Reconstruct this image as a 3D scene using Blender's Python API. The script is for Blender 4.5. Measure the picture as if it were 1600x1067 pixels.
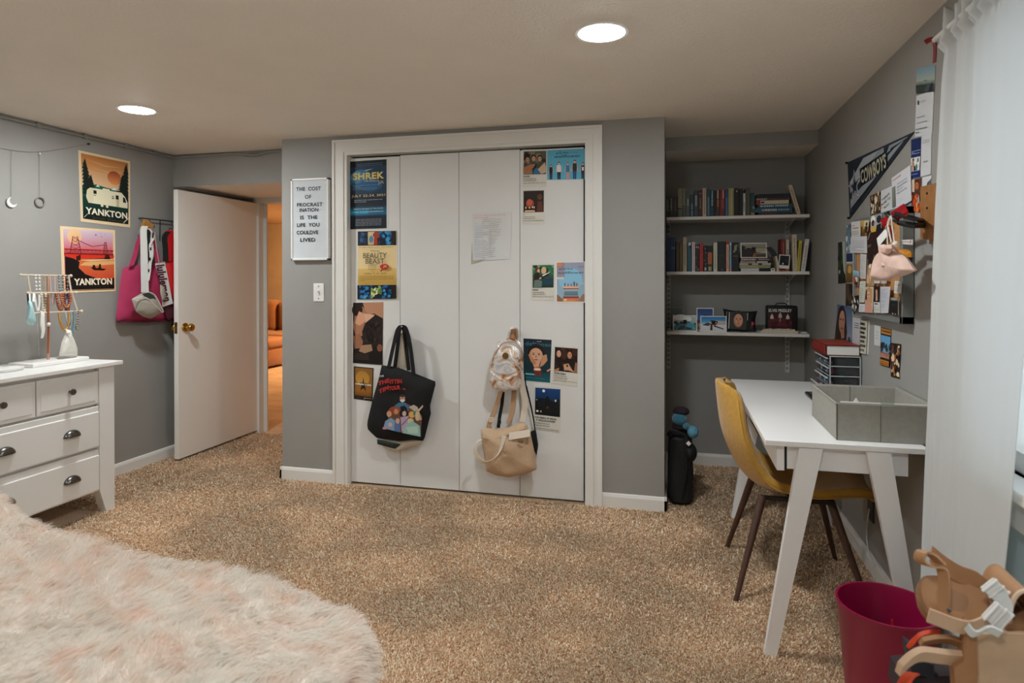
import bpy, bmesh, math, random
import numpy as np
from mathutils import Vector, Matrix, noise as mnoise
random.seed(7); np.random.seed(7)
C = bpy.context.scene.collection
SC = bpy.context.scene
for o in list(bpy.data.objects): bpy.data.objects.remove(o)

# ------------------------------------------------------------------ camera
FPX, YAW, PIT, ROL, SHY = 999.24, 0.2462, -0.0053, -0.0008, -96.75
CAM = Vector((2.4392, -3.633, 1.3063))
_F = Vector((-math.sin(YAW)*math.cos(PIT), math.cos(YAW)*math.cos(PIT), math.sin(PIT)))
_R = Vector((math.cos(YAW), math.sin(YAW), 0)); _U = _R.cross(_F)
_R, _U = math.cos(ROL)*_R + math.sin(ROL)*_U, -math.sin(ROL)*_R + math.cos(ROL)*_U
cd = bpy.data.cameras.new('camera'); cam = bpy.data.objects.new('camera', cd); C.objects.link(cam)
cd.sensor_width = 36; cd.lens = FPX*36/1600; cd.shift_y = SHY/1600; cd.clip_start = 0.05
cam.matrix_world = Matrix(((_R.x, _U.x, -_F.x, CAM.x), (_R.y, _U.y, -_F.y, CAM.y), (_R.z, _U.z, -_F.z, CAM.z), (0, 0, 0, 1)))
SC.camera = cam
cd.dof.use_dof = True; cd.dof.focus_distance = 3.6; cd.dof.aperture_fstop = 4.5
# ------------------------------------------------------------------ world, exposure, lamps
SC.view_settings.view_transform = 'Standard'; SC.view_settings.look = 'None'
SC.view_settings.gamma = 1; SC.view_settings.use_curve_mapping = False
SC.view_settings.exposure = 0.0
w = bpy.data.worlds.new('world'); SC.world = w; w.use_nodes = True
bg = w.node_tree.nodes['Background']; bg.inputs[0].default_value = (0.72, 0.87, 1.0, 1); bg.inputs[1].default_value = 2.0
LAMP_W = 362.0          # emission strength of the recessed ceiling lamps
HALL_W = 620.0          # the warm lamp in the next room
SC.cycles.max_bounces = 8; SC.cycles.diffuse_bounces = 5; SC.cycles.transparent_max_bounces = 12
SC.cycles.sample_clamp_indirect = 6

# ------------------------------------------------------------------ helpers
def at(u, v, ax, c):
    d = _F + _R*((u-800)/FPX) - _U*((v-533.5-SHY)/FPX)
    i = 'xyz'.index(ax)
    return CAM + d*((c-CAM[i])/d[i])

def lin(h, k=1.0):
    if isinstance(h, str):
        h = h.lstrip('#'); c = [int(h[i:i+2], 16)/255 for i in (0, 2, 4)]
        c = [x/12.92 if x <= .04045 else ((x+.055)/1.055)**2.4 for x in c]
    else: c = list(h)
    return tuple(min(.9, x*k) for x in c)

_mats = {}
def M(name, col, rough=.5, metal=0.0, var=None, bump=None, sheen=0, emit=0, trans=0, coat=0):
    if name in _mats: return _mats[name]
    m = bpy.data.materials.new(name); m.use_nodes = True; nt = m.node_tree; N = nt.nodes; L = nt.links
    p = N['Principled BSDF']; c = lin(col)
    p.inputs['Base Color'].default_value = (*c, 1); p.inputs['Roughness'].default_value = rough; p.inputs['Metallic'].default_value = metal
    if sheen: p.inputs['Sheen Weight'].default_value = sheen
    if coat: p.inputs['Coat Weight'].default_value = coat; p.inputs['Coat Roughness'].default_value = .12
    if trans: p.inputs['Transmission Weight'].default_value = trans; p.inputs['IOR'].default_value = 1.3
    if emit: p.inputs['Emission Color'].default_value = (*c, 1); p.inputs['Emission Strength'].default_value = emit
    tc = N.new('ShaderNodeTexCoord')
    sc, am = var or (6, .04)
    nz = N.new('ShaderNodeTexNoise'); nz.inputs['Scale'].default_value = sc; nz.inputs['Detail'].default_value = 3
    L.new(tc.outputs['Object'], nz.inputs['Vector'])
    hs = N.new('ShaderNodeMixRGB'); hs.blend_type = 'MULTIPLY'; hs.inputs[0].default_value = 1
    mp = N.new('ShaderNodeMapRange'); mp.inputs['From Min'].default_value = .3; mp.inputs['From Max'].default_value = .7
    mp.inputs['To Min'].default_value = 1-am; mp.inputs['To Max'].default_value = 1+am
    L.new(nz.outputs['Fac'], mp.inputs['Value']); hs.inputs[1].default_value = (*c, 1); L.new(mp.outputs[0], hs.inputs[2])
    L.new(hs.outputs[0], p.inputs['Base Color'])
    if bump:
        b = N.new('ShaderNodeBump'); b.inputs['Strength'].default_value = bump[1]; b.inputs['Distance'].default_value = bump[2] if len(bump) > 2 else .004
        n2 = N.new('ShaderNodeTexNoise'); n2.inputs['Scale'].default_value = bump[0]; n2.inputs['Detail'].default_value = 2
        L.new(tc.outputs['Object'], n2.inputs['Vector']); L.new(n2.outputs['Fac'], b.inputs['Height']); L.new(b.outputs[0], p.inputs['Normal'])
    _mats[name] = m
    return m

def print_mat(name, rough):
    m = bpy.data.materials.new(name); m.use_nodes = True; nt = m.node_tree
    a = nt.nodes.new('ShaderNodeVertexColor'); a.layer_name = 'Col'
    p = nt.nodes['Principled BSDF']; p.inputs['Roughness'].default_value = rough
    p.inputs['Specular IOR Level'].default_value = .35
    nt.links.new(a.outputs[0], p.inputs['Base Color']); return m
PRINT = print_mat('printed_ink', .45)

class B:
    def __init__(s): s.v = []; s.f = []; s.m = []; s.c = []
    def add(s, vs, fs, m=0, T=None, col=None):
        o = len(s.v)
        if T is not None: vs = [T @ Vector(q) for q in vs]
        s.v.extend([tuple(q) for q in vs])
        for i, f in enumerate(fs):
            s.f.append([o+j for j in f]); s.m.append(m)
            if col is not None: s.c.append([col[j] for j in f] if isinstance(col, list) else [col]*len(f))
        return s
    def box(s, a, b, m=0, T=None, bev=0, seg=2):
        if bev <= 0:
            x0, y0, z0 = a; x1, y1, z1 = b
            vs = [(x, y, z) for z in (z0, z1) for x, y in ((x0, y0), (x1, y0), (x1, y1), (x0, y1))]
            return s.add(vs, [(3, 2, 1, 0), (4, 5, 6, 7), (0, 1, 5, 4), (1, 2, 6, 5), (2, 3, 7, 6), (3, 0, 4, 7)], m, T)
        bm = bmesh.new(); bmesh.ops.create_cube(bm, size=1)
        for q in bm.verts: q.co = Vector([a[i]+(q.co[i]+.5)*(b[i]-a[i]) for i in range(3)])
        bmesh.ops.bevel(bm, geom=bm.edges[:], offset=bev, segments=seg, profile=.5, affect='EDGES')
        bm.verts.index_update()
        s.add([q.co.copy() for q in bm.verts], [[q.index for q in f.verts] for f in bm.faces], m, T); bm.free(); return s
    def prism(s, poly, vec, m=0, T=None):
        n = len(poly); vec = Vector(vec); vs = [Vector(q) for q in poly]; vs += [q+vec for q in vs]
        nn = Vector((0, 0, 0))
        for i in range(n): nn += Vector(poly[i]).cross(Vector(poly[(i+1) % n]))
        fs = [tuple(range(n))[::-1], tuple(range(n, 2*n))]+[(i, (i+1) % n, n+(i+1) % n, n+i) for i in range(n)]
        if nn.dot(vec) < 0: fs = [f[::-1] for f in fs]
        return s.add(vs, fs, m, T)
    def tube(s, pts, r, n=8, m=0, closed=False, T=None, cap=True):
        pts = [Vector(q) for q in pts]; k = len(pts); rs = r if isinstance(r, (list, tuple)) else [r]*k
        tg = []
        for i in range(k):
            a = pts[(i-1) % k] if closed or i > 0 else pts[i]; b = pts[(i+1) % k] if closed or i < k-1 else pts[i]
            tg.append((b-a).normalized() if (b-a).length > 1e-9 else Vector((0, 0, 1)))
        u = tg[0].orthogonal().normalized(); vs = []
        for i in range(k):
            u = u - tg[i]*u.dot(tg[i]); u = u.normalized() if u.length > 1e-6 else tg[i].orthogonal().normalized()
            w_ = tg[i].cross(u)
            for j in range(n):
                a = 2*math.pi*j/n; vs.append(pts[i]+(u*math.cos(a)+w_*math.sin(a))*rs[i])
        fs = []
        for i in range(k if closed else k-1):
            for j in range(n):
                a, b = i*n+j, i*n+(j+1) % n; c, d = ((i+1) % k)*n+(j+1) % n, ((i+1) % k)*n+j
                fs.append((a, b, c, d))
        if cap and not closed: fs += [tuple(range(n))[::-1], tuple(range((k-1)*n, k*n))]
        return s.add(vs, fs, m, T)
    def lathe(s, prof, c=(0, 0, 0), n=24, m=0, T=None, sx=1, sy=1, cap=True):
        c = Vector(c); vs = []; k = len(prof)
        for r, z in prof:
            for j in range(n):
                a = 2*math.pi*j/n; vs.append(c+Vector((r*sx*math.cos(a), r*sy*math.sin(a), z)))
        fs = [(i*n+j, i*n+(j+1) % n, (i+1)*n+(j+1) % n, (i+1)*n+j) for i in range(k-1) for j in range(n)]
        if cap and prof[0][0] > 1e-6: fs.append(tuple(range(n))[::-1])
        if cap and prof[-1][0] > 1e-6: fs.append(tuple(range((k-1)*n, k*n)))
        return s.add(vs, fs, m, T)
    def sph(s, c, r, nu=14, nv=9, m=0, T=None):
        r = (r, r, r) if not isinstance(r, (tuple, list)) else r
        vs = [(c[0], c[1], c[2]-r[2])]
        for i in range(1, nv):
            p = -math.pi/2+math.pi*i/nv
            for j in range(nu):
                a = 2*math.pi*j/nu; vs.append((c[0]+r[0]*math.cos(p)*math.cos(a), c[1]+r[1]*math.cos(p)*math.sin(a), c[2]+r[2]*math.sin(p)))
        vs.append((c[0], c[1], c[2]+r[2])); t = len(vs)-1
        fs = [(0, 1+(j+1) % nu, 1+j) for j in range(nu)]
        for i in range(nv-2):
            for j in range(nu):
                a = 1+i*nu; fs.append((a+j, a+(j+1) % nu, a+nu+(j+1) % nu, a+nu+j))
        a = 1+(nv-2)*nu; fs += [(a+j, a+(j+1) % nu, t) for j in range(nu)]
        return s.add(vs, fs, m, T)
    def ribbon(s, pts, wv, th=.002, m=0):
        pts = [Vector(q) for q in pts]; k = len(pts); vs = []
        ws = [Vector(q) for q in wv] if isinstance(wv, list) else [Vector(wv)]*k
        pn = None
        for i in range(k):
            t = (pts[min(i+1, k-1)]-pts[max(i-1, 0)]).normalized(); n = t.cross(ws[i])
            n = n.normalized() if n.length > 1e-9 else (pn or Vector((0, 0, 1)))
            pn = n; h = ws[i]*.5; n2 = n*th*.5
            vs += [pts[i]-h-n2, pts[i]+h-n2, pts[i]+h+n2, pts[i]-h+n2]
        fs = [(3, 2, 1, 0), tuple((k-1)*4+j for j in range(4))]
        fs += [(i*4+j, i*4+(j+1) % 4, (i+1)*4+(j+1) % 4, (i+1)*4+j) for i in range(k-1) for j in range(4)]
        return s.add(vs, fs, m)
    def grid(s, fn, nu, nv, m=0, cu=False):
        vs = [fn(i/(nu if cu else nu-1), j/(nv-1)) for i in range(nu) for j in range(nv)]
        fs = []
        for i in range(nu if cu else nu-1):
            for j in range(nv-1):
                i2 = (i+1) % nu; fs.append((i*nv+j, i2*nv+j, i2*nv+j+1, i*nv+j+1))
        return s.add(vs, fs, m)

def smooth_path(pts, n=6):
    pts = [Vector(p) for p in pts]; out = []
    for i in range(len(pts)-1):
        p0, p1, p2, p3 = pts[max(i-1, 0)], pts[i], pts[i+1], pts[min(i+2, len(pts)-1)]
        for j in range(n):
            t = j/n
            out.append(.5*((2*p1)+(p2-p0)*t+(2*p0-5*p1+4*p2-p3)*t*t+(3*p1-p0-3*p2+p3)*t**3))
    out.append(pts[-1]); return out

def tag(o, label=None, cat=None, group=None, kind=None):
    if label: o['label'] = label
    if cat: o['category'] = cat
    if group: o['group'] = group
    if kind: o['kind'] = kind
    return o

def obj(name, b, mats, parent=None, smooth=False, solid=0, sub=0, ang=.7, off=-1):
    me = bpy.data.meshes.new(name); me.from_pydata(b.v, [], b.f); me.update()
    mats = mats if isinstance(mats, (list, tuple)) else [mats]
    for m in mats: me.materials.append(m)
    if len(mats) > 1: me.polygons.foreach_set('material_index', b.m)
    if b.c:
        ca = me.color_attributes.new('Col', 'FLOAT_COLOR', 'CORNER')
        flat = [x for f in b.c for c in f for x in (c[0], c[1], c[2], 1.0)]
        ca.data.foreach_set('color', flat)
    if smooth:
        me.polygons.foreach_set('use_smooth', [True]*len(me.polygons))
        if ang < 3: me.set_sharp_from_angle(angle=ang)
    o = bpy.data.objects.new(name, me); C.objects.link(o)
    if sub:
        q = o.modifiers.new('subsurf', 'SUBSURF'); q.levels = sub; q.render_levels = sub
    if solid:
        q = o.modifiers.new('solidify', 'SOLIDIFY'); q.thickness = solid; q.offset = off
    if parent is not None:
        o.parent = parent; o.matrix_parent_inverse = inv(parent)
    return o

def wmat(o):
    m = Matrix.LocRotScale(o.location, o.rotation_euler, o.scale)
    if o.parent is not None: m = wmat(o.parent) @ o.matrix_parent_inverse @ m
    return m
def inv(o): return wmat(o).inverted()

def thing(name, loc, label, cat, group=None):
    o = bpy.data.objects.new(name, None); o.empty_display_size = .1; o.location = loc; C.objects.link(o)
    return tag(o, label, cat, group)

def struct(name, b, mats, parent=None, **k):
    o = obj(name, b, mats, parent, **k)
    if parent is None: o['kind'] = 'structure'
    return o

def dup(root, loc, label, group=None):
    r = root.copy(); C.objects.link(r); r.location = loc; r['label'] = label
    if group: r['group'] = group
    for ch in list(root.children):
        c = ch.copy(); C.objects.link(c); c.parent = r
        for g in list(ch.children):
            d = g.copy(); C.objects.link(d); d.parent = c
    return r

# flat text as triangles, cached
_txt = {}
def text_geo(s, bold=0.0):
    k = (s, bold)
    if k in _txt: return _txt[k]
    cu = bpy.data.curves.new('t', 'FONT'); cu.body = s; cu.resolution_u = 3; cu.offset = bold; cu.space_character = 1.05; cu.fill_mode = 'FRONT'
    o = bpy.data.objects.new('t', cu); C.objects.link(o)
    dg = bpy.context.evaluated_depsgraph_get(); me = bpy.data.meshes.new_from_object(o.evaluated_get(dg))
    vs = [(q.co.x, q.co.y) for q in me.vertices]; fs = [list(p.vertices) for p in me.polygons]
    bpy.data.objects.remove(o); bpy.data.curves.remove(cu); bpy.data.meshes.remove(me)
    a = np.array(vs) if vs else np.zeros((1, 2))
    lo, hi = a.min(0), a.max(0); sz = np.maximum(hi-lo, 1e-6)
    _txt[k] = (((a-lo)/sz).tolist(), fs, float(sz[0]), float(sz[1])); return _txt[k]

class Art:
    """flat print on a four-cornered sheet; TL, TR, BR, BL in the world, n towards the viewer's side"""
    def __init__(s, q, n, th=.0012, k=1.0, step=.00012):
        s.q = [Vector(x) for x in q]; s.n = Vector(n).normalized(); s.th = th; s.k = k; s.z = th+.0004; s.step = step
        s.p = B(); s.t = B(); s.W = (s.q[1]-s.q[0]).length; s.H = (s.q[3]-s.q[0]).length
    def w(s, x, y, z=0):
        tl, tr, br, bl = s.q
        p = bl*(1-x)*(1-y)+br*x*(1-y)+tl*(1-x)*y+tr*x*y
        return p+s.n*z
    def poly(s, pts, cols, b=None):
        b = b or s.p; s.z += s.step
        a = sum(pts[i][0]*pts[(i+1) % len(pts)][1]-pts[(i+1) % len(pts)][0]*pts[i][1] for i in range(len(pts)))
        pts = list(pts); cols = list(cols) if isinstance(cols, list) else cols
        if a < 0:
            pts.reverse()
            if isinstance(cols, list): cols.reverse()
        b.add([s.w(x, y, s.z) for x, y in pts], [list(range(len(pts)))], 0, None, cols)
    def ell(s, cx, cy, rx, ry, c, a0=0, a1=360, n=20, c2=None):
        pts = [(cx+rx*math.cos(math.radians(a0+(a1-a0)*i/n)), cy+ry*math.sin(math.radians(a0+(a1-a0)*i/n))) for i in range(n if a1-a0 == 360 else n+1)]
        cl = c if c2 is None else [tuple(c[j]+(c2[j]-c[j])*min(1, max(0, (y-cy+ry)/(2*ry))) for j in range(3)) for x, y in pts]
        s.poly(pts, cl)
    def text(s, t, cx, cy, h, c, w_=None, bold=.0, rot=0):
        vs, fs, bw, bh = text_geo(t, bold); s.z += s.step
        if w_ is None: w_ = bw*(h*s.H/bh)/s.W
        cr, sr = math.cos(math.radians(rot)), math.sin(math.radians(rot)); out = []
        for x, y in vs:
            X, Y = (x-.5)*w_*s.W, (y-.5)*h*s.H
            out.append(s.w(cx+(X*cr-Y*sr)/s.W, cy+(X*sr+Y*cr)/s.H, s.z))
        s.t.add(out, fs, 0, None, c)
    def run(s, spec):
        K = lambda c: lin(c, s.k)
        for d in spec:
            o, a = d[0], d[1:]
            if o == 'r':
                x0, y0, x1, y1 = a[:4]; c = K(a[4]); c2 = K(a[5]) if len(a) > 5 else c
                s.poly([(x0, y0), (x1, y0), (x1, y1), (x0, y1)], [c, c, c2, c2])
            elif o == 'e': s.ell(*a[:4], K(a[4]), c2=K(a[5]) if len(a) > 5 else None)
            elif o == 'p': s.poly(a[0], K(a[1]))
            elif o == 't': s.text(a[0], a[1], a[2], a[3], K(a[4]), *(a[5:]))
            elif o == 'l':
                x0, y0, x1, y1, n, c = a[:6]; rr = random.Random(int(x0*991+y1*77+n))
                for i in range(n):
                    yy = y1-(i+.5)*(y1-y0)/n; hh = .28*(y1-y0)/n
                    xx = x0
                    while xx < x1-.02:
                        wd = rr.uniform(.06, .2)*(x1-x0); e = min(xx+wd, x1); s.poly([(xx, yy-hh/2), (e, yy-hh/2), (e, yy+hh/2), (xx, yy+hh/2)], K(c)); xx = e+.02*(x1-x0)
                        if rr.random() < .06: break
            elif o == 'n':
                sd, x0, y0, x1, y1, cs, n, sz = a; rr = random.Random(sd)
                for i in range(n):
                    cx, cy = rr.uniform(x0, x1), rr.uniform(y0, y1); r = sz*rr.uniform(.5, 1.3); k = rr.randint(5, 8); a0 = rr.random()*6.3
                    pts = [(min(x1, max(x0, cx+r*rr.uniform(.6, 1.2)*math.cos(a0+6.283*j/k))), min(y1, max(y0, cy+r*s.W/s.H*rr.uniform(.6, 1.2)*math.sin(a0+6.283*j/k)))) for j in range(k)]
                    s.poly(pts, K(rr.choice(cs)))
            elif o == 'h':      # a small standing person
                cx, y0, h, skin, hair, top, low = a; r = h*.5*s.H/s.W*.5
                s.poly([(cx-.17*r*2, y0), (cx-.02*r, y0), (cx, y0+.45*h), (cx-.4*r, y0+.47*h)], K(low)); s.poly([(cx+.05*r, y0), (cx+.36*r, y0), (cx+.4*r, y0+.47*h), (cx, y0+.45*h)], K(low))
                s.poly([(cx-.42*r, y0+.42*h), (cx+.42*r, y0+.42*h), (cx+.55*r, y0+.78*h), (cx+.2*r, y0+.83*h), (cx-.2*r, y0+.83*h), (cx-.55*r, y0+.78*h)], K(top))
                s.poly([(cx-.72*r, y0+.42*h), (cx-.56*r, y0+.42*h), (cx-.44*r, y0+.77*h), (cx-.56*r, y0+.78*h)], K(skin)); s.poly([(cx+.72*r, y0+.42*h), (cx+.56*r, y0+.42*h), (cx+.44*r, y0+.77*h), (cx+.56*r, y0+.78*h)], K(skin))
                s.ell(cx, y0+.93*h, .30*r, .085*h, K(hair), n=12); s.ell(cx, y0+.905*h, .23*r, .065*h, K(skin), n=12)
            elif o == 'f':      # a face
                cx, cy, rx, ry, skin, hair, dark = a
                s.ell(cx, cy+ry*.25, rx*1.25, ry*1.25, K(hair)); s.ell(cx, cy, rx, ry, K(dark), c2=K(skin)); s.ell(cx+rx*.08, cy+ry*.05, rx*.8, ry*.85, K(skin))
                for e in (-.38, .42): s.ell(cx+e*rx, cy+.18*ry, rx*.18, ry*.06, K('#20130f'), n=8); s.ell(cx+e*rx, cy+.34*ry, rx*.24, ry*.035, K(hair), n=8)
                s.poly([(cx-.02*rx, cy+.15*ry), (cx+.14*rx, cy-.15*ry), (cx-.12*rx, cy-.17*ry)], K(dark)); s.ell(cx+.03*rx, cy-.45*ry, rx*.28, ry*.07, K('#8a3b35'), n=10)
    def done(s, parent):
        if s.p.v: obj('print', s.p, PRINT, parent)['kind'] = 'stuff'
        if s.t.v: obj('lettering', s.t, PRINT, parent)['kind'] = 'stuff'

PAPER = M('paper', '#e4e2dc', .75)
def clipx(spec, a, b_):
    return [(d[0], [(min(b_, max(a, x)), y) for x, y in d[1]])+tuple(d[2:]) if d[0] == 'p' else d for d in spec]
def sheet(name, q, n, label, cat, spec, k=1.0, mat=None, group=None, th=.0012):
    n = Vector(n).normalized(); q = [Vector(x) for x in q]
    b = B(); b.prism([q[3], q[2], q[1], q[0]], n*th)
    o = obj(name, b, mat or PAPER); tag(o, label, cat, group)
    a = Art(q, n, th, k); a.run(spec); a.done(o); return o
def pq(px, ax, c): return [at(u, v, ax, c) for u, v in px]
# ================================================================== the setting
H = 2.186; XL = -1.085; XR = 3.29; CW = 2.395; DB = .97; YB = -4.7; HZ = 1.957; DY = 1.03
wall_m = M('wall_grey_paint', '#9a9893', .55, var=(3, .03), bump=(260, .35, .003))
ceil_m = M('ceiling_paint', '#ece4d8', .8, var=(3, .02), bump=(90, .7, .006))
trim_m = M('trim_white_paint', '#e6e3dd', .38, var=(3, .015))
door_m = M('closet_door_paint', '#e2e1de', .45, var=(4, .015), bump=(300, .08, .001))

def carpet_mat():
    m = bpy.data.materials.new('carpet_tan'); m.use_nodes = True; nt = m.node_tree; N = nt.nodes; L = nt.links; p = N['Principled BSDF']
    p.inputs['Roughness'].default_value = .95; p.inputs['Specular IOR Level'].default_value = .1; p.inputs['Sheen Weight'].default_value = .25
    tc = N.new('ShaderNodeTexCoord')
    def nz(s, d, out='Fac'):
        n = N.new('ShaderNodeTexNoise'); n.inputs['Scale'].default_value = s; n.inputs['Detail'].default_value = d; L.new(tc.outputs['Object'], n.inputs['Vector']); return n.outputs[out]
    r1 = N.new('ShaderNodeValToRGB'); e = r1.color_ramp.elements
    e[0].position = .34; e[0].color = (*lin('#8a6b4e'), 1); e[1].position = .62; e[1].color = (*lin('#dcbd9a'), 1)
    x = e.new(.47); x.color = (*lin('#b8956f'), 1)
    L.new(nz(230, 3), r1.inputs[0])
    r2 = N.new('ShaderNodeMapRange'); r2.inputs['From Min'].default_value = .35; r2.inputs['From Max'].default_value = .65; r2.inputs['To Min'].default_value = .80; r2.inputs['To Max'].default_value = 1.14
    nn = N.new('ShaderNodeTexNoise'); nn.inputs['Scale'].default_value = 2.6; nn.inputs['Detail'].default_value = 3; nn.inputs['Distortion'].default_value = .8
    mpg = N.new('ShaderNodeMapping'); mpg.inputs['Scale'].default_value = (1, 1.7, 1); mpg.inputs['Rotation'].default_value = (0, 0, .6)
    L.new(tc.outputs['Object'], mpg.inputs[0]); L.new(mpg.outputs[0], nn.inputs['Vector']); L.new(nn.outputs['Fac'], r2.inputs[0])
    mx = N.new('ShaderNodeMixRGB'); mx.blend_type = 'MULTIPLY'; mx.inputs[0].default_value = 1
    L.new(r1.outputs[0], mx.inputs[1]); L.new(r2.outputs[0], mx.inputs[2]); L.new(mx.outputs[0], p.inputs['Base Color'])
    b = N.new('ShaderNodeBump'); b.inputs['Strength'].default_value = .5; b.inputs['Distance'].default_value = .008
    L.new(nz(260, 2), b.inputs['Height']); L.new(b.outputs[0], p.inputs['Normal']); return m
carpet_m = carpet_mat()

b = B(); b.box((-7, YB, -.06), (XR+.2, 7.2, 0)); floor = struct('floor', b, carpet_m)

def carpet_pile():
    r = np.random.RandomState(5); n0 = 900000; cam2 = np.array([CAM.x, CAM.y])
    xy = np.stack([r.uniform(-1.08, 3.28, n0), r.uniform(-3.0, 1.0, n0)], 1)
    d = np.stack([xy[:, 0]-CAM.x, xy[:, 1]-CAM.y], 1); dep = d@np.array([_F.x, _F.y]); lat = d@np.array([_R.x, _R.y])
    u = 800+FPX*lat/np.maximum(dep, .1); v = 436+FPX*1.3/np.maximum(dep, .1)
    ok = (dep > .8) & (u > -20) & (u < 1620) & (v < 1090)
    x, y = xy[:, 0], xy[:, 1]; ok &= ~((x > -.02) & (x < 2.41) & (y > -.015)) & ~((x < 0) & (y > 1.0)) & ~((x > 2.4) & (y > .955)) & ~((x < 1.7) & (y < -2.55)) & ~((x < -.65) & (y < -.75))
    p_ = np.clip(3.0/np.maximum(dep, 1)**1.3, 0, 1); ok &= r.rand(n0) < p_
    xy = xy[ok]; dep = dep[ok]; n = len(xy); sc = np.clip(dep/2.6, .8, 1.5)[:, None]
    big = np.array([mnoise.noise(Vector((a*1.6, b_*2.4, 0)))+.5*mnoise.noise(Vector((a*5, b_*5, 3))) for a, b_ in xy])
    lean = np.stack([.35*np.sin(big*2.5), -.5*np.ones(n)*np.cos(big*2.0), np.ones(n)], 1)+r.randn(n, 3)*np.array([.45, .45, .1]); lean /= np.linalg.norm(lean, axis=1, keepdims=True)
    h = .011*(.7+.6*r.rand(n, 1)); base = np.concatenate([xy, np.zeros((n, 1))], 1); tip = base+lean*h
    a = r.rand(n)*6.283; s_ = np.stack([np.cos(a), np.sin(a), np.zeros(n)], 1); w_ = .0022*sc
    s2 = np.stack([-np.sin(a), np.cos(a), np.zeros(n)], 1)
    vs = np.stack([base-s_*w_, base+s_*w_, tip+s_*w_*.9, tip-s_*w_*.9, tip+s2*w_*.9+np.array([0, 0, -.001])], 1).reshape(-1, 3)
    o5 = (np.arange(n)*5)[:, None]; f3 = o5+np.array([[3, 2, 4]]); f4 = o5+np.array([[0, 1, 2, 3]])
    me = bpy.data.meshes.new('carpet_pile'); me.vertices.add(n*5); me.vertices.foreach_set('co', vs.astype(np.float32).reshape(-1))
    loops = np.concatenate([f4, f3], 1).reshape(-1); me.loops.add(len(loops)); me.loops.foreach_set('vertex_index', loops.astype(np.int32))
    me.polygons.add(2*n); st = (np.arange(n)*7)[:, None]+np.array([[0, 4]]); me.polygons.foreach_set('loop_start', st.reshape(-1).astype(np.int32)); me.update(calc_edges=True); me.validate()
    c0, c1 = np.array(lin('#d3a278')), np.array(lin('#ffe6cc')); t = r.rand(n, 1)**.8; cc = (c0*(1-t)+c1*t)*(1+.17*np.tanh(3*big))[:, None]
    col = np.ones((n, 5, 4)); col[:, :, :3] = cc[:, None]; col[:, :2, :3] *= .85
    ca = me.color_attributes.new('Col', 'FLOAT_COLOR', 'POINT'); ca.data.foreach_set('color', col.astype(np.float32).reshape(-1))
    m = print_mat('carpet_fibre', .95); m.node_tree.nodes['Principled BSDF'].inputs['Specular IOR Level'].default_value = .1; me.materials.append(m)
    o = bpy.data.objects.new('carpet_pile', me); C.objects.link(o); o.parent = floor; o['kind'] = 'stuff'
carpet_pile()

# ceiling with round holes for the lamps
LAMPS = [(2.19, -1.31), (-.30, -.84), (2.2, -3.75), (-.30, -3.4)]; LR = .082
b = B(); xs = sorted({XL-.2, XR+.2, 2.05, 2.33, -.44, -.16}); xs = [XL-.2, -.44, -.16, 2.055, 2.335, XR+.2]
def ceil_cells():
    for i in range(len(xs)-1):
        x0, x1 = xs[i], xs[i+1]; ls = [l for l in LAMPS if x0 < l[0] < x1]
        ys = [YB-.2]
        for l in sorted(ls, key=lambda q: q[1]): ys += [l[1]-.14, l[1]+.14]
        ys.append(1.2)
        for j in range(len(ys)-1):
            y0, y1 = ys[j], ys[j+1]; c = [l for l in ls if y0 < l[1] < y1]
            if not c: b.add([(x0, y0, H), (x0, y1, H), (x1, y1, H), (x1, y0, H)], [(0, 1, 2, 3)])
            else:
                cx, cy = c[0]; n = 32; vs = []
                for a in range(n):
                    t = 2*math.pi*a/n; k = 1/max(abs(math.cos(t)), abs(math.sin(t)))
                    px, py = math.cos(t)*k, math.sin(t)*k
                    vs.append((cx+(x1-cx if px > 0 else cx-x0)*px, cy+py*.14, H)); vs.append((cx+LR*math.cos(t), cy+LR*math.sin(t), H))
                b.add(vs, [(2*a, 2*a+1, (2*a+3) % (2*n), (2*a+2) % (2*n)) for a in range(n)])
ceil_cells(); struct('ceiling', b, ceil_m)
b = B(); b.box((XL-.2, YB-.2, H+.1), (XR+.2, 1.2, H+.16)); struct('ceiling_slab', b, ceil_m)

# walls
b = B(); b.box((XL-.12, YB, 0), (XL, DY+.1, H+.1)); struct('wall_left', b, wall_m)
b = B(); b.box((XL-.12, YB-.12, 0), (XR+.12, YB, H+.1)); struct('wall_back', b, wall_m)
WY0, WY1, WZ0, WZ1 = -3.15, -1.62, .80, 2.0
b = B(); b.box((XR, WY1, 0), (XR+.14, DB+.12, H+.1)); b.box((XR, YB, 0), (XR+.14, WY0, H+.1)); b.box((XR, WY0, 0), (XR+.14, WY1, WZ0)); b.box((XR, WY0, WZ1), (XR+.14, WY1, H+.1))
struct('wall_right', b, wall_m)
b = B()      # closet front around its opening, and its two flanks
ox0, ox1, oz = .455, 1.955, 2.062
b.box((0, 0, 0), (ox0, .11, H+.1)); b.box((ox1, 0, 0), (CW, .11, H+.1)); b.box((ox0, 0, oz), (ox1, .11, H+.1))
b.box((0, .11, 0), (.1, DY+.1, H+.1)); b.box((CW-.1, .11, 0), (CW, DB+.1, H+.1)); b.box((.1, .85, 0), (CW-.1, .95, H+.1))
struct('wall_closet', b, wall_m)
b = B(); b.box((CW, DB, 0), (XR, DB+.12, H+.1)); struct('wall_alcove', b, wall_m)
b = B(); b.box((CW, .553, 2.099), (XR, DB, H+.1), 0); o = struct('wall_alcove_header', b, [wall_m, ceil_m])
o.data.polygons[0].material_index = 1
b = B(); b.box((XL, .282, HZ), (0, DY, H+.1)); o = struct('wall_door_header', b, [wall_m, ceil_m]); o.data.polygons[0].material_index = 1
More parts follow.
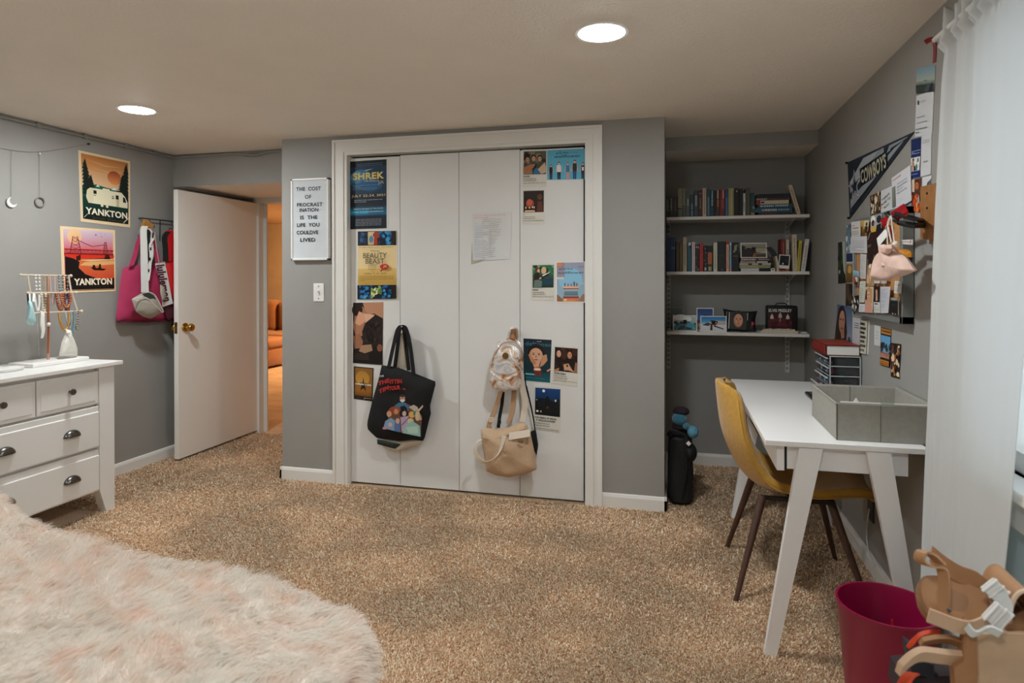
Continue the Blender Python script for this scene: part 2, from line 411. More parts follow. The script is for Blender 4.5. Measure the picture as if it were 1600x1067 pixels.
b = B(); b.box((XL, DY, 0), (-.93, DY+.1, H+.1)); b.box((-.08, DY, 0), (0, DY+.1, H+.1)); b.box((-.93, DY, 1.945), (-.08, DY+.1, H+.1)); struct('wall_front', b, wall_m)
# next room
hall_w = M('hall_wall_paint', '#b39a78', .7, bump=(200, .3, .003)); hall_c = M('hall_ceiling_paint', '#cdbb9d', .8)
b = B(); b.box((-7, 6.0, 0), (1.6, 6.1, 2.3)); struct('wall_hall_far', b, hall_w)
b = B(); b.box((-7, DY+.1, 0), (-6.9, 6.0, 2.3)); struct('wall_hall_side', b, hall_w)
b = B(); b.box((1.5, DY+.1, 0), (1.6, 6.0, 2.3)); struct('wall_hall_near', b, hall_w)
b = B(); b.box((-7, DY, 0), (XL-.12, DY+.1, 2.3)); struct('wall_hall_entry', b, hall_w)
b = B(); b.box((0, DY+.0, 0), (1.6, DY+.1, 2.3)); struct('wall_hall_closet', b, hall_w)
b = B(); b.box((-7, DY, 2.2), (1.6, 6.1, 2.32)); struct('ceiling_hall', b, hall_c)

# trim: closet casing, baseboards
b = B()
def casing(b, x0, x1, zt, w_, y0, y1):
    b.box((x0-w_, y0, 0), (x0, y1, zt+w_)); b.box((x1, y0, 0), (x1+w_, y1, zt+w_)); b.box((x0, y0, zt), (x1, y1, zt+w_))
casing(b, .468, 1.957, 2.06, .085, -.016, 0.0); casing(b, .448, 1.975, 2.08, .028, -.022, -.014)
casing(b, .385, 2.04, 2.143, .014, -.024, 0.0)
for bx in [((.455, -.014, 0), (.47, .11, 2.06)), ((1.957, -.014, 0), (1.962, .11, 2.06)), ((.455, -.014, 2.06), (1.962, .11, 2.068))]: b.box(*bx)
struct('trim_1', b, trim_m)
b = B(); casing(b, -.90, -.10, 1.915, .05, DY-.014, DY); b.box((-.93, DY, 0), (-.90, DY+.1, 1.93)); b.box((-.1, DY, 0), (-.08, DY+.1, 1.93)); b.box((-.93, DY, 1.915), (-.08, DY+.1, 1.945)); b.box((-.90, DY+.045, 0), (-.868, DY+.06, 1.915))
struct('trim_2', b, trim_m)
def bb(name, a, c, n):
    """baseboard from a to c, n = into the room"""
    b = B(); a = Vector((*a, 0)); c = Vector((*c, 0)); n = Vector((*n, 0))
    pr = [(0, 0), (.013, 0), (.013, .064), (.008, .078), (0, .083)]
    b.prism([a+n*p+Vector((0, 0, z)) for p, z in pr], c-a); return struct(name, b, trim_m)
bb('baseboard_left', (XL, YB), (XL, .98), (1, 0)); bb('baseboard_closet_west', (-.013, 0), (.371, 0), (0, -1)); bb('baseboard_closet_east', (2.054, 0), (CW+.013, 0), (0, -1))
bb('baseboard_closet_flank', (CW, -.013), (CW, DB), (1, 0)); bb('baseboard_alcove', (CW+.013, DB), (XR, DB), (0, -1)); bb('baseboard_right', (XR, YB), (XR, DB-.013), (-1, 0))
bb('baseboard_passage', (0, -.013), (0, DY-.02), (-1, 0))
# conduit along the ceiling edge
cond_m = M('conduit_paint', '#8d8b84', .45)
b = B(); b.tube([(XL+.012, YB, H-.018), (XL+.012, .27, H-.018)], .009, 8); b.tube([(XL+.01, .27, H-.018), (-.55, .27, H-.014), (-.43, .265, H-.03), (-.36, .265, H-.03), (-.28, .27, H-.012), (0, .27, H-.010)], .009, 8)
for y in [-3.6, -2.9, -2.2, -1.5, -1.05, -.75, -.45, -.15, .1]: b.box((XL, y-.012, H-.03), (XL+.024, y+.012, H-.002))
struct('trim_3', b, cond_m)
b = B(); b.box((-.47, .262, H-.034), (-.35, .282, H-.02)); struct('trim_4', b, M('black_clip', '#222222', .5))

# window behind the curtain
glass_m = M('window_glass', '#f4fbff', .02, trans=1.0); win = B()
for a, c in [((XR+.02, WY0, WZ0), (XR+.10, WY0+.05, WZ1)), ((XR+.02, WY1-.05, WZ0), (XR+.10, WY1, WZ1)), ((XR+.02, WY0, WZ1-.05), (XR+.10, WY1, WZ1)), ((XR+.02, WY0, WZ0), (XR+.10, WY1, WZ0+.05)), ((XR+.03, (WY0+WY1)/2-.03, WZ0+.05), (XR+.09, (WY0+WY1)/2+.03, WZ1-.05))]: win.box(a, c)
wo = struct('window_1', win, trim_m)
b = B(); b.box((XR+.055, WY0+.05, WZ0+.05), (XR+.06, (WY0+WY1)/2-.03, WZ1-.05)); obj('window_pane', b, glass_m, wo)
b = B(); b.box((XR+.055, (WY0+WY1)/2+.03, WZ0+.05), (XR+.06, WY1-.05, WZ1-.05)); obj('window_pane', b, glass_m, wo)
b = B(); b.box((XR-.07, WY0-.06, WZ0-.03), (XR+.02, WY1+.06, WZ0), 0, None, .005); b.box((XR-.045, WY0-.03, WZ0-.11), (XR, WY1+.03, WZ0-.03), 0, None, .003); obj('window_sill', b, trim_m, wo)
b = B(); b.box((XR-.012, WY0-.03, .09), (XR, WY1+.03, WZ0-.11)); struct('painted_daylight_panel', b, M('pale_blue_daylight_tint', '#c3d4d6', .5))  # added panel; its pale blue paints in daylight on the wall below the sill
pl = bpy.data.lights.new('daylight', 'AREA'); pl.shape = 'RECTANGLE'; pl.size = WY1-WY0-.1; pl.size_y = WZ1-WZ0-.1; pl.color = (.80, .92, 1.0); pl.energy = 11
po = bpy.data.objects.new('daylight', pl); C.objects.link(po); po.location = (XR+.35, (WY0+WY1)/2, (WZ0+WZ1)/2); po.rotation_euler = (0, math.radians(90), 0)

# recessed lamps
lamp_ring = M('lamp_ring_white', '#e9e7e2', .5); lens_m = bpy.data.materials.new('lamp_lens'); lens_m.use_nodes = True
_p = lens_m.node_tree.nodes['Principled BSDF']; _p.inputs['Emission Color'].default_value = (.93, .98, 1, 1); _p.inputs['Emission Strength'].default_value = LAMP_W; _p.inputs['Base Color'].default_value = (.8, .8, .8, 1)
LL = ['round recessed ceiling lamp above the middle of the carpet before the closet', 'round recessed ceiling lamp by the wall with the travel posters', 'round recessed ceiling lamp behind the camera near the window', 'round recessed ceiling lamp behind the camera above the bed']
for i, (x, y) in enumerate(LAMPS):
    t = thing('recessed_lamp', (x, y, H), LL[i], 'ceiling lamp', 'recessed ceiling lamps')
    b = B(); b.lathe([(.078, .04), (LR, .002), (LR+.002, -.004), (LR+.014, -.004), (LR+.017, 0), (LR+.017, .0005)], (x, y, H), 40, cap=False)
    obj('trim_ring', b, lamp_ring, t, smooth=True)
    b = B(); b.lathe([(0, -.010), (.03, -.0085), (.055, -.004), (.07, .002), (.076, .008), (.078, .014), (0, .014)], (x, y, H), 40); obj('lens', b, lens_m, t, smooth=True)
    b = B(); b.lathe([(.083, .003), (.083, .06), (0, .061)], (x, y, H), 32, cap=False); obj('can', b, lamp_ring, t)
t = thing('ceiling_lamp', (-2.2, 5.0, 2.2), 'warm flush ceiling lamp in the next room beyond the open door', 'ceiling lamp')
hm = bpy.data.materials.new('hall_lamp_glass'); hm.use_nodes = True; _p = hm.node_tree.nodes['Principled BSDF']; _p.inputs['Emission Color'].default_value = (1, .66, .36, 1); _p.inputs['Emission Strength'].default_value = HALL_W
b = B(); b.lathe([(.0, -.09), (.09, -.075), (.14, -.04), (.15, -.01), (.15, 0)], (-2.2, 5.0, 2.195), 28); obj('shade', b, hm, t, smooth=True)
b = B(); b.lathe([(.17, -.012), (.17, 0)], (-2.2, 5.0, 2.2), 28); obj('base', b, lamp_ring, t)
# ================================================================== furniture
white_m = M('white_furniture_paint', '#e9e7e3', .38, var=(5, .012))
pewter_m = M('pewter_metal', '#6f6d68', .28, metal=1); brass_m = M('polished_brass', '#c39a4c', .16, metal=1)
black_m = M('black_metal', '#1a1a1a', .45); dark_gap = M('dark_recess', '#161412', .8)

# closet folding doors (four leaves) and their knobs
t = bpy.data.objects.new('door_1', None); t.location = (1.2, .03, .01); C.objects.link(t); t['kind'] = 'structure'
ex = [.4700, .8065, 1.1895, 1.567, 1.944]; tops = [2.047, 2.052, 2.052, 2.046]
for i in range(4):
    b = B(); b.box((ex[i]+.0015, .028, .012), (ex[i+1]-.0015, .058, tops[i]), 0, None, .0015, 1); obj('leaf', b, door_m, t)
b = B(); b.box((.455, .06, 2.03), (1.96, .09, 2.062)); obj('track', b, dark_gap, t)
for kx, kz in ((.815, .985), (1.533, .990)):
    b = B(); T = Matrix.Translation((kx, .028, kz)) @ Matrix.Rotation(math.pi/2, 4, 'X')
    b.lathe([(.011, 0), (.010, .012), (.014, .018), (.020, .026), (.021, .034), (.017, .042), (.008, .046), (0, .047)], (0, 0, 0), 20, 0, T); obj('knob', b, white_m, t, smooth=True)

# bedroom door, swung open against the poster wall
flush_m = M('flush_door_paint', '#f0ede6', .42, var=(2.5, .02), bump=(120, .05, .002))
t = bpy.data.objects.new('door_2', None); t.location = (-.92, 1.03, 0); C.objects.link(t); t['kind'] = 'structure'
x0, y0, x1, y1, zt = -.958, .142, -.922, 1.022, 1.915
b = B(); b.box((x0, y0, .022), (x1, y1, zt), 0, None, .0015, 1); obj('slab', b, flush_m, t)
for sgn, nm in ((1, 'door_knob'), (-1, 'door_knob')):
    xx = x1 if sgn > 0 else x0
    T = Matrix.Translation((xx, .205, .945)) @ Matrix.Rotation(sgn*math.pi/2, 4, 'Y')
    b = B(); b.lathe([(.032, 0), (.032, .006), (.026, .012), (.013, .016), (.012, .028), (.020, .036), (.028, .048), (.028, .058), (.022, .066), (.0, .068)], (0, 0, 0), 24, 0, T); obj(nm, b, brass_m, t, smooth=True)
b = B(); b.box((-.952, y0-.002, .905), (-.928, y0, .985)); b.box((-.945, y0-.011, .935), (-.935, y0, .955)); obj('latch_plate', b, brass_m, t)
for z in (.25, 1.0, 1.68):
    b = B(); b.tube([(x1+.004, y1+.004, z-.045), (x1+.004, y1+.004, z+.045)], .006, 8); obj('hinge', b, brass_m, t)

# dresser
DX, DY0, DY1, DT = -.60, -1.60, -.70, .832
t = thing('dresser', (-.84, -1.15, 0), 'white wooden dresser with dark metal knobs and cup pulls by the poster wall', 'dresser')
b = B(); b.box((-1.075, DY0-.035, DT-.022), (DX+.022, DY1+.04, DT), 0, None, .003); obj('top', b, white_m, t)
b = B(); b.box((-1.06, DY0+.02, .13), (DX-.03, DY1-.02, DT-.022)); obj('carcass', b, white_m, t)
for y in (DY0, DY1-.095):
    b = B(); e = .0
    prof = [(DX-.035, y, .0), (DX-.035, y+.095, .0)]
    inn = 1 if y == DY0 else -1
    ya, yb = (y, y+.095); oi, oo = (yb, ya) if inn == 1 else (ya, yb)   # inner and outer edge
    pl_ = [(oo, 0), (oo-inn*-.05 if False else oo+inn*.052, 0), (oi, .135), (oi, DT-.022), (oo, DT-.022)]
    b.prism([(DX-.05, p, z) for p, z in pl_], (.05, 0, 0)); obj('front_leg', b, white_m, t)
for y in (DY0, DY1-.06):
    b = B(); b.box((-1.06, y, 0), (-1.0, y+.06, DT-.022)); obj('rear_leg', b, white_m, t)
for y in (DY1-.03, DY0+.012):
    b = B(); b.box((-1.02, y, .13), (DX-.04, y+.018, DT-.022)); obj('side_panel', b, white_m, t)
ya, yb = DY0+.097, DY1-.097; ym = (ya+yb)/2
def knob(parent, y, z):
    T = Matrix.Translation((DX, y, z)) @ Matrix.Rotation(math.pi/2, 4, 'Y')
    b = B(); b.lathe([(.008, 0), (.007, .012), (.013, .016), (.0165, .021), (.015, .027), (0, .031)], (0, 0, 0), 18, 0, T); obj('knob', b, pewter_m, parent, smooth=True)
def cup(parent, y, z):
    b = B(); nu, nv = 15, 8
    def fn(u, v):
        a = math.pi*u; r = v
        return (DX+.001+.026*math.cos(v*math.pi/2)**.8, y+.045*math.cos(a)*(.25+.75*math.sin(v*math.pi/2)), z-.012+.034*math.sin(a)*math.sin(v*math.pi/2)+.0)
    b.grid(fn, nu, nv); obj('cup_pull', b, pewter_m, parent, smooth=True, solid=.0025)
for (a, c, z0, z1, kind) in [(ya, ym-.003, .612, .790, 'k'), (ym+.003, yb, .612, .790, 'k'), (ya, yb, .375, .600, 'c'), (ya, yb, .135, .363, 'c')]:
    b = B(); b.box((DX-.03, a, z0), (DX-.004, c, z1), 0, None, .004)
    if kind == 'k': b.box((DX-.01, a+.018, z0+.018), (DX-.001, c-.018, z1-.014), 0, None, .004)
    else:
        b.prism([(DX-.004, a+.004, z1-.030), (DX+.002, a+.004, z1-.034), (DX+.002, a+.004, z0+.01), (DX-.004, a+.004, z0+.004)], (0, c-a-.008, 0))
    d = obj('drawer', b, white_m, t)
    if kind == 'k': knob(d, (a+c)/2, (z0+z1)/2+.006)
    else:
        for y in (-.965, -1.31): cup(d, y, (z0+z1)/2-.004)

# desk
t = thing('desk', (3.0, -.63, 0), 'white writing desk with splayed legs under the pinned papers', 'desk')
X0, X1, Y0, Y1, ZT = 2.747, 3.245, -1.300, .040, .745
desk_m = M('desk_white_laminate', '#eceae8', .33, var=(5, .01))
b = B(); b.box((X0, Y0, ZT-.019), (X1, Y1, ZT), 0, None, .002); obj('top', b, desk_m, t)
b = B(); b.box((2.822, Y0+.035, ZT-.103), (3.195, Y1-.035, ZT-.019)); obj('apron', b, desk_m, t)
b = B(); b.box((2.788, Y0+.03, ZT-.110), (2.813, (Y0+Y1)/2-.002, ZT-.021), 0, None, .002); obj('drawer', b, desk_m, t)
b = B(); b.box((2.813, Y0+.037, ZT-.108), (2.822, Y1-.037, ZT-.021)); obj('drawer_gap_shade', b, dark_gap, t)  # dark strip filling the seam with painted shade behind the drawer fronts
b = B(); b.box((2.788, (Y0+Y1)/2+.002, ZT-.110), (2.813, Y1-.03, ZT-.021), 0, None, .002); obj('drawer', b, desk_m, t)
def deskleg(xa, xb, ya, yb):     # top x span xa..., bottom x span
    b = B(); zt, zb = ZT-.021, 0
    b.add([(xb[0], ya, zb), (xb[1], ya, zb), (xb[1], yb, zb), (xb[0], yb, zb), (xa[0], ya, zt), (xa[1], ya, zt), (xa[1], yb, zt), (xa[0], yb, zt)],
          [(3, 2, 1, 0), (4, 5, 6, 7), (0, 1, 5, 4), (1, 2, 6, 5), (2, 3, 7, 6), (3, 0, 4, 7)]); obj('leg', b, desk_m, t)
for ya, yb in ((Y0+.005, Y0+.033), (Y1-.06, Y1-.03)):
    deskleg((2.856, 2.930), (2.745, 2.785), ya, yb); deskleg((3.062, 3.136), (3.205, 3.245), ya, yb)

# mustard chair
t = thing('desk_chair', (2.93, -.67, 0), 'mustard yellow upholstered shell chair with dark brown legs at the white desk', 'chair')
must_m = M('mustard_fabric', '#b98a2c', .85, var=(60, .10), bump=(500, .4, .002), sheen=.3); legwood = M('dark_walnut_leg', '#4a3023', .5, var=(30, .15))
prof = [(2.624, .852, .085), (2.622, .838, .12), (2.625, .80, .160), (2.633, .72, .19), (2.648, .63, .210), (2.677, .55, .216), (2.715, .478, .218), (2.765, .428, .220), (2.83, .402, .222), (2.92, .396, .224), (3.02, .402, .222), (3.11, .412, .215), (3.17, .414, .205), (3.205, .404, .19), (3.216, .390, .175)]
pp = smooth_path([(x, w_, z) for x, z, w_ in prof], 3)
def chair_fn(u, v):
    i = u*(len(pp)-1); i0 = int(min(len(pp)-2, math.floor(i))); f = i-i0; q = pp[i0].lerp(pp[i0+1], f)
    tg = (pp[i0+1]-pp[i0]); tx, tz = tg.x, tg.z; l = math.hypot(tx, tz) or 1; nx, nz = -tz/l, tx/l
    s = v*2-1; amt = .075 if u < .45 else .075-.05*min(1, (u-.45)/.25)
    k = abs(s)**2.2*amt*min(1, .45+u*3.5)
    hw = q.y; return (q.x+nx*k, -.67+s*hw, q.z+nz*k)
b = B(); b.grid(chair_fn, len(pp), 17)
seat = obj('seat_shell', b, must_m, t, smooth=True, ang=4, solid=.034, sub=1, off=1)
b = B(); ed = [Vector(chair_fn(i/60, 0)) for i in range(61)]; 
b.tube([e+Vector((0, -.001, .0)) for e in ed], .003, 6); b.tube([Vector(chair_fn(i/60, 1)) for i in range(61)], .003, 6); obj('piping', b, must_m, t)
for lx, ly, tx, ty in ((2.692, -.405, 2.80, -.52), (2.684, -.935, 2.80, -.82), (3.165, -.43, 3.06, -.55), (3.185, -.90, 3.06, -.79)):
    b = B(); b.tube([(tx, ty, .398), (lx, ly, 0)], [.017, .0095], 12); obj('leg', b, legwood, t, smooth=True)
b = B(); b.box((2.79, -.83, .384), (3.07, -.81, .398)); b.box((2.79, -.53, .384), (3.07, -.51, .398)); b.box((2.90, -.82, .384), (2.93, -.52, .398)); obj('under_frame', b, black_m, t)

# bed with fur throw
t = thing('bed', (.6, -3.0, 0), 'bed with pale teal sheet under the shaggy cream throw', 'bed')
teal_m = M('pale_teal_sheet', '#bfd6d6', .8, var=(8, .03), bump=(40, .3, .004))
b = B(); b.box((-.30, -4.1, .30), (1.83, -2.48, .535), 0, None, .06, 4); obj('mattress', b, teal_m, t, smooth=True)
b = B(); b.box((-.30, -4.1, .12), (1.80, -2.50, .31), 0, None, .02); obj('base', b, M('bed_base_white', '#d8d5cf', .7), t)
for x in (-.2, 1.7):
    for y in (-4.0, -2.6):
        b = B(); b.box((x-.03, y-.03, 0), (x+.03, y+.03, .12)); obj('leg', b, legwood, t)
edge = [(0, 772, .665), (30, 798, .66), (84, 826, .65), (140, 842, .64), (192, 856, .63), (260, 875, .615), (340, 888, .60), (420, 906, .59), (490, 932, .58), (532, 954, .575), (566, 964, .57)]
ePts = [at(-60, 762, 'z', .67)]+[at(u, v, 'z', z) for u, v, z in edge]
corner = at(581, 985, 'z', .565); right = [at(580, 1012, 'z', .56), at(564, 1055, 'z', .56), at(540, 1120, 'z', .56), at(510, 1300, 'z', .56)]
rim = [p+Vector((-.03, -.004, 0)) for p in smooth_path(ePts+[corner]+right, 6)]
cen = Vector((.5, -3.35, .60))
fur_m = M('fur_cream', '#efe2d8', .9, var=(14, .05))
# fluffy throw: fan surface from an inner spine to the rim, then hanging down
def inner(p): return Vector((min(p.x-.02, 1.5) if p.x > 1.5 else p.x, -3.9, p.z+.01))
nr = len(rim); rows = []
for p in rim:
    base = Vector((max(-.25, min(p.x, 1.75)), -3.95, .60)) if p.y > -2.62 or p.x < 1.6 else Vector((p.x-.9, p.y-.3, .60))
    col = []
    for j in range(17):
        f = j/16; q = base.lerp(p, f); q.z += (.012*math.sin(q.x*9+q.y*5)+.008*math.sin(q.x*17-q.y*13))*(1-f**4)
        col.append(q)
    col.append(p+Vector((.005, .02, -.05))); col.append(p+Vector((.006, .022, -.12))); rows.append(col)
b = B(); nv = len(rows[0]); b.v = [tuple(q) for r_ in rows for q in r_]; b.f = [(i*nv+j, (i+1)*nv+j, (i+1)*nv+j+1, i*nv+j+1) for i in range(nr-1) for j in range(nv-1)]; b.m = [0]*len(b.f)
throw = obj('fur_throw', b, fur_m, None, smooth=True, ang=4)
tag(throw, 'shaggy cream and blush faux fur throw spread over the bed', 'throw blanket')
def fur():
    me = throw.data; rr = np.random.RandomState(3)
    V = np.array([tuple(q.co) for q in me.vertices]); P = np.array([list(p.vertices) for p in me.polygons])
    a, b_, c, d = (V[P[:, i]] for i in range(4)); ar = .5*np.linalg.norm(np.cross(c-a, d-b_), axis=1)
    cen_ = (a+c)/2; dist = np.linalg.norm(cen_-np.array(CAM), axis=1)
    vis = (cen_[:, 1] > -3.75)
    w_ = ar*vis/(dist**1.0); w_ /= w_.sum(); n = 170000
    fi = rr.choice(len(P), n, p=w_); u = rr.rand(n, 1); v = rr.rand(n, 1)
    pos = (a[fi]*(1-u)+b_[fi]*u)*(1-v)+(d[fi]*(1-u)+c[fi]*u)*v
    nr_ = np.cross(c-a, d-b_)[fi]; nr_ /= np.linalg.norm(nr_, axis=1, keepdims=True); nr_ *= np.sign(nr_[:, 2:3]+1e-6)
    # tufts lean in locally shared directions
    def fld(p, s, o): return np.array([mnoise.noise(Vector((q[0]*s+o, q[1]*s, q[2]*s))) for q in p])
    g = np.floor(pos*34+rr.rand(n, 3)*.5); key = (g[:, 0]*73856093).astype(np.int64) ^ (g[:, 1]*19349663).astype(np.int64)
    h1 = ((key*2654435761) % 1000)/1000.0; h2 = ((key*40503) % 997)/997.0
    lx = fld(pos[:, :2].repeat(2, 1)[:, [0, 2, 1]] if False else pos, 5, 3.1); ly = fld(pos, 5, 9.7)
    lean = np.stack([.8*lx+.65+.45*(h1-.5), .8*ly+.25+.45*(h2-.5), np.zeros(n)], 1)
    dirv = nr_*(.50+.25*rr.rand(n, 1))+lean*.9+rr.randn(n, 3)*.10; dirv /= np.linalg.norm(dirv, axis=1, keepdims=True)
    L = (.026+.014*rr.rand(n, 1))*(1+.3*(h1[:, None]-.5)); cl = np.stack([h1-.5, h2-.5, np.zeros(n)], 1)*.014
    side = np.cross(dirv, np.array([0, 0, 1.0])+.45*rr.randn(n, 3)); side /= np.linalg.norm(side, axis=1, keepdims=True); wd = .0007+.0005*rr.rand(n, 1)
    p1 = pos+dirv*L*.55+cl*.5; p2 = pos+dirv*L+cl-np.array([0, 0, .006])
    vs = np.stack([pos-side*wd, pos+side*wd, p1-side*wd*.8, p1+side*wd*.8, p2], 1).reshape(-1, 3)
    o5 = (np.arange(n)*5)[:, None]; f = np.concatenate([o5+np.array([[0, 1, 3]]), o5+np.array([[0, 3, 2]]), o5+np.array([[2, 3, 4]])], 1).reshape(-1, 3)
    m2 = bpy.data.meshes.new('fur_pile'); m2.from_pydata(vs.tolist(), [], f.tolist())
    c1, c2 = np.array(lin('#fbefe7')), np.array(lin('#f8e0d2')); rot_ = np.stack([pos[:, 0]*.92-pos[:, 1]*.38, (pos[:, 0]*.38+pos[:, 1]*.92)*3.0, pos[:, 2]], 1); tt = np.clip(.42+1.0*fld(rot_, 14, 1.3)+.5*(h2-.5)+.25*fld(pos, 4, 5.5), 0, 1)[:, None]**1.5
    cc = c1*(1-tt)+c2*tt; root = cc
    col = np.ones((n, 5, 4)); col[:, :2, :3] = root[:, None]; col[:, 2:, :3] = cc[:, None]
    at_ = m2.color_attributes.new('Col', 'FLOAT_COLOR', 'POINT'); at_.data.foreach_set('color', col.reshape(-1))
    fm = bpy.data.materials.new('fur_fibre'); fm.use_nodes = True; nt = fm.node_tree; p = nt.nodes['Principled BSDF']; p.inputs['Roughness'].default_value = .8; p.inputs['Specular IOR Level'].default_value = .2
    vc = nt.nodes.new('ShaderNodeVertexColor'); vc.layer_name = 'Col'; nt.links.new(vc.outputs[0], p.inputs['Base Color'])
    tr = nt.nodes.new('ShaderNodeBsdfTranslucent'); nt.links.new(vc.outputs[0], tr.inputs[0]); mx = nt.nodes.new('ShaderNodeMixShader'); mx.inputs[0].default_value = .45
    nt.links.new(p.outputs[0], mx.inputs[1]); nt.links.new(tr.outputs[0], mx.inputs[2]); nt.links.new(mx.outputs[0], nt.nodes['Material Output'].inputs[0])
    m2.materials.append(fm); o = bpy.data.objects.new('fur_pile', m2); C.objects.link(o); o.parent = throw; o['kind'] = 'stuff'
fur()

# curtain
cur_m = bpy.data.materials.new('curtain_white_sheer'); cur_m.use_nodes = True; nt = cur_m.node_tree; p = nt.nodes['Principled BSDF']
p.inputs['Base Color'].default_value = (*lin('#e0e0dd'), 1); p.inputs['Roughness'].default_value = .85
tr = nt.nodes.new('ShaderNodeBsdfTranslucent'); tr.inputs[0].default_value = (*lin('#e9eef0'), 1); mx = nt.nodes.new('ShaderNodeMixShader'); mx.inputs[0].default_value = .38
nt.links.new(p.outputs[0], mx.inputs[1]); nt.links.new(tr.outputs[0], mx.inputs[2]); nt.links.new(mx.outputs[0], nt.nodes['Material Output'].inputs[0])
wv = nt.nodes.new('ShaderNodeTexNoise'); wv.inputs['Scale'].default_value = 420; bp = nt.nodes.new('ShaderNodeBump'); bp.inputs['Strength'].default_value = .12; bp.inputs['Distance'].default_value = .002
nt.links.new(wv.outputs[0], bp.inputs['Height']); nt.links.new(bp.outputs[0], p.inputs['Normal'])
CZ0, CZ1 = .16, 2.085
t = thing('curtain', (3.22, -1.7, CZ0), 'long white gathered curtain hanging beside the desk', 'curtain')
fa = [(2.085, -1.425, 3.240), (1.9, -1.405, 3.232), (1.3, -1.392, 3.215), (.75, -1.392, 3.200), (.16, -1.385, 3.190)]
na = [(2.085, -2.06, 3.205), (1.75, -2.04, 3.205), (1.3, -1.985, 3.205), (.75, -1.905, 3.205), (.16, -1.80, 3.205)]
def itp(tb, z):
    for i in range(len(tb)-1):
        if tb[i][0] >= z >= tb[i+1][0]:
            f = (tb[i][0]-z)/(tb[i][0]-tb[i+1][0]); return tb[i][1]+(tb[i+1][1]-tb[i][1])*f, tb[i][2]+(tb[i+1][2]-tb[i][2])*f
    return tb[-1][1:]
def cfn(u, v):
    z = CZ1+(CZ0-CZ1)*v; ya, xa = itp(fa, z); yb, xb = itp(na, z)
    dn = min(1, v/.25); amp = .012*(1-.35*dn); uu = u+.03*math.sin(v*5+u*4)
    wob = amp*(math.sin(uu*2*math.pi*5.3+.7)+.5*math.sin(uu*2*math.pi*9.7+1.1+v*1.2))*(1-.6*v)*(.10+1.05*max(0, 1-u*1.5))
    x = xa+(xb-xa)*u+wob; y = ya+(yb-ya)*u+.006*math.cos(uu*2*math.pi*5.3)*max(0, 1-u*1.7)
    if v < .055:       # gathered header
        g = math.sin(u*2*math.pi*15+math.sin(u*30))*.016; x += g*(1 if abs(v-.028) > .012 else .45); z += (.014*math.sin(u*70) if v < .01 else 0)
        if .012 < v < .045: x -= .006
    return (x, y, z)
b = B(); b.grid(cfn, 150, 90); obj('cloth', b, cur_m, t, smooth=True, ang=4, solid=.0012)
b = B(); b.tube([(3.222, -3.35, CZ1-.052), (3.222, -1.40, CZ1-.052)], .008, 10); obj('rod', b, M('rod_white_metal', '#d9d9d6', .35), t)
t = thing('vase', (XR-.02, -2.03, WZ0), 'white ceramic vase on the window sill behind the curtain edge', 'vase')
b = B(); b.lathe([(.035, 0), (.05, .01), (.075, .06), (.082, .11), (.07, .16), (.045, .20), (.04, .23), (.046, .24), (.038, .235), (.0, .2)], (XR-.03, -2.06, WZ0), 28); obj('body', b, M('white_ceramic', '#f0f1f0', .2), t, smooth=True)

# sofa and ottoman in the next room
sofa_m = M('brown_corduroy', '#8a5526', .9, var=(20, .08), bump=(90, .5, .006), sheen=.3)
t = thing('sofa', (-3.6, 5.4, 0), 'brown upholstered sofa in the next room beyond the open door', 'sofa')
b = B(); b.box((-4.6, 5.02, .03), (-2.6, 5.9, .24), 0, None, .03); obj('base', b, sofa_m, t, smooth=True)
for x in (-4.5, -3.83, -3.16):
    b = B(); b.box((x+.01, 4.98, .23), (x+.66, 5.6, .43), 0, None, .06, 4); obj('seat_cushion', b, sofa_m, t, smooth=True)
    b = B(); b.box((x+.01, 5.52, .40), (x+.66, 5.82, .92), 0, None, .09, 4); obj('back_cushion', b, sofa_m, t, smooth=True)
b = B(); b.box((-4.6, 5.7, .2), (-2.6, 5.95, .80), 0, None, .05, 3); obj('backrest', b, sofa_m, t, smooth=True)
b = B(); b.box((-2.6, 5.0, .03), (-2.35, 5.9, .62), 0, None, .07, 4); obj('armrest', b, sofa_m, t, smooth=True)
t = thing('ottoman', (-3.5, 4.5, 0), 'brown upholstered ottoman in front of the sofa beyond the open door', 'ottoman')
b = B(); b.box((-4.0, 4.2, .03), (-3.06, 4.75, .30), 0, None, .03); obj('base', b, sofa_m, t, smooth=True)
b = B(); b.box((-4.02, 4.18, .27), (-3.04, 4.77, .42), 0, None, .06, 4); obj('cushion', b, sofa_m, t, smooth=True)
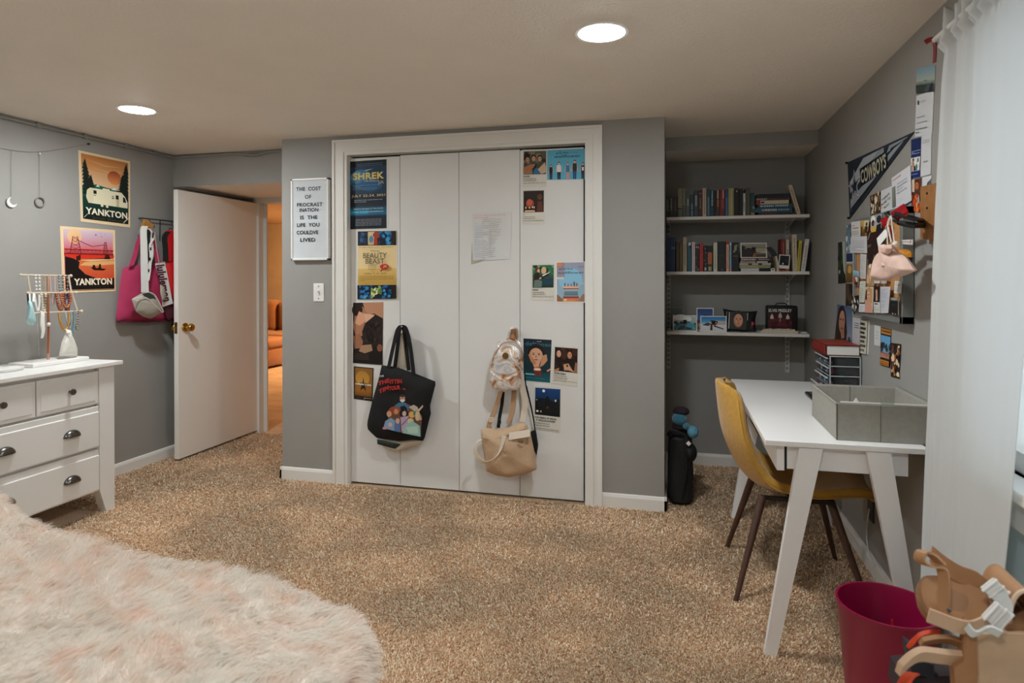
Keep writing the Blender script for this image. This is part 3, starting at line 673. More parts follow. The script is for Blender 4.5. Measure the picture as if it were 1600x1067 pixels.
# ================================================================== posters and papers
NY = (0, -1, 0); NL = (1, 0, 0); NR = (-1, 0, 0); YD = .0275
def cp(px): return pq(px, 'y', YD)
cardp = M('movie_card_stock', '#cfccc4', .6)
G1 = 'paper posters taped to the folding closet doors'
dk = '#0b0f14'
sheet('poster', cp([(546, 251), (607, 247), (607, 357), (546, 359)]), NY, 'tall blue show poster with gold lettering at the top corner of the closet doors', 'poster', [
    ('r', .015, .005, .955, .985, '#0c1826', '#0a1420'), ('r', .015, .50, .955, .9, '#10293f', '#123049'), ('e', .3, .72, .3, .14, '#1d4a6e', '#2a5f86'), ('e', .2, .75, .16, .09, '#3a6d90', '#4d7f9f'), ('e', .55, .62, .3, .08, '#17466c', '#1d5580'),
    ('r', .015, .215, .955, .30, '#0d5a7c', '#0c4a68'), ('r', .015, .22, .5, .285, '#1585ac', '#0f6a8e'), ('r', .015, .19, .955, .215, '#0b2a3c', '#0d5a7c'), ('r', .015, .30, .955, .335, '#0c4a68', '#0b1a28'),
    ('l', .2, .90, .85, .95, 2, '#4a6a80'), ('p', [(.38, .835), (.46, .85), (.62, .86), (.46, .84)], '#c7d8e4'),
    ('t', 'SHREK', .5, .762, .10, '#c8b86c', .80, .035), ('t', 'THE MUSICAL', .58, .690, .022, '#c6c0b0', .40), ('t', 'JR', .82, .655, .055, '#a99c8a', .16),
    ('l', .1, .56, .72, .64, 4, '#5a86a6'), ('t', 'JULY 22-24, 2021', .5, .475, .042, '#c3b48e', .86, .01), ('l', .14, .38, .86, .43, 2, '#8fa0a8'),
    ('t', 'TICKETS ON SALE AT THE DOOR', .5, .292, .018, '#bfe6f2', .76), ('t', 'PRIOR TO EACH PERFORMANCE', .5, .247, .018, '#bfe6f2', .78), ('l', .18, .045, .84, .15, 5, '#8c8f92')], 1.3, group=G1)
sheet('poster', cp([(558, 360), (621, 359), (622, 468), (558, 469)]), NY, 'gold show poster with colourful bands above and below its title', 'poster', [
    ('r', .02, .01, .97, .99, '#d2bb86', '#dcc493'), ('r', .02, .22, .97, .45, '#b8913f', '#cfae68'),
    ('r', .02, .78, .97, .985, '#131b2b'), ('n', 5, .07, .79, .28, .98, ['#1b3a5e', '#2c5a80', '#243046', '#101722'], 18, .045), ('r', .28, .79, .45, .975, '#b9a377', '#cdb98c'), ('p', [(.42, .79), (.52, .79), (.50, .97), (.44, .97)], '#a22b20'), ('e', .5, .93, .1, .045, '#8d3a24'), ('e', .36, .87, .055, .05, '#4b7f95'), ('n', 8, .55, .79, .88, .98, ['#1766a0', '#1f7ab8', '#0f3c62', '#3a8fc0'], 22, .06), ('p', [(.56, .79), (.72, .79), (.7, .88), (.6, .90)], '#0c0f16'), ('r', .86, .79, .97, .98, '#26160f'),
    ('r', .02, .015, .97, .215, '#0d1a2c'), ('n', 9, .08, .02, .38, .21, ['#184f86', '#2a76b0', '#0c2a4a', '#3b93c4'], 20, .05), ('n', 12, .36, .02, .64, .21, ['#7f9a52', '#c9c27c', '#53713a', '#e0d9a0'], 16, .055), ('n', 14, .62, .02, .86, .21, ['#1a5a92', '#2f86b8', '#0d2f52'], 16, .05), ('r', .88, .02, .97, .21, '#1c120e'),
    ('l', .08, .745, .92, .765, 1, '#7d6c46'), ('t', 'Disney', .48, .70, .030, '#3a3320', .22), ('t', 'BEAUTY', .47, .635, .075, '#2c2a20', .58), ('t', 'BEAST', .47, .555, .07, '#2c2a20', .46), ('p', [(.35, .512), (.6, .505), (.35, .507)], '#2c2a20'), ('e', .70, .475, .11, .038, '#b0241c'), ('p', [(.60, .42), (.72, .47), (.62, .40)], '#8e1f18'), ('t', 'JR', .72, .475, .035, '#d9b890', .1, .02),
    ('l', .3, .43, .52, .50, 3, '#8a7648'), ('t', 'APRIL 7-10, 2021', .48, .375, .026, '#5c4a26', .54), ('l', .08, .265, .93, .35, 4, '#83652c')], 1.25, group=G1)
sheet('poster', cp([(552, 473), (599, 472), (598, 570), (552, 567)]), NY, 'dark poster of a couple about to kiss', 'poster', [
    ('r', 0, 0, 1, 1, '#14100e', '#1c1613'), ('p', [(.0, .60), (.05, .80), (.30, .94), (.55, .82), (.42, .64), (.45, .48), (.1, .42)], '#9a6a50'), ('p', [(.32, 1), (1, 1), (1, .74), (.7, .82), (.5, .80), (.38, .9)], '#a8795c'), ('e', .14, .88, .18, .10, '#21130d'), ('p', [(.05, .66), (.2, .86), (.42, .80), (.44, .70), (.22, .62)], '#c08e70'), ('p', [(.36, .82), (.72, .80), (.6, .68), (.44, .64)], '#c59a80'), ('p', [(.40, .66), (.70, .78), (1, .70), (1, .32), (.36, .30), (.30, .52)], '#221a17'), ('p', [(.0, .44), (.22, .50), (.34, .36), (.28, .25), (.05, .24)], '#8a5c44'), ('p', [(.28, .30), (.62, .32), (.66, .22), (.4, .17), (.2, .2)], '#94745a'), ('e', .90, .27, .09, .06, '#7a4a35'), ('r', 0, 0, 1, .17, '#120e0c'), ('l', .05, .06, .55, .17, 4, '#4e3a30'), ('n', 3, .4, .34, .98, .68, ['#2a211d', '#19120f', '#332822'], 16, .08)], 1.35, group=G1)
sheet('poster', cp([(553, 572), (584, 575), (582, 627), (553, 623)]), NY, 'small amber poster with a black star and white title', 'poster', [
    ('r', 0, 0, 1, 1, '#17100a'), ('r', .05, .12, .95, .97, '#8a5a22', '#7b5526'), ('e', .45, .66, .36, .22, '#b5833a', '#9c7030'), ('r', .05, .12, .95, .3, '#6d4013', '#8a5a22'), ('p', [(.5, .70), (.54, .52), (.72, .52), (.58, .43), (.66, .28), (.5, .37), (.34, .28), (.42, .43), (.28, .52), (.46, .52)], '#1b120b'), ('t', 'HAMILTON', .5, .475, .05, '#e8e0cf', .80, .03), ('l', .08, .03, .4, .09, 2, '#5a4a3a'), ('l', .55, .03, .95, .09, 2, '#cfc8ba')], 1.35, group=G1)
# film cards: white card, photo, title and lines
def filmcard(px, label, photo, title, tw, k=1.3, ph=(.06, .34, .97, .955), title2=None):
    x0, y0, x1, y1 = ph
    spec = [('r', 0, 0, 1, 1, '#c4c0b6', '#c6c3ba')]
    for d in photo:                                         # photo drawn in its own unit square
        o = d[0]; X = lambda v: x0+v*(x1-x0); Y = lambda v: y0+v*(y1-y0)
        if o == 'r': d = ('r', X(d[1]), Y(d[2]), X(d[3]), Y(d[4]))+tuple(d[5:])
        elif o == 'e': d = ('e', X(d[1]), Y(d[2]), d[3]*(x1-x0), d[4]*(y1-y0))+tuple(d[5:])
        elif o == 'p': d = ('p', [(X(a), Y(c)) for a, c in d[1]], d[2])
        elif o == 'n': d = ('n', d[1], X(d[2]), Y(d[3]), X(d[4]), Y(d[5]), d[6], d[7], d[8])
        elif o == 'f': d = ('f', X(d[1]), Y(d[2]), d[3]*(x1-x0), d[4]*(y1-y0))+tuple(d[5:])
        spec.append(d)
    ty = y0-.055
    spec.append(('t', title, x0+tw/2, ty, .038, '#1c1a18', tw, .03) if title else ('l', x0, ty-.025, x0+tw, ty+.025, 1, '#1c1a18'))
    if title2: spec.append(('t', title2, x0+tw/2, ty-.06, .038, '#1c1a18', tw*.9, .03)); ty -= .06
    spec += [('l', x0, ty-.14, x0+.6*(x1-x0), ty-.04, 2, '#7b776f'), ('l', x0, ty-.20, x1, ty-.16, 1, '#7b776f')]
    return sheet('film_card', cp(px), NY, label, 'poster', spec, k, group='film cards on the closet doors')
filmcard([(816, 234), (855, 233), (854, 292), (816, 293)], 'film card of a crowd of friends huddled together beside the sky blue poster', [('r', 0, 0, 1, 1, '#39352e', '#4b564d'), ('n', 21, 0, .45, 1, 1, ['#2a1d18', '#5b4a3c', '#7b6b58', '#1d1613', '#536058'], 22, .1), ('f', .18, .62, .09, .12, '#a97b5d', '#1b110d', '#7a4f3a'), ('f', .45, .66, .09, .12, '#b58a6c', '#17100d', '#7a4f3a'), ('f', .72, .64, .09, .12, '#b58a6c', '#17100d', '#805541'), ('p', [(0, .3), (.3, .42), (.52, .44), (.5, .3), (.2, .12), (0, .1)], '#9c6543'), ('p', [(.42, .05), (.55, .28), (.78, .2), (.8, 0), (.5, 0)], '#2f6384'), ('p', [(.64, .2), (.95, .5), (1, .3), (1, .05), (.8, .0)], '#b59a80'), ('p', [(.0, .12), (.4, .2), (.4, .0), (0, 0)], '#8a6a50'), ('p', [(.4, .22), (.6, .5), (.55, .25)], '#191412')], 'SKINS', .26)
filmcard([(816, 296), (851, 295), (850.5, 350), (816, 351)], 'film card of birthday candles glowing in a dark room', [('r', 0, 0, 1, 1, '#1c1310', '#2a211b'), ('e', .32, .40, .2, .2, '#7a2f20', '#a04a35'), ('e', .30, .46, .14, .16, '#b8563e'), ('f', .8, .7, .13, .14, '#5b3a2c', '#2a1712', '#48291f'), ('p', [(.66, .02), (.7, .5), (.92, .5), (.98, .02)], '#5c3128'), ('p', [(.05, .02), (.58, .02), (.55, .1), (.08, .1)], '#d9a27a'), ('e', .12, .22, .025, .05, '#f1d8b0'), ('e', .3, .22, .025, .05, '#f1d8b0'), ('e', .45, .24, .025, .05, '#f1d8b0'), ('e', .53, .23, .025, .05, '#f1d8b0')], '', .32)
filmcard([(830, 412), (866.5, 411), (866, 469), (830, 469)], 'film card of two people reading on a green lawn', [('r', 0, 0, 1, 1, '#24352a', '#3c6444'), ('n', 31, 0, .5, 1, 1, ['#2f6a45', '#3f8257', '#1a2a20', '#6aa07c'], 22, .1), ('e', .22, .80, .1, .1, '#5e2a1e'), ('e', .29, .74, .06, .09, '#d2a78c'), ('e', .54, .76, .12, .16, '#c9a57c'), ('p', [(.06, .3), (.1, .65), (.3, .7), (.36, .42), (.22, .3)], '#2a1d1a'), ('p', [(.3, .48), (.5, .60), (.8, .66), (.74, .56), (.45, .40)], '#171a22'), ('p', [(.46, .55), (.84, .7), (.78, .64), (.5, .5)], '#d9d6d0'), ('p', [(.06, .0), (.1, .34), (.3, .36), (.46, .28), (.44, 0)], '#5d6e66'), ('p', [(.44, .08), (.5, .40), (1, .42), (1, .1), (.8, .12)], '#1d3a4a'), ('p', [(.3, .4), (.44, .5), (.4, .38)], '#cfa98e')], 'SPEAK', .27)
filmcard([(865, 539), (904, 542), (902.5, 604), (863, 599)], 'film card of two dark haired people on a black ground', [('r', 0, 0, 1, 1, '#150d0b', '#1d120f'), ('n', 41, 0, 0, 1, 1, ['#24130f', '#3a1f18', '#0f0908', '#4b2a20'], 18, .12), ('f', .18, .72, .1, .15, '#c99a7a', '#1a0d0a', '#8a5a42'), ('f', .66, .70, .1, .15, '#b98766', '#160c09', '#80513c'), ('p', [(.4, .3), (.62, .36), (.8, .1), (1, .0), (.6, .08), (.44, .06)], '#bb8d70'), ('e', .57, .26, .04, .05, '#1a0f0c'), ('p', [(0, .05), (.22, .15), (.2, .0), (0, 0)], '#a57655'), ('p', [(.86, .0), (.92, .45), (1, .4), (1, 0)], '#8a5f4a'), ('e', .42, .70, .14, .2, '#3b1d17')], 'THIRTEEN', .47)
filmcard([(834, 602), (877, 605), (876, 676), (833, 670)], 'film card of a night street with lamps under a deep blue sky', [('r', 0, 0, 1, 1, '#0b0d12', '#0f3264'), ('r', 0, .55, 1, 1, '#0c2848', '#0e3e78'), ('r', 0, 0, 1, .5, '#090a0d', '#0f141d'), ('n', 51, 0, .3, 1, .62, ['#0a0d12', '#101620', '#0b1018'], 18, .12), ('p', [(.36, .4), (.44, .66), (.5, .74), (.58, .6), (.62, .4)], '#07090c'), ('e', .34, .90, .055, .055, '#d3e2ee'), ('e', .82, .58, .035, .04, '#cfe2f2'), ('e', .1, .14, .05, .04, '#f1e0c8'), ('e', .24, .14, .025, .035, '#d8b894'), ('e', .07, .56, .03, .03, '#6d88a0'), ('e', .5, .3, .03, .03, '#7a3a2a')], 'THE PERKS OF BEING', .78, title2='A WALLFLOWER')
blue = '#4f93ae'
sheet('poster', cp([(855, 235), (915.5, 232), (915, 280), (855, 281)]), NY, 'sky blue film poster with five people standing in a row', 'poster', [
    ('r', .0, .0, 1, 1, '#57a3bb', '#4d93ad'), ('t', 'the', .33, .955, .05, '#1c2a33', .06), ('t', 'perks', .40, .885, .085, '#1a2830', .32, .01), ('t', 'of being a', .70, .885, .05, '#2c4450', .22), ('t', 'wallflower', .52, .775, .095, '#1a2830', .68, .01),
    ('h', .10, .01, .50, '#c99c84', '#241711', '#16161a', '#2a2024'), ('h', .31, .01, .58, '#cfa48c', '#2a1b14', '#c9c9c6', '#17191f'), ('h', .54, .01, .55, '#cfa48c', '#5c3a25', '#2f6f92', '#b98a8a'), ('h', .72, .01, .62, '#cfa48c', '#1d130f', '#1f2422', '#23466c'), ('h', .93, .02, .52, '#cfa48c', '#1d130f', '#15181d', '#17191f'), ('r', .905, .28, .955, .40, '#d9d9d8')], 1.35, group=G1)
sheet('poster', cp([(868.5, 409.5), (914.5, 408.5), (914.5, 473), (869, 473)]), NY, 'pale blue film poster with people sitting above a truck cab', 'poster', [
    ('r', .0, .0, 1, 1, '#dcd6cf'), ('r', .03, .03, .97, .985, '#86a9b8', '#8e93a6'), ('e', .5, .55, .40, .3, '#7fb0c8'), ('r', .03, .6, .3, .985, '#8b8a9d', '#8f7f88'), ('e', .13, .94, .08, .05, '#d07a44'), ('r', .03, .58, .28, .63, '#c9bfae'), ('r', .75, .85, .97, .9, '#8d8297'), ('r', .78, .45, .97, .49, '#a7adb2'),
    ('t', 'the', .22, .87, .02, '#2b3340', .07), ('t', 'perks', .35, .825, .05, '#27313c', .45, .01), ('t', 'wallflower', .51, .735, .05, '#27313c', .90, .01), ('r', .03, .03, .97, .12, '#8a6a55', '#7c8a92'), ('p', [(.03, .03), (.03, .2), (.1, .18), (.2, .1), (.22, .03)], '#8a5f45'), ('p', [(.97, .03), (.97, .22), (.9, .2), (.82, .1), (.8, .03)], '#8a6a52'),
    ('r', .25, .35, .78, .41, '#d99a7d', '#e0a88c'), ('r', .25, .33, .78, .352, '#5c241c'), ('r', .25, .15, .78, .33, '#7d8f96', '#9fb2b8'), ('r', .28, .18, .75, .29, '#566a74', '#6a8290'), ('r', .25, .125, .78, .15, '#6a1f1b'), ('r', .25, .03, .78, .125, '#c98a5c', '#b5573f'), ('e', .32, .07, .06, .03, '#d9b28a'), ('e', .71, .07, .06, .03, '#c06a50'),
    ('h', .31, .40, .10, '#c99c84', '#2a1b14', '#3a2c30', '#3a2c30'), ('h', .42, .40, .08, '#c99c84', '#2a1b14', '#5a3a30', '#2a2c34'), ('h', .53, .40, .09, '#c99c84', '#2a1b14', '#a2715c', '#2a2c34'), ('h', .63, .40, .13, '#c99c84', '#1d130f', '#3a2a26', '#2a2c34'), ('h', .72, .40, .09, '#c99c84', '#1d130f', '#2c2220', '#2a2c34')], 1.3, group=G1)
sheet('poster', cp([(818, 528.5), (862, 531), (859.5, 598), (818, 594)]), NY, 'teal music poster of a person holding their face beside the pearly backpack', 'poster', [
    ('r', 0, 0, 1, 1, '#10343c', '#171f22'), ('r', 0, .0, 1, .22, '#155560', '#0f3c44'), ('t', 'deftones', .52, .885, .10, '#2f5f78', .90, .02), ('l', .48, .93, .92, .96, 1, '#c8c4ba'), ('f', .46, .60, .25, .19, '#c4977a', '#1d120e', '#8a5a42'), ('p', [(.30, .48), (.62, .48), (.56, .33), (.40, .33)], '#c4977a'), ('p', [(.70, .62), (.84, .66), (.88, .52), (.74, .40), (.6, .34)], '#b58468'), ('p', [(.18, .62), (.24, .64), (.48, .44), (.42, .38), (.28, .46)], '#b07a5a'), ('e', .52, .28, .14, .07, '#b5513c'), ('e', .52, .29, .13, .03, '#d8c0ae'), ('p', [(.42, .26), (.46, .10), (.56, .2), (.66, .07), (.66, .26)], '#6e2a1e'), ('r', .08, .15, .42, .175, '#8fb8bc'), ('r', .02, .07, .8, .09, '#1c6c78'), ('p', [(.86, .28), (1, .34), (1, .30), (.9, .25)], '#c98a70')], 1.35, group=G1)
# hand-written list, its lower corners lifting
o = sheet('handwritten_list', cp([(737.5, 334), (800, 331), (797, 405), (739, 407)]), NY, 'white hand-written list with faded pink heading taped to the closet doors', 'paper', [
    ('r', 0, 0, 1, 1, '#c9cacb', '#c6c5c2'), ('l', .05, .88, .85, .97, 2, '#c79a9a'), ('l', .06, .05, .26, .85, 17, '#aab4c2'), ('l', .28, .03, .46, .88, 19, '#9a9996'), ('l', .48, .04, .66, .88, 19, '#9c9b98'), ('l', .66, .50, .8, .86, 7, '#a5a39f')], 1.28, th=.003)
b = B(); q = [at(u, v, 'y', YD-.001) for u, v in [(739, 407), (760, 404.5), (751, 408), (736.5, 412.5), (737.5, 380)]]
b.prism([(p.x, p.y-.004, p.z) for p in q], (0, .0008, 0)); obj('lifted_corner', b, M('paper_back', '#bdb6a6', .8), o)

# letter board and light switch on the closet wall
t = thing('letter_board', at(484, 342, 'y', 0), 'white felt letter board with black letters above the light switch', 'letter board')
x0, x1, z0, z1 = .083, .348, 1.408, 1.925
b = B()
for a, c in [((x0, -.03, z0), (x0+.012, 0, z1)), ((x1-.012, -.03, z0), (x1, 0, z1)), ((x0, -.03, z1-.012), (x1, 0, z1)), ((x0, -.03, z0), (x1, 0, z0+.012))]: b.box(a, c, 0, None, .0015, 1)
obj('frame', b, white_m, t)
fm = M('felt_white', '#dfe3e6', .9); b = B(); n = 62; hh = (z1-z0-.024)/n
for i in range(n): b.box((x0+.012, -.024, z0+.012+i*hh), (x1-.012, -.012, z0+.012+(i+.72)*hh))
b.box((x0+.012, -.02, z0+.012), (x1-.012, -.004, z1-.012)); o = obj('felt_panel', b, fm, t); o['kind'] = 'stuff'
a = Art([(x0, -.024, z1), (x1, -.024, z1), (x1, -.024, z0), (x0, -.024, z0)], NY, .0015)
for s_, cx, cz, w_ in [('THE  COST', .47, .873, .66), ('OF', .46, .775, .17), ('PROCRAST', .50, .680, .68), ('INATION', .48, .615, .50), ('IS  THE', .48, .524, .46), ('LIFE  YOU', .46, .432, .60), ('COULDVE', .44, .340, .58), ('LIVED', .45, .250, .40)]:
    a.text(s_, cx, cz, .046, lin('#121212'), w_, .02)
a.done(t)
t = thing('light_switch', at(498, 457, 'y', 0), 'white toggle light switch plate beside the closet trim', 'switch')
b = B(); b.box((.228, -.006, 1.146), (.302, 0, 1.262), 0, None, .004); obj('plate', b, white_m, t)
b = B(); b.box((.257, -.009, 1.190), (.273, -.005, 1.218)); b.box((.2605, -.022, 1.205), (.2695, -.006, 1.217), 0, None, .002); obj('toggle', b, white_m, t)
for z in (1.166, 1.242):
    b = B(); b.lathe([(.004, 0), (.003, .0015), (0, .002)], (0, 0, 0), 10, 0, Matrix.Translation((.265, -.006, z)) @ Matrix.Rotation(math.pi/2, 4, 'X')); obj('screw', b, pewter_m, t)

# two travel posters on the wall above the dresser
def lp(px): return pq(px, 'x', XL+.001)
cream = '#dcc6a0'; pine = '#0d1a18'
def pine_tree(cx, y0, y1, w_, side=0):
    out = []; n = 9
    for i in range(n):
        f = i/n; yb = y0+(y1-y0)*f; ww = w_*(1-f)**.8+.012; out.append(('p', [(cx-ww, yb), (cx+ww, yb-.005), (cx+.01, yb+(y1-y0)/n*1.9)], '#14211d'))
    return out
G2 = 'travel posters on the wall above the dresser'
sheet('poster', lp([(122, 234.5), (203, 252), (203, 355.5), (126, 346)]), NL, 'travel poster of a cream camper among pines under an orange sun', 'poster', [
    ('r', 0, 0, 1, 1, cream), ('r', .045, .045, .96, .965, '#0f4a3c', '#b47846'), ('r', .045, .52, .96, .965, '#d9b48c', '#b5763f'), ('r', .045, .75, .96, .965, '#c8905a', '#b0703a'), ('p', [(.1, .90), (.5, .86), (.9, .88), (.5, .84)], '#c99a68'), ('p', [(.2, .8), (.6, .77), (.9, .82), (.6, .75)], '#d0a070'), ('e', .67, .70, .14, .10, '#d98a4e', '#8e3d2c'),
    ('p', [(.045, .50), (.3, .56), (.5, .54), (.7, .53), (.96, .5), (.96, .3), (.045, .3)], '#0f5a48'), ('p', [(.3, .53), (.34, .56), (.38, .53)], '#cfe0d8'), ('p', [(.60, .52), (.67, .56), (.72, .52)], '#cfe0d8'), ('r', .045, .045, .96, .36, '#0c1513', '#0d3a30')]
    + clipx(pine_tree(.10, .40, .86, .17) + pine_tree(.2, .36, .66, .13) + pine_tree(.90, .40, .90, .17) + pine_tree(.82, .38, .74, .12), .045, .96) + [
    ('p', [(.10, .36), (.12, .46), (.18, .50), (.80, .50), (.88, .44), (.93, .36), (.93, .28), (.14, .28)], '#d9d2b4'), ('p', [(.10, .36), (.12, .46), (.18, .50), (.28, .50), (.22, .28), (.14, .28)], '#cfc6a6'), ('r', .42, .50, .56, .52, '#ded8bc'), ('r', .24, .42, .30, .47, '#12181a'), ('r', .24, .395, .29, .405, '#2a2a26'), ('r', .60, .39, .645, .405, '#2a2a26'), ('r', .68, .39, .74, .45, '#12181a'), ('r', .69, .28, .75, .39, '#b9b08a'), ('r', .60, .42, .64, .43, '#2a2a26'), ('p', [(.83, .36), (.83, .44), (.87, .43), (.90, .36)], '#161c1e'), ('e', .40, .265, .028, .018, '#d9d2b4'), ('e', .50, .262, .028, .018, '#d9d2b4'),
    ('t', 'YANKTON', .5, .165, .095, '#e3d9c2', .84, .035), ('t', 'South Dakota', .52, .075, .03, '#5a4a40', .62), ('p', [(.05, .06), (.12, .12), (.11, .12), (.05, .07)], '#cfc6b0'), ('p', [(.84, .05), (.95, .13), (.94, .14), (.83, .06)], '#cfc6b0')], 1.15, group=G2)
br = []
for i in range(12): x = .05+i*.075; br.append(('p', [(x, .60), (x+.03, .66), (x+.036, .66), (x+.006, .60)], '#8e2a2a')); br.append(('p', [(x+.036, .66), (x+.072, .60), (x+.066, .60), (x+.03, .66)], '#8e2a2a'))
def tower(x, w_, y0, y1):
    o_ = [('p', [(x-w_, y0), (x-w_*.82, y0), (x-w_*.30, y1), (x-w_*.42, y1)], '#8c2f33'), ('p', [(x+w_, y0), (x+w_*.82, y0), (x+w_*.30, y1), (x+w_*.42, y1)], '#8c2f33')]
    n = 5
    for i in range(n):
        a, c = y0+(y1-y0)*i/n, y0+(y1-y0)*(i+1)/n; wa, wc = w_*(1-.64*i/n), w_*(1-.64*(i+1)/n)
        o_ += [('p', [(x-wa, a), (x+wc, c), (x+wc, c-.008), (x-wa+.012, a)], '#8c2f33'), ('p', [(x+wa, a), (x-wc, c), (x-wc, c-.008), (x+wa-.012, a)], '#8c2f33')]
    return o_
sheet('poster', lp([(93.5, 353), (179.5, 359.5), (180.5, 455), (97.5, 458)]), NL, 'travel poster of a red steel bridge and rowers at dusk', 'poster', [
    ('r', 0, 0, 1, 1, '#e0c49c'), ('r', .05, .05, .955, .96, '#c2342e', '#cbb6c4'), ('r', .05, .60, .955, .96, '#c24448', '#c9b9c8'), ('r', .05, .56, .955, .70, '#b5261f', '#d0707a'), ('e', .24, .86, .13, .115, '#d9a77c', '#e0bd8e')]
    + tower(.25, .11, .60, .86) + tower(.80, .05, .60, .80) + [('p', [(.26, .82), (.55, .72), (.79, .76), (.79, .752), (.55, .712), (.26, .81)], '#a5505a'), ('r', .05, .655, .955, .668, '#a02420'), ('r', .05, .585, .955, .603, '#6e1713')] + br + [
    ('p', [(.05, .585), (.955, .585), (.955, .55), (.05, .5)], '#c9301f'), ('r', .05, .05, .955, .52, '#c9301f', '#c96a40'), ('p', [(.3, .42), (.4, .47), (.955, .50), (.955, .44), (.5, .41)], '#d8a56a'), ('p', [(.30, .50), (.955, .53), (.955, .515), (.5, .48)], '#dcb582'), ('p', [(.24, .55), (.32, .585), (.32, .5), (.24, .48)], '#3a1210'), ('p', [(.78, .585), (.86, .585), (.88, .52), (.76, .52)], '#3a1210'),
    ('p', [(.05, .55), (.2, .52), (.30, .47), (.28, .38), (.4, .28), (.6, .22), (.8, .2), (.955, .22), (.955, .05), (.05, .05)], '#120d0d'), ('p', [(.50, .385), (.80, .365), (.74, .34), (.56, .345)], '#190d0b'), ('e', .56, .40, .025, .03, '#190d0b'), ('p', [(.52, .38), (.55, .42), (.6, .38)], '#190d0b'), ('p', [(.63, .375), (.67, .42), (.71, .37)], '#190d0b'), ('e', .675, .42, .02, .024, '#190d0b'),
    ('p', [(.58, .90), (.61, .91), (.63, .893), (.61, .897)], '#2a1a1e'), ('p', [(.68, .925), (.70, .93), (.715, .92)], '#6a4a55'), ('p', [(.70, .88), (.72, .886), (.735, .876)], '#6a4a55'), ('p', [(.77, .92), (.785, .925), (.8, .917)], '#6a4a55'), ('t', 'YANKTON', .545, .165, .105, '#e6d6bd', .72, .045), ('r', .06, .15, .10, .18, '#e6d6bd'), ('l', .4, .07, .85, .09, 1, '#3a2c2a')], 1.15, group=G2)

# ---------------------------------------------------------------- wall above the desk
def rp(px): return pq(px, 'x', XR-.001)
def zz(z, x0, y0, s, pts): return [(x0+a/s, y0+c/s) for a, c in pts]
navy = '#1c2f4a'; silver = '#8f979c'
# pennant: a felt triangle with its own printed stripes, star and word
q = rp([(1325.3, 253.8), (1429.9, 205.5), (1328.7, 341.5)]); b = B(); b.prism([q[0], q[2], q[1]], (-.003, 0, 0)); 
penn = obj('pennant', b, M('navy_felt', '#121c2a', .9)); tag(penn, 'navy and silver triangular felt pennant with a star and team name', 'pennant')
tl, tip, bl = q; a = Art([tl, tl, tl, tl], NR, .003)
def pw(x, y, z=0):     # x along the pennant 0..1, y from bottom edge 0 to top edge 1
    return tl.lerp(tip, x)*(y)+bl.lerp(tip, x)*(1-y)+Vector((-1, 0, 0))*z
a.w = pw; a.W = (tip-tl).length; a.H = (tl-bl).length
for c, pts in [(silver, [(.03, .42), (.62, .72), (.62, .93), (.42, .93), (.03, .62)]), ('#a9b0b4', [(.03, .62), (.30, .93), (.55, .93), (.03, .50)]), (silver, [(.03, .10), (.03, .30), (.80, .66), (.88, .5), (.5, .18)]), ('#0f1826', [(.23, .34), (.66, -.02), (.68, .74), (.23, .74)]), ('#0f1826', [(.05, .05), (.2, .06), (.5, .18), (.03, .14)]), (silver, [(.66, .62), (.93, .55), (.93, .62), (.70, .88)]), ('#0f1826', [(.70, .58), (.9, .52), (.9, .58), (.72, .70)])]: a.poly(pts, lin(c))
def star(cx, cy, r, c):
    pts = []
    for i in range(10):
        rr_ = r if i % 2 == 0 else r*.40; t_ = math.pi/2+i*math.pi/5; pts.append((cx+rr_*math.cos(t_)*.36, cy+rr_*math.sin(t_)))
    a.poly(pts, lin(c))
star(.125, .47, .34, '#c9ced0'); star(.125, .47, .29, '#0f1a2c'); star(.125, .47, .235, '#c9ced0'); star(.125, .47, .205, '#16233a')
vs, fs, bw, bh = text_geo('COWBOYS', .03); a.z += .0004
a.t.add([pw(.25+x*.40, .40-.34*x+y*(.28+.32*x), a.z) for x, y in vs], fs, 0, None, lin('#b9b59a')); a.done(penn)
for i, (u, v) in enumerate([(1325, 254.5), (1328, 340.5)]):
    p = at(u, v, 'x', XR); b = B(); b.tube([p, p+Vector((-.012, 0, 0))], .006, 10); obj('push_pin', b, black_m, penn)

GW = 'papers pinned on the wall above the desk'
def wp(px, label, spec, k=1.25, cat='paper', name='pinned_paper', plane=None, th=.0012, mat=None):
    f = rp if plane is None else (lambda q_: pq(q_, 'x', plane))
    return sheet(name, f(px), NR, label, cat, spec, k, mat, GW, th)
wht = '#c6c8c9'
wp([(1432.2, 107.6), (1462, 102), (1461, 143), (1432.7, 147)], 'photo print of a misty lake at dusk, topmost of the papers by the curtain', [('r', 0, 0, 1, 1, '#2c3436', '#7b99a8'), ('r', 0, .48, 1, 1, '#9aa396', '#6f93a6'), ('r', 0, .3, 1, .48, '#4b5a58', '#8b968c'), ('n', 3, 0, .02, 1, .34, ['#1d2426', '#2f3a3b', '#3e4a4a'], 16, .14), ('e', .55, .48, .1, .02, '#5b625a')], 1.25, 'photograph', 'photo_print')
wp([(1432.7, 149.8), (1460, 141), (1457, 209), (1430, 214.5)], 'white letter with a small crest under the misty lake photo', [('r', 0, 0, 1, 1, '#bfc0c0', '#c2c3c4'), ('p', [(.08, .78), (.2, .76), (.2, .86), (.08, .88)], '#2a4a4a'), ('l', .26, .79, .6, .85, 2, '#7b8284'), ('l', .12, .42, .62, .50, 1, '#84888a'), ('l', .12, .30, .75, .36, 1, '#84888a'), ('l', .1, .06, .8, .22, 2, '#6b6f72')])
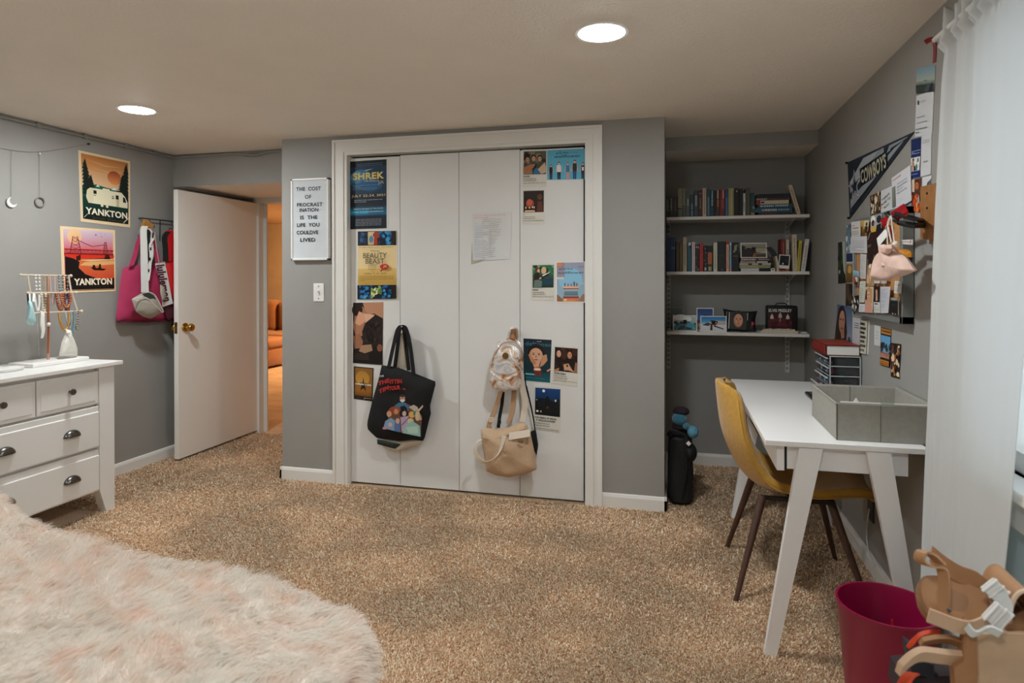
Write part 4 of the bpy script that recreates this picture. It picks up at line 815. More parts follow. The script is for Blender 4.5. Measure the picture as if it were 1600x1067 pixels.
wp([(1440.6, 213), (1456, 209), (1455, 272), (1439, 276.3)], 'white printed sheet tucked behind the curtain beside the navy leaflet', [('r', 0, 0, 1, 1, '#c0c1c2'), ('l', .1, .80, .9, .95, 3, '#6f7376'), ('l', .3, .3, .9, .4, 1, '#8a8d90')])
wp([(1424.3, 218.1), (1440.6, 213.9), (1439, 276.3), (1424.3, 279.1)], 'navy leaflet with a group photograph', [('r', 0, 0, 1, 1, '#1d2f66', '#15254e'), ('l', .1, .60, .95, .70, 3, '#b9c4dc'), ('r', .05, .17, 1, .52, '#cfc9bf'), ('n', 6, .1, .18, .98, .50, ['#2c3a40', '#b9907a', '#4b7a8c', '#e4ddd4', '#1d2226'], 18, .12), ('l', .1, .05, .9, .12, 1, '#7e8cb8')], 1.25, 'leaflet', 'leaflet')
wp([(1442, 277), (1456, 274), (1455, 322), (1442, 326)], 'black and white photo print peeking out beside the curtain', [('r', 0, 0, 1, 1, '#bdbec0', '#c8c9ca'), ('p', [(.15, .1), (.15, .4), (.6, .8), (1, .9), (1, .1)], '#23262a'), ('p', [(.4, .5), (.8, .85), (1, .9), (1, .7)], '#5c6064')], 1.25, 'photograph', 'photo_print')
wp([(1425, 281), (1441, 277.5), (1441, 333), (1425, 329)], 'orange and red portrait photo below the navy leaflet', [('r', 0, 0, 1, 1, '#2a1c18', '#5a3c2c'), ('r', 0, .6, .3, 1, '#c9b5a0'), ('e', .55, .80, .22, .13, '#8c3d22'), ('f', .55, .78, .2, .12, '#b8633c', '#3a1a12', '#7a3320'), ('p', [(.1, .0), (.2, .4), (.5, .55), (.85, .5), (1, 0)], '#b4431c'), ('n', 8, .05, .02, .9, .5, ['#d0602a', '#a53318', '#6e2414', '#e08a4a'], 20, .11), ('p', [(.7, .2), (.9, .35), (.85, .5), (.75, .45)], '#8aa7a8')], 1.25, 'photograph', 'photo_print')
wp([(1377, 298.4), (1394.5, 290.3), (1396, 338), (1377, 343)], 'white sheet with bold black words about wanting more beside the crowd photo', [('r', 0, 0, 1, 1, wht), ('t', "THERE'S", .42, .72, .085, '#161616', .72, .03, 9), ('t', 'MORE TO', .45, .57, .085, '#161616', .80, .03, 9), ('t', 'ROT', .52, .41, .085, '#161616', .42, .03, 9), ('r', .02, .37, .26, .42, '#d9a27a')])
wp([(1360, 306), (1377, 298.5), (1377, 342), (1361, 346)], 'photo print of a crowd in brown tones beside the bold worded sheet', [('r', 0, 0, 1, 1, '#3b3026', '#4b3a2c'), ('n', 12, 0, 0, 1, 1, ['#8a6f52', '#c8b394', '#241a14', '#6a5340', '#d9cbb4', '#5a4a34'], 45, .10)], 1.25, 'photograph', 'photo_print')
wp([(1393.9, 278.1), (1423, 257.7), (1424.6, 313.5), (1395.4, 331)], 'large white letter with a red heading sloping above the cork board', [('r', 0, 0, 1, 1, '#c3c4c8', '#c9c9cc'), ('l', .06, .86, .52, .93, 1, '#b8423a'), ('l', .4, .93, .6, .95, 1, '#b8423a'), ('r', .02, .1, .2, .70, '#62655e', '#80837c'), ('l', .3, .4, .85, .75, 4, '#aeb2ba')], 1.25, plane=XR-.006)
# beside and below the cork board
wp([(1310, 379), (1322, 376.5), (1322, 442.5), (1310, 443)], 'dark green photo strip beside the cork board edge', [('r', 0, 0, 1, 1, '#10140f', '#1a2018'), ('n', 4, 0, .2, .8, .9, ['#23351f', '#0c100c', '#3c5a2c', '#1a2320'], 20, .16), ('p', [(.62, 1), (1, 1), (1, .2), (.8, .3), (.7, .6)], '#a6a8a6'), ('e', .25, .28, .16, .05, '#8c8a74')], 1.25, 'photograph', 'photo_print')
wp([(1309, 475), (1332.8, 480), (1332, 539), (1304.3, 532.5)], 'square portrait of a long-haired woman against blue sky behind the drawers', [('r', 0, 0, 1, 1, '#8d97a8', '#3f5a78'), ('r', 0, 0, 1, .25, '#5b5f6a', '#8a90a4'), ('p', [(.0, .0), (.05, .6), (.15, .92), (.4, 1), (.6, .8), (.72, .3), (.66, .0)], '#2a1712'), ('e', .38, .56, .19, .30, '#9a6a56', '#b98a74'), ('p', [(.28, .4), (.42, .1), (.58, .15), (.54, .4)], '#a3705a'), ('e', .30, .62, .05, .02, '#1d1210'), ('e', .46, .62, .05, .02, '#1d1210'), ('e', .40, .38, .07, .025, '#84322c'), ('p', [(.02, .3), (.1, .8), (.2, .9), (.16, .4), (.2, 0), (.04, .0)], '#341d15'), ('e', .85, .1, .06, .1, '#2c3a44')], 1.2, 'album cover', 'album_cover')
wp([(1333.4, 495.8), (1345.6, 498.5), (1343.7, 543), (1332, 540.6)], 'narrow white quote sheet beside the lettered wooden sign', [('r', 0, 0, 1, 1, '#b4b8bc', '#bcbfc2'), ('l', .25, .64, .85, .86, 3, '#3a3d40')])
t_ = wp([(1346.4, 499), (1359.2, 501.2), (1357, 554.2), (1344.2, 551.5)], 'cream sign of stacked block words leaning behind the drawers', [('r', 0, 0, 1, 1, '#6a675c'), ('r', .04, .01, .9, .99, '#b9b5a4', '#c2beae')]+[('r', .14+j*.17*(1 if i % 2 else 1.1), .07+i*.13, .27+j*.17*(1 if i % 2 else 1.1), .145+i*.13, '#2c2b28') for i in range(7) for j in range(4 if i % 2 else 3)], 1.2, 'sign', 'wall_sign', th=.006)
wp([(1366.8, 507.4), (1376.8, 509.9), (1375.5, 540.6), (1366.5, 539.2)], 'small white note beside the orange and blue band poster', [('r', 0, 0, 1, 1, '#c0c1c0'), ('l', .25, .3, .75, .75, 3, '#a6a6a4')])
wp([(1376.8, 510.7), (1394, 514.8), (1392.3, 575.1), (1376.3, 570.5)], 'narrow orange and blue poster of people standing in a row', [('r', 0, 0, 1, 1, '#1c1712'), ('r', .06, .84, .94, .98, '#b5762c', '#9c6322'), ('l', .1, .86, .9, .96, 1, '#2a1c10'), ('r', .06, .3, .94, .80, '#6e92a8', '#5b9cc8'), ('n', 2, .06, .34, .94, .62, ['#1d2430', '#2c3a48', '#12161c'], 18, .1), ('r', .06, .22, .94, .36, '#a5705a', '#8d5a48'), ('l', .12, .24, .9, .33, 2, '#c79a80'), ('r', .06, .17, .94, .2, '#1c1712'), ('r', .06, .03, .94, .165, '#b06a24', '#c07e30'), ('l', .1, .05, .9, .14, 2, '#3a2410')], 1.2, 'poster', 'poster')
wp([(1393.2, 535.2), (1409.5, 537.9), (1406.7, 592.2), (1392.6, 588.2)], 'brown and black photo cut-out lowest on the wall by the curtain', [('r', 0, 0, 1, 1, '#15110f', '#1d1613'), ('n', 17, .05, .05, .95, .95, ['#8a4a22', '#b5793f', '#d9c3a2', '#241813', '#5a3018', '#c8ccd0'], 36, .13), ('p', [(.4, .65), (.75, .75), (.7, .95), (.4, .92)], '#191412')], 1.25, 'photograph', 'photo_print')

# ---------------------------------------------------------------- cork board
XB = 3.255
t = thing('cork_board', (XR, -.6, 1.35), 'metal framed cork board crowded with notes and photos above the desk', 'cork board')
cy0, cy1, cz0, cz1 = -1.03, -.385, 1.13, 1.56
steel = M('brushed_steel_frame', '#7d7f7c', .4, metal=.15); cork_m = M('cork', '#b5824e', .9, var=(160, .22), bump=(220, .5, .003))
b = B(); f_ = .028
b.box((XB-.006, cy0, cz0), (XR-.002, cy1, cz0+f_), 0, None, .002, 1); b.box((XB-.006, cy0, cz1-f_), (XR-.002, cy1, cz1), 0, None, .002, 1); b.box((XB-.006, cy0, cz0), (XR-.002, cy0+f_, cz1), 0, None, .002, 1); b.box((XB-.006, cy1-f_, cz0), (XR-.002, cy1, cz1), 0, None, .002, 1); obj('frame', b, steel, t)
b = B(); b.box((XB, cy0+f_-.002, cz0+f_-.002), (XR-.004, cy1-f_+.002, cz1-f_+.002)); obj('cork_panel', b, cork_m, t)
GB = 'notes and photos on the cork board'; _pl = [0]
def bp_(px, label, spec, k=1.25, cat='note', name='note'):
    _pl[0] += 1
    return sheet(name, pq(px, 'x', XB-.0065-.0004*_pl[0]), NR, label, cat, spec, k, None, GB)
bp_([(1323, 352), (1331, 350), (1331, 395), (1323, 395)], 'pale blue waterfall photo at the far end of the cork board', [('r', 0, 0, 1, 1, '#6a7c84', '#5a6d78'), ('n', 3, 0, 0, 1, 1, ['#8fa7b0', '#3c4c54', '#b9c8cc', '#566a74'], 20, .18)], cat='photograph', name='photo_print')
bp_([(1323, 396), (1333, 396), (1333, 411), (1323, 411)], 'deep blue photo above the gold one on the cork board', [('r', 0, 0, 1, 1, '#0f1c36', '#16294c'), ('r', 0, 0, 1, .14, '#9aa2a4')], cat='photograph', name='photo_print')
bp_([(1323, 413), (1333, 413), (1333, 441), (1322, 442)], 'golden brown photo below the deep blue one', [('r', 0, 0, 1, 1, '#4a3416', '#7a5a26'), ('e', .55, .72, .3, .22, '#b08a4a')], cat='photograph', name='photo_print')
bp_([(1322, 443), (1333, 443), (1333, 479), (1322, 478)], 'dark brown photo in the lower far corner of the cork board', [('r', 0, 0, 1, 1, '#1d1511', '#261b15'), ('n', 5, 0, 0, 1, 1, ['#2f231b', '#15100d', '#473526'], 10, .2)], cat='photograph', name='photo_print')
bp_([(1330.5, 346.9), (1344.5, 345), (1345.5, 369), (1331, 370)], 'white note with faded red heading above the white letter', [('r', 0, 0, 1, 1, '#c2c1bd', '#c6c6c4'), ('l', .15, .48, .88, .80, 2, '#a5483c'), ('l', .1, .1, .9, .4, 3, '#8f9090')])
bp_([(1344.5, 344.5), (1358.5, 344), (1355, 368.5), (1345, 369)], 'photo of dark figures on a yellow ground', [('r', 0, 0, 1, 1, '#7b5c30', '#b89a5c'), ('r', .45, .6, 1, 1, '#c8b994'), ('e', .78, .75, .1, .12, '#1c1612'), ('p', [(.6, .2), (.66, .62), (.92, .62), (.98, .2)], '#2a1f18'), ('p', [(.1, .0), (.15, .6), (.3, .6), (.35, 0)], '#3c2413'), ('p', [(.4, 0), (.45, .45), (.7, .4), (.7, 0)], '#5c3a1c')], cat='photograph', name='photo_print')
bp_([(1330, 370), (1354.4, 369), (1355.3, 395.6), (1329, 394.7)], 'white typed letter near the top of the cork board', [('r', 0, 0, 1, 1, '#bfc0c2'), ('l', .1, .1, .9, .9, 7, '#a2a5a8')])
bp_([(1361, 337), (1378, 334), (1377, 362), (1361, 364)], 'cartoon print of dark haired faces over a yellow shirt', [('r', 0, 0, 1, 1, '#b7b3a8', '#8a8f8c'), ('e', .25, .75, .22, .22, '#d8d4c8'), ('e', .25, .55, .14, .18, '#3b211b'), ('e', .8, .72, .22, .22, '#1b2230'), ('p', [(.05, .02), (.08, .3), (.5, .34), (.55, .05)], '#c9a03c'), ('p', [(.55, 0), (.6, .4), (1, .5), (1, 0)], '#15161c'), ('e', .35, .5, .06, .07, '#9a6a8a')], cat='picture', name='cartoon_print')
bp_([(1355, 362), (1394, 352), (1378, 398), (1356, 409)], 'dark maroon folder sheet with silver script on the cork board', [('r', 0, 0, 1, 1, '#24120f', '#2b1714'), ('p', [(.02, .72), (.14, .95), (.17, .95), (.05, .72)], '#9c938c'), ('l', .03, .45, .25, .55, 2, '#8a807a'), ('p', [(.9, .5), (1, .9), (1, .6)], '#6a1512')], cat='folder', name='folder_sheet')
bp_([(1356, 405), (1367, 398), (1366, 447), (1355, 447)], 'tan magazine cutting below the maroon sheet', [('r', 0, 0, 1, 1, '#a8845e', '#8f6f50'), ('r', .1, .75, .9, 1, '#1c1512'), ('e', .4, .7, .16, .08, '#d9d4cc'), ('n', 9, 0, .05, 1, .6, ['#c9a57c', '#8a6242', '#b38d68'], 10, .2)], cat='picture', name='magazine_cutting')
bp_([(1345, 396.5), (1354, 397.5), (1353, 436), (1344.5, 435)], 'long white till receipt below the typed letter', [('r', 0, 0, 1, 1, '#c0c1c1'), ('l', .1, .05, .9, .95, 12, '#a0a3a6')], cat='receipt', name='receipt')
bp_([(1334, 422), (1342, 424), (1342, 432), (1334, 431)], 'light blue scrap next to the till receipt', [('r', 0, 0, 1, 1, '#5d93a8', '#8fb8c4')])
bp_([(1334, 432), (1342, 433), (1341, 447), (1334, 446)], 'colourful collage scrap under the light blue scrap', [('r', 0, 0, 1, 1, '#8a5a4c'), ('n', 11, 0, 0, 1, 1, ['#c9c2b4', '#3a4a44', '#a5463a', '#2a1c1a', '#d08a6a'], 16, .2)], cat='picture', name='collage_scrap')
bp_([(1334, 459), (1342, 447), (1342, 460)], 'white paper triangle between the collage scrap and black beads', [('r', 0, 0, 1, 1, '#c4c4bf')]) if False else None
bp_([(1332, 463), (1343, 461), (1343, 487), (1333, 486)], 'black and white speckled cutting in the lower corner beside the white slip', [('r', 0, 0, 1, 1, '#181614'), ('n', 13, 0, 0, 1, 1, ['#b9b5ae', '#2a2624', '#6e4a3a', '#0f0e0d', '#c9c6c0'], 26, .11)], cat='picture', name='speckled_cutting')
bp_([(1344, 439.5), (1353, 439), (1351, 472.5), (1343, 472.5)], 'pale grey-green slip under the till receipt', [('r', 0, 0, 1, 1, '#b9bab0', '#bebfb6'), ('l', .15, .1, .85, .9, 8, '#a3a498')])
bp_([(1343, 474.5), (1351.5, 475), (1351.5, 487.5), (1342.5, 487.5)], 'small white slip lowest beside the blond portrait', [('r', 0, 0, 1, 1, '#c5c4c8'), ('l', .2, .2, .8, .8, 4, '#9a9aa2')])
bp_([(1353, 448), (1365.5, 448), (1364, 489), (1352, 488)], 'portrait cutting of a blond woman in pink', [('r', 0, 0, 1, 1, '#b7a58e', '#c2b39c'), ('p', [(.05, .45), (.1, .9), (.5, 1), (.85, .9), (.9, .4), (.6, .3)], '#b08a5e'), ('e', .42, .66, .2, .17, '#c99a80'), ('p', [(.02, .5), (.06, .85), (.2, .9), (.25, .5)], '#3a2018'), ('p', [(.05, 0), (.1, .4), (.6, .46), (.95, .2), (.95, 0)], '#c08a78'), ('e', .36, .7, .05, .015, '#2a1a14'), ('e', .52, .7, .05, .015, '#2a1a14'), ('e', .44, .56, .08, .02, '#8e3c34')], cat='picture', name='magazine_cutting')
bp_([(1367, 433), (1375.5, 433), (1375, 442.5), (1367, 442.5)], 'tiny white card under the pink pouch, first of two', [('r', 0, 0, 1, 1, '#c4c4c4'), ('l', .2, .2, .8, .8, 3, '#8f9294')])
bp_([(1377, 434.5), (1386.6, 434.5), (1385, 443), (1377, 443)], 'tiny grey card under the pink pouch beside the white one', [('r', 0, 0, 1, 1, '#a8a9a4'), ('l', .1, .1, .9, .9, 4, '#8a8c88')])
bp_([(1366, 446.5), (1376, 447.5), (1375.5, 489), (1366, 488.5)], 'dark portrait card above a white caption', [('r', 0, 0, 1, 1, '#c0c0b8'), ('r', 0, .40, 1, 1, '#150d0b', '#20130f'), ('e', .45, .78, .17, .1, '#b5836a'), ('p', [(.3, .45), (.35, .72), (.6, .72), (.62, .45)], '#b88c78'), ('r', .15, .31, .65, .355, '#1c1a18'), ('l', .1, .06, .85, .27, 4, '#8f8f88')], cat='picture', name='portrait_card')
bp_([(1376.8, 448), (1391.7, 448), (1388, 489), (1376.8, 489)], 'lined paper covered in writing between the dark portrait and black packet', [('r', 0, 0, 1, 1, '#c3c4c8')]+[('r', .03, .06+i*.055, .96, .066+i*.055, '#8f93a6') for i in range(16)]+[('l', .08, .07, .9, .95, 16, '#9a9ca6')], name='lined_note')
bp_([(1399, 439), (1409.8, 439.7), (1408, 458.8), (1397.4, 457.7)], 'white card pinned alone on bare cork', [('r', 0, 0, 1, 1, '#c6c4c0'), ('l', .15, .6, .7, .9, 2, '#9a8f84'), ('l', .15, .15, .9, .5, 3, '#a5a3a6'), ('e', .82, .72, .06, .08, '#3a342c')])
bp_([(1392.8, 464.4), (1404, 465), (1404, 492.8), (1389, 489.7)], 'black packet with a grey header low on the cork board', [('r', 0, 0, 1, 1, '#121314', '#17181a'), ('r', .02, .82, .98, .98, '#6a6f6e', '#7d8280'), ('l', .2, .86, .8, .94, 1, '#c0c2c0'), ('l', .25, .5, .7, .6, 1, '#4a4c4e'), ('e', .5, .06, .06, .03, '#b0aea8'), ('e', .8, .05, .06, .03, '#b0aea8')], cat='packet', name='packet')
# ================================================================== shelves in the alcove
shelf_m = M('shelf_white_board', '#dedad2', .45, var=(5, .02)); std_m = M('shelf_standard_steel', '#cfcec8', .4)
YS = .66; SX0, SX1 = 2.400, 3.262; TOPS = [1.690, 1.335, .945]; STX = (2.412, 3.183)
SN = ['top white wall shelf full of upright books in the alcove', 'middle white wall shelf with books and a standing photograph', 'lowest white wall shelf with framed snapshots and a music tin']
for x, lb in zip(STX, ('slotted steel shelf standard beside the closet flank', 'slotted steel shelf standard near the desk corner of the alcove')):
    t = thing('shelf_standard', (x, DB, 1.2), lb, 'bracket', 'slotted standards carrying the wall shelves')
    b = B(); b.box((x-.013, DB-.005, .66), (x+.013, DB, 1.80)); b.box((x-.013, DB-.014, .66), (x-.010, DB-.005, 1.80)); b.box((x+.010, DB-.014, .66), (x+.013, DB-.005, 1.80)); obj('channel', b, std_m, t)
    b = B()
    for i in range(35):
        z = .68+i*.032
        for s in (-.004, .004): b.box((x+s-.0018, DB-.0056, z), (x+s+.0018, DB-.0049, z+.018))
    o = obj('slot', b, dark_gap, t); o['kind'] = 'stuff'
for z, lb in zip(TOPS, SN):
    t = thing('wall_shelf', ((SX0+SX1)/2, .8, z), lb, 'shelf', 'white shelves in the alcove')
    b = B(); b.box((SX0, YS, z-.020), (SX1, DB-.018, z), 0, None, .0015, 1); obj('board', b, shelf_m, t)
    for x in STX:
        b = B(); b.prism([(x-.002, DB-.016, z-.022), (x-.002, YS+.07, z-.022), (x-.002, YS+.07, z-.030), (x-.002, DB-.03, z-.075), (x-.002, DB-.016, z-.085)], (.004, 0, 0)); b.box((x-.007, YS+.065, z-.028), (x+.007, DB-.016, z-.021)); obj('bracket', b, std_m, t)

page_m = M('book_pages', '#cfc6b0', .8, var=(120, .06)); _bm = {}
def bm_(c):
    if c not in _bm: _bm[c] = M('book_cloth_'+c.strip('#'), c, .55, var=(40, .05))
    return _bm[c]
def book(T, th, ht, dp, c, label, group, marks=(), c2=None, name='book'):
    """spine faces -y at local y=0; x 0..th, z 0..ht, depth dp; T places it"""
    cv = bm_(c); k = .0022; b = B(); b.box((0, 0, 0), (th, k, ht), 0, T); b.box((0, k, 0), (k, dp, ht), 0, T); b.box((th-k, k, 0), (th, dp, ht), 0, T)
    o = obj(name, b, cv); tag(o, label, 'book', group)
    b = B(); b.box((k, k, .003), (th-k, dp-.004, ht-.003), 0, T); obj('page_block', b, page_m, o)
    if marks:
        b = B(); cols = []
        for z0, z1, x0, x1, col in marks:
            q = [T @ Vector(p) for p in ((x0*th, -.0005, z0*ht), (x1*th, -.0005, z0*ht), (x1*th, -.0005, z1*ht), (x0*th, -.0005, z1*ht))]
            b.add(q, [(0, 1, 2, 3)], 0, None, lin(col))
        obj('print', b, PRINT, o)
    return o
rb = random.Random(4)
def lines(c, z0=.15, z1=.85, x0=.3, x1=.7):
    out = []; z = z0
    while z < z1: e = min(z1, z+rb.uniform(.02, .06)); out.append((z, e, x0, x1, c)); z = e+.015
    return out
def row(specs, zs, yb, group):
    for u0, u1, vt, c, label, marks in specs:
        a = at(u0+.15, 380, 'y', yb); d = at(u1-.15, 380, 'y', yb); ht = at((u0+u1)/2, vt, 'y', yb).z-zs
        book(Matrix.Translation((a.x, yb+rb.uniform(-.004, .010), zs)), d.x-a.x, ht, rb.uniform(.13, .165), c, label, group, marks)
GT = 'books on the top alcove shelf'; GM = 'books on the middle alcove shelf'
row([
 (1040.8, 1045.8, 307.5, '#3c403c', 'short charcoal book first on the top shelf against the closet flank', lines('#8a9088', .3, .9)),
 (1046, 1051.8, 307.5, '#41453f', 'short charcoal book with silver script, second from the closet flank', lines('#a0a59a', .35, .95)),
 (1052, 1058.6, 307.8, '#3b3a3a', 'short dark book with a reddish spine mark beside the pale olive book', lines('#8a5a5a', .3, .9)),
 (1059, 1066, 294.6, '#8d8c6c', 'tall pale olive book on the top shelf', [(.28, .32, 0, 1, '#2a2a20'), (0, .27, 0, 1, '#6a6e5c')]),
 (1066.3, 1071.3, 295, '#77765e', 'tall grey-olive book with a dark foot band', [(.36, .40, 0, 1, '#332c22'), (0, .34, 0, 1, '#4a4c46')]),
 (1071.6, 1078, 295, '#4b4f49', 'tall slate grey book with pale lettering on the top shelf', lines('#a8aca4', .4, .65)),
 (1078.4, 1084, 303.5, '#1e3446', 'navy book with a light blue foot on the top shelf', [(.05, .3, .3, .8, '#5d8298')]+lines('#8aa0b0', .35, .6)),
 (1084.4, 1090.8, 297, '#39403c', 'charcoal book with worn white script on the top shelf', lines('#b5bcb4', .4, .8)),
 (1091.2, 1097.3, 297, '#3a1a16', 'black and oxblood book beside the cream pink spine', [(.85, .9, .2, .8, '#a5725a')]+lines('#8a6a5a', .3, .7)),
 (1097.6, 1103.6, 293.8, '#cfb09a', 'tall cream pink book standing out on the top shelf', lines('#8a6a58', .1, .92, .35, .6)),
 (1104, 1109.4, 295, '#1f4c50', 'teal book with a pale mark beside the cream pink one', [(.05, .7, .35, .75, '#6a8f94')]),
 (1109.7, 1115.4, 296, '#1d3c52', 'dark blue book with white title on the top shelf', lines('#b5c4cc', .4, .97, .4, .7)),
 (1115.7, 1118.8, 297, '#1b1917', 'thin black book between the blue and the brown one', []),
 (1119, 1124.6, 296, '#4a2f22', 'brown book with orange title on the top shelf', [(.66, .98, .3, .65, '#c9a58c'), (.36, .62, .2, .8, '#a5643c')]),
 (1125, 1132.6, 295.6, '#7c2420', 'brick red book with a pale title on the top shelf', [(.66, .98, .55, .8, '#d9a08a'), (.3, .62, .3, .8, '#a0483c')]),
 (1132.9, 1137.6, 295.6, '#2b4e74', 'mid blue book beside the brick red one', [(.02, .7, .35, .8, '#547fa8')]),
 (1138, 1147, 294, '#a5a06c', 'wide olive yellow book on the top shelf', lines('#c5b496', .05, .95, .45, .62)+[(0, .9, .85, 1, '#77704c')]),
 (1147.4, 1154.8, 293.4, '#191918', 'black book with a silver dot beside the olive yellow one', [(.86, .91, .4, .7, '#a9aaa8')]),
 (1155.2, 1160.8, 294.5, '#15171b', 'plain black book next to the slim white spine', []),
 (1161.2, 1164.8, 301.6, '#d2d0cb', 'slim white book on the top shelf', lines('#3a3a3a', .2, .6, .3, .7)),
 (1165.2, 1172, 293.4, '#4e4d3a', 'dark olive book near the lying stack', [(.0, .95, .55, .8, '#605f4c')]),
 (1172.4, 1179.6, 301, '#28464c', 'dark teal paperback with a tan foot next to the lying stack', [(0, .13, .15, .9, '#b08a5c'), (.3, .4, .5, .9, '#9aa0a0')]),
], TOPS[0], .685, GT)
# the lying stack on the top shelf, bottom to top
def flat(u0, u1, z0, z1, yb, dp, c, label, group, marks=()):
    a = at(u0, 380, 'y', yb).x; d = at(u1, 380, 'y', yb).x
    # lying book: its height runs along x, its thickness along z
    T = Matrix(((0, 0, 1, a), (0, 1, 0, yb), (-1, 0, 0, z1), (0, 0, 0, 1)))
    return book(T, z1-z0, d-a, dp, c, label, group, marks)
z = TOPS[0]
for u0, u1, h, c, lb, mk in [(1186, 1242, .017, '#3a2a26', 'dark brown book at the bottom of the lying stack on the top shelf', lines('#8a4a3c', .05, .5, .3, .6)),
    (1180, 1238, .029, '#2a566a', 'thick blue-teal book with pale capitals in the lying stack', [(.16, .19, .25, .7, '#c6ccc6')]+lines('#c6ccc6', .16, .58, .25, .68)+lines('#9ab0b4', .62, .92, .3, .6)),
    (1185, 1237.5, .022, '#1f4a60', 'blue book third from the bottom of the lying stack', lines('#b5c6c8', .06, .46, .25, .75)+lines('#b5c6c8', .5, .9, .2, .7)),
    (1182, 1232.5, .024, '#cdbda5', 'cream book with a red end and black mark in the lying stack', [(0, .12, 0, 1, '#a02e24'), (.14, .24, .3, .7, '#1c1a18')]),
    (1181, 1234, .016, '#4a3430', 'maroon book with silver title in the lying stack', lines('#b0a79a', .02, .34, .25, .75)),
    (1183, 1235, .024, '#1a1d22', 'black and navy book topping the lying stack', [(.8, 1, .1, .9, '#1f3448')])]:
    flat(u0, u1, z+.0004, z+h, .685, .15, c, lb, GT, mk); z += h+.0006
a = at(1245.5, 331, 'y', .69); ang = math.atan2(1238.8-1232.5, 330-288)
book(Matrix.Translation((a.x, .69, TOPS[0])) @ Matrix.Rotation(-.275, 4, 'Y'), .022, .19, .14, '#d3bea2', 'cream book leaning at the end of the top shelf', GT, lines('#8d7460', .1, .9, .35, .6))

row([
 (1041, 1055.3, 371, '#26375a', 'thick navy reference volume at the closet end of the middle shelf', [(.05, .95, .62, .68, '#3c557c'), (.05, .95, .85, .9, '#55709a'), (.66, .72, .55, 1, '#6a86ac')]),
 (1056.5, 1061.4, 378, '#5a4a34', 'worn brown book beside the navy volume', lines('#7d6a4c', .1, .9, .4, .7)),
 (1061.7, 1066.4, 378, '#645238', 'second worn brown book, beside the tall tan one', lines('#8a7656', .1, .9, .4, .7)),
 (1067, 1073.3, 370.7, '#b09f80', 'tall tan book on the middle shelf', lines('#7d6c50', .2, .8, .35, .6)),
 (1074.2, 1080.2, 377.4, '#1c5566', 'teal book with a white flash at its head', [(.86, .97, .3, .9, '#d6dbd8'), (.8, .88, .5, 1, '#12181c')]),
 (1081, 1086.2, 378, '#cfc7c0', 'white book with a red line down its spine', lines('#b05a4c', .05, .97, .42, .62)),
 (1086.8, 1092.4, 382, '#221820', 'black and plum book sprinkled with white dots', [(.88, .94, .1, .4, '#d9d4d0'), (.86, .92, .7, .95, '#d9d4d0'), (.5, .53, .05, .25, '#b0a4a8'), (.15, .18, .1, .3, '#b0a4a8'), (.06, .1, .6, .9, '#c9c0c2')]),
 (1092.9, 1099.4, 379.5, '#a02326', 'bright red book on the middle shelf', [(.05, .95, .4, .6, '#b83a38')]),
 (1099.9, 1104.7, 383.4, '#1c1c1c', 'black book dotted with white diamonds', [(.05, .16, .2, .8, '#c9c9c4'), (.4, .44, .1, .3, '#b5b5b0'), (.85, .9, .3, .5, '#b5b5b0'), (.7, .74, .6, .8, '#b5b5b0'), (.28, .31, .5, .8, '#b5b5b0')]),
 (1105.2, 1113.6, 383.6, '#141821', 'black book with an orange panel on its spine', [(.28, .74, .1, .9, '#b8643a'), (.03, .2, .2, .8, '#a89a72')]),
 (1114.6, 1121, 379, '#cfcab2', 'cream book beside the thick black album', lines('#7a766a', .1, .7, .4, .6)),
 (1121.6, 1133.4, 377.2, '#171c1e', 'thick black album on the middle shelf', [(.52, .54, .2, .8, '#3a4a52'), (.05, .09, .45, .65, '#5a6a70')]),
 (1134.3, 1139.2, 377, '#d7b49c', 'salmon edged white book between black ones', [(0, 1, 0, .16, '#b8483a'), (.9, 1, 0, 1, '#a53a30')]+lines('#9a5a48', .1, .85, .45, .65)),
 (1139.8, 1143.2, 378.6, '#7da0b4', 'slim light blue book on the middle shelf', [(0, .12, 0, 1, '#c98f7c'), (.9, .98, .1, .9, '#d8dcdc')]),
 (1143.7, 1154.4, 378.6, '#12181f', 'black book with a gold emblem near the lying paperbacks', [(.72, .9, .35, .7, '#a59e78'), (.66, .72, .2, .45, '#a59e78'), (.86, .92, .55, .85, '#a59e78'), (.52, .54, .2, .9, '#8a7a4a')]),
], TOPS[1], .685, GM)
z = TOPS[1]
for u0, u1, h, c, lb, mk in [(1157.5, 1203.5, .020, '#cfcdd0', 'white and navy book under the lying paperbacks', [(.62, 1, 0, 1, '#1c1a2e')]),
    (1155, 1204, .018, '#8d8f58', 'olive green book in the lying paperbacks', [(.05, .6, .3, .7, '#a9a97a')]),
    (1155.5, 1204.5, .014, '#b0aca6', 'grey white book with dark blocks in the lying paperbacks', [(.28, .4, .1, .9, '#2a2422'), (.6, .72, .1, .9, '#2a2422'), (.9, 1, .1, .9, '#a8c0bc')]),
    (1157, 1199.5, .012, '#b9b3ab', 'pale book with rusty title in the lying paperbacks', lines('#8a4a3a', .05, .5, .25, .75)+[(.55, .6, 0, 1, '#1c1816')]),
    (1157, 1206, .019, '#4a1f1c', 'maroon book with white title topping the lying paperbacks', lines('#d9d2ca', .03, .5, .3, .7)+lines('#b8b0a8', .58, .92, .35, .65))]:
    flat(u0, u1, z+.0004, z+h, .69, .14, c, lb, GM, mk); z += h+.0006
ZST = z
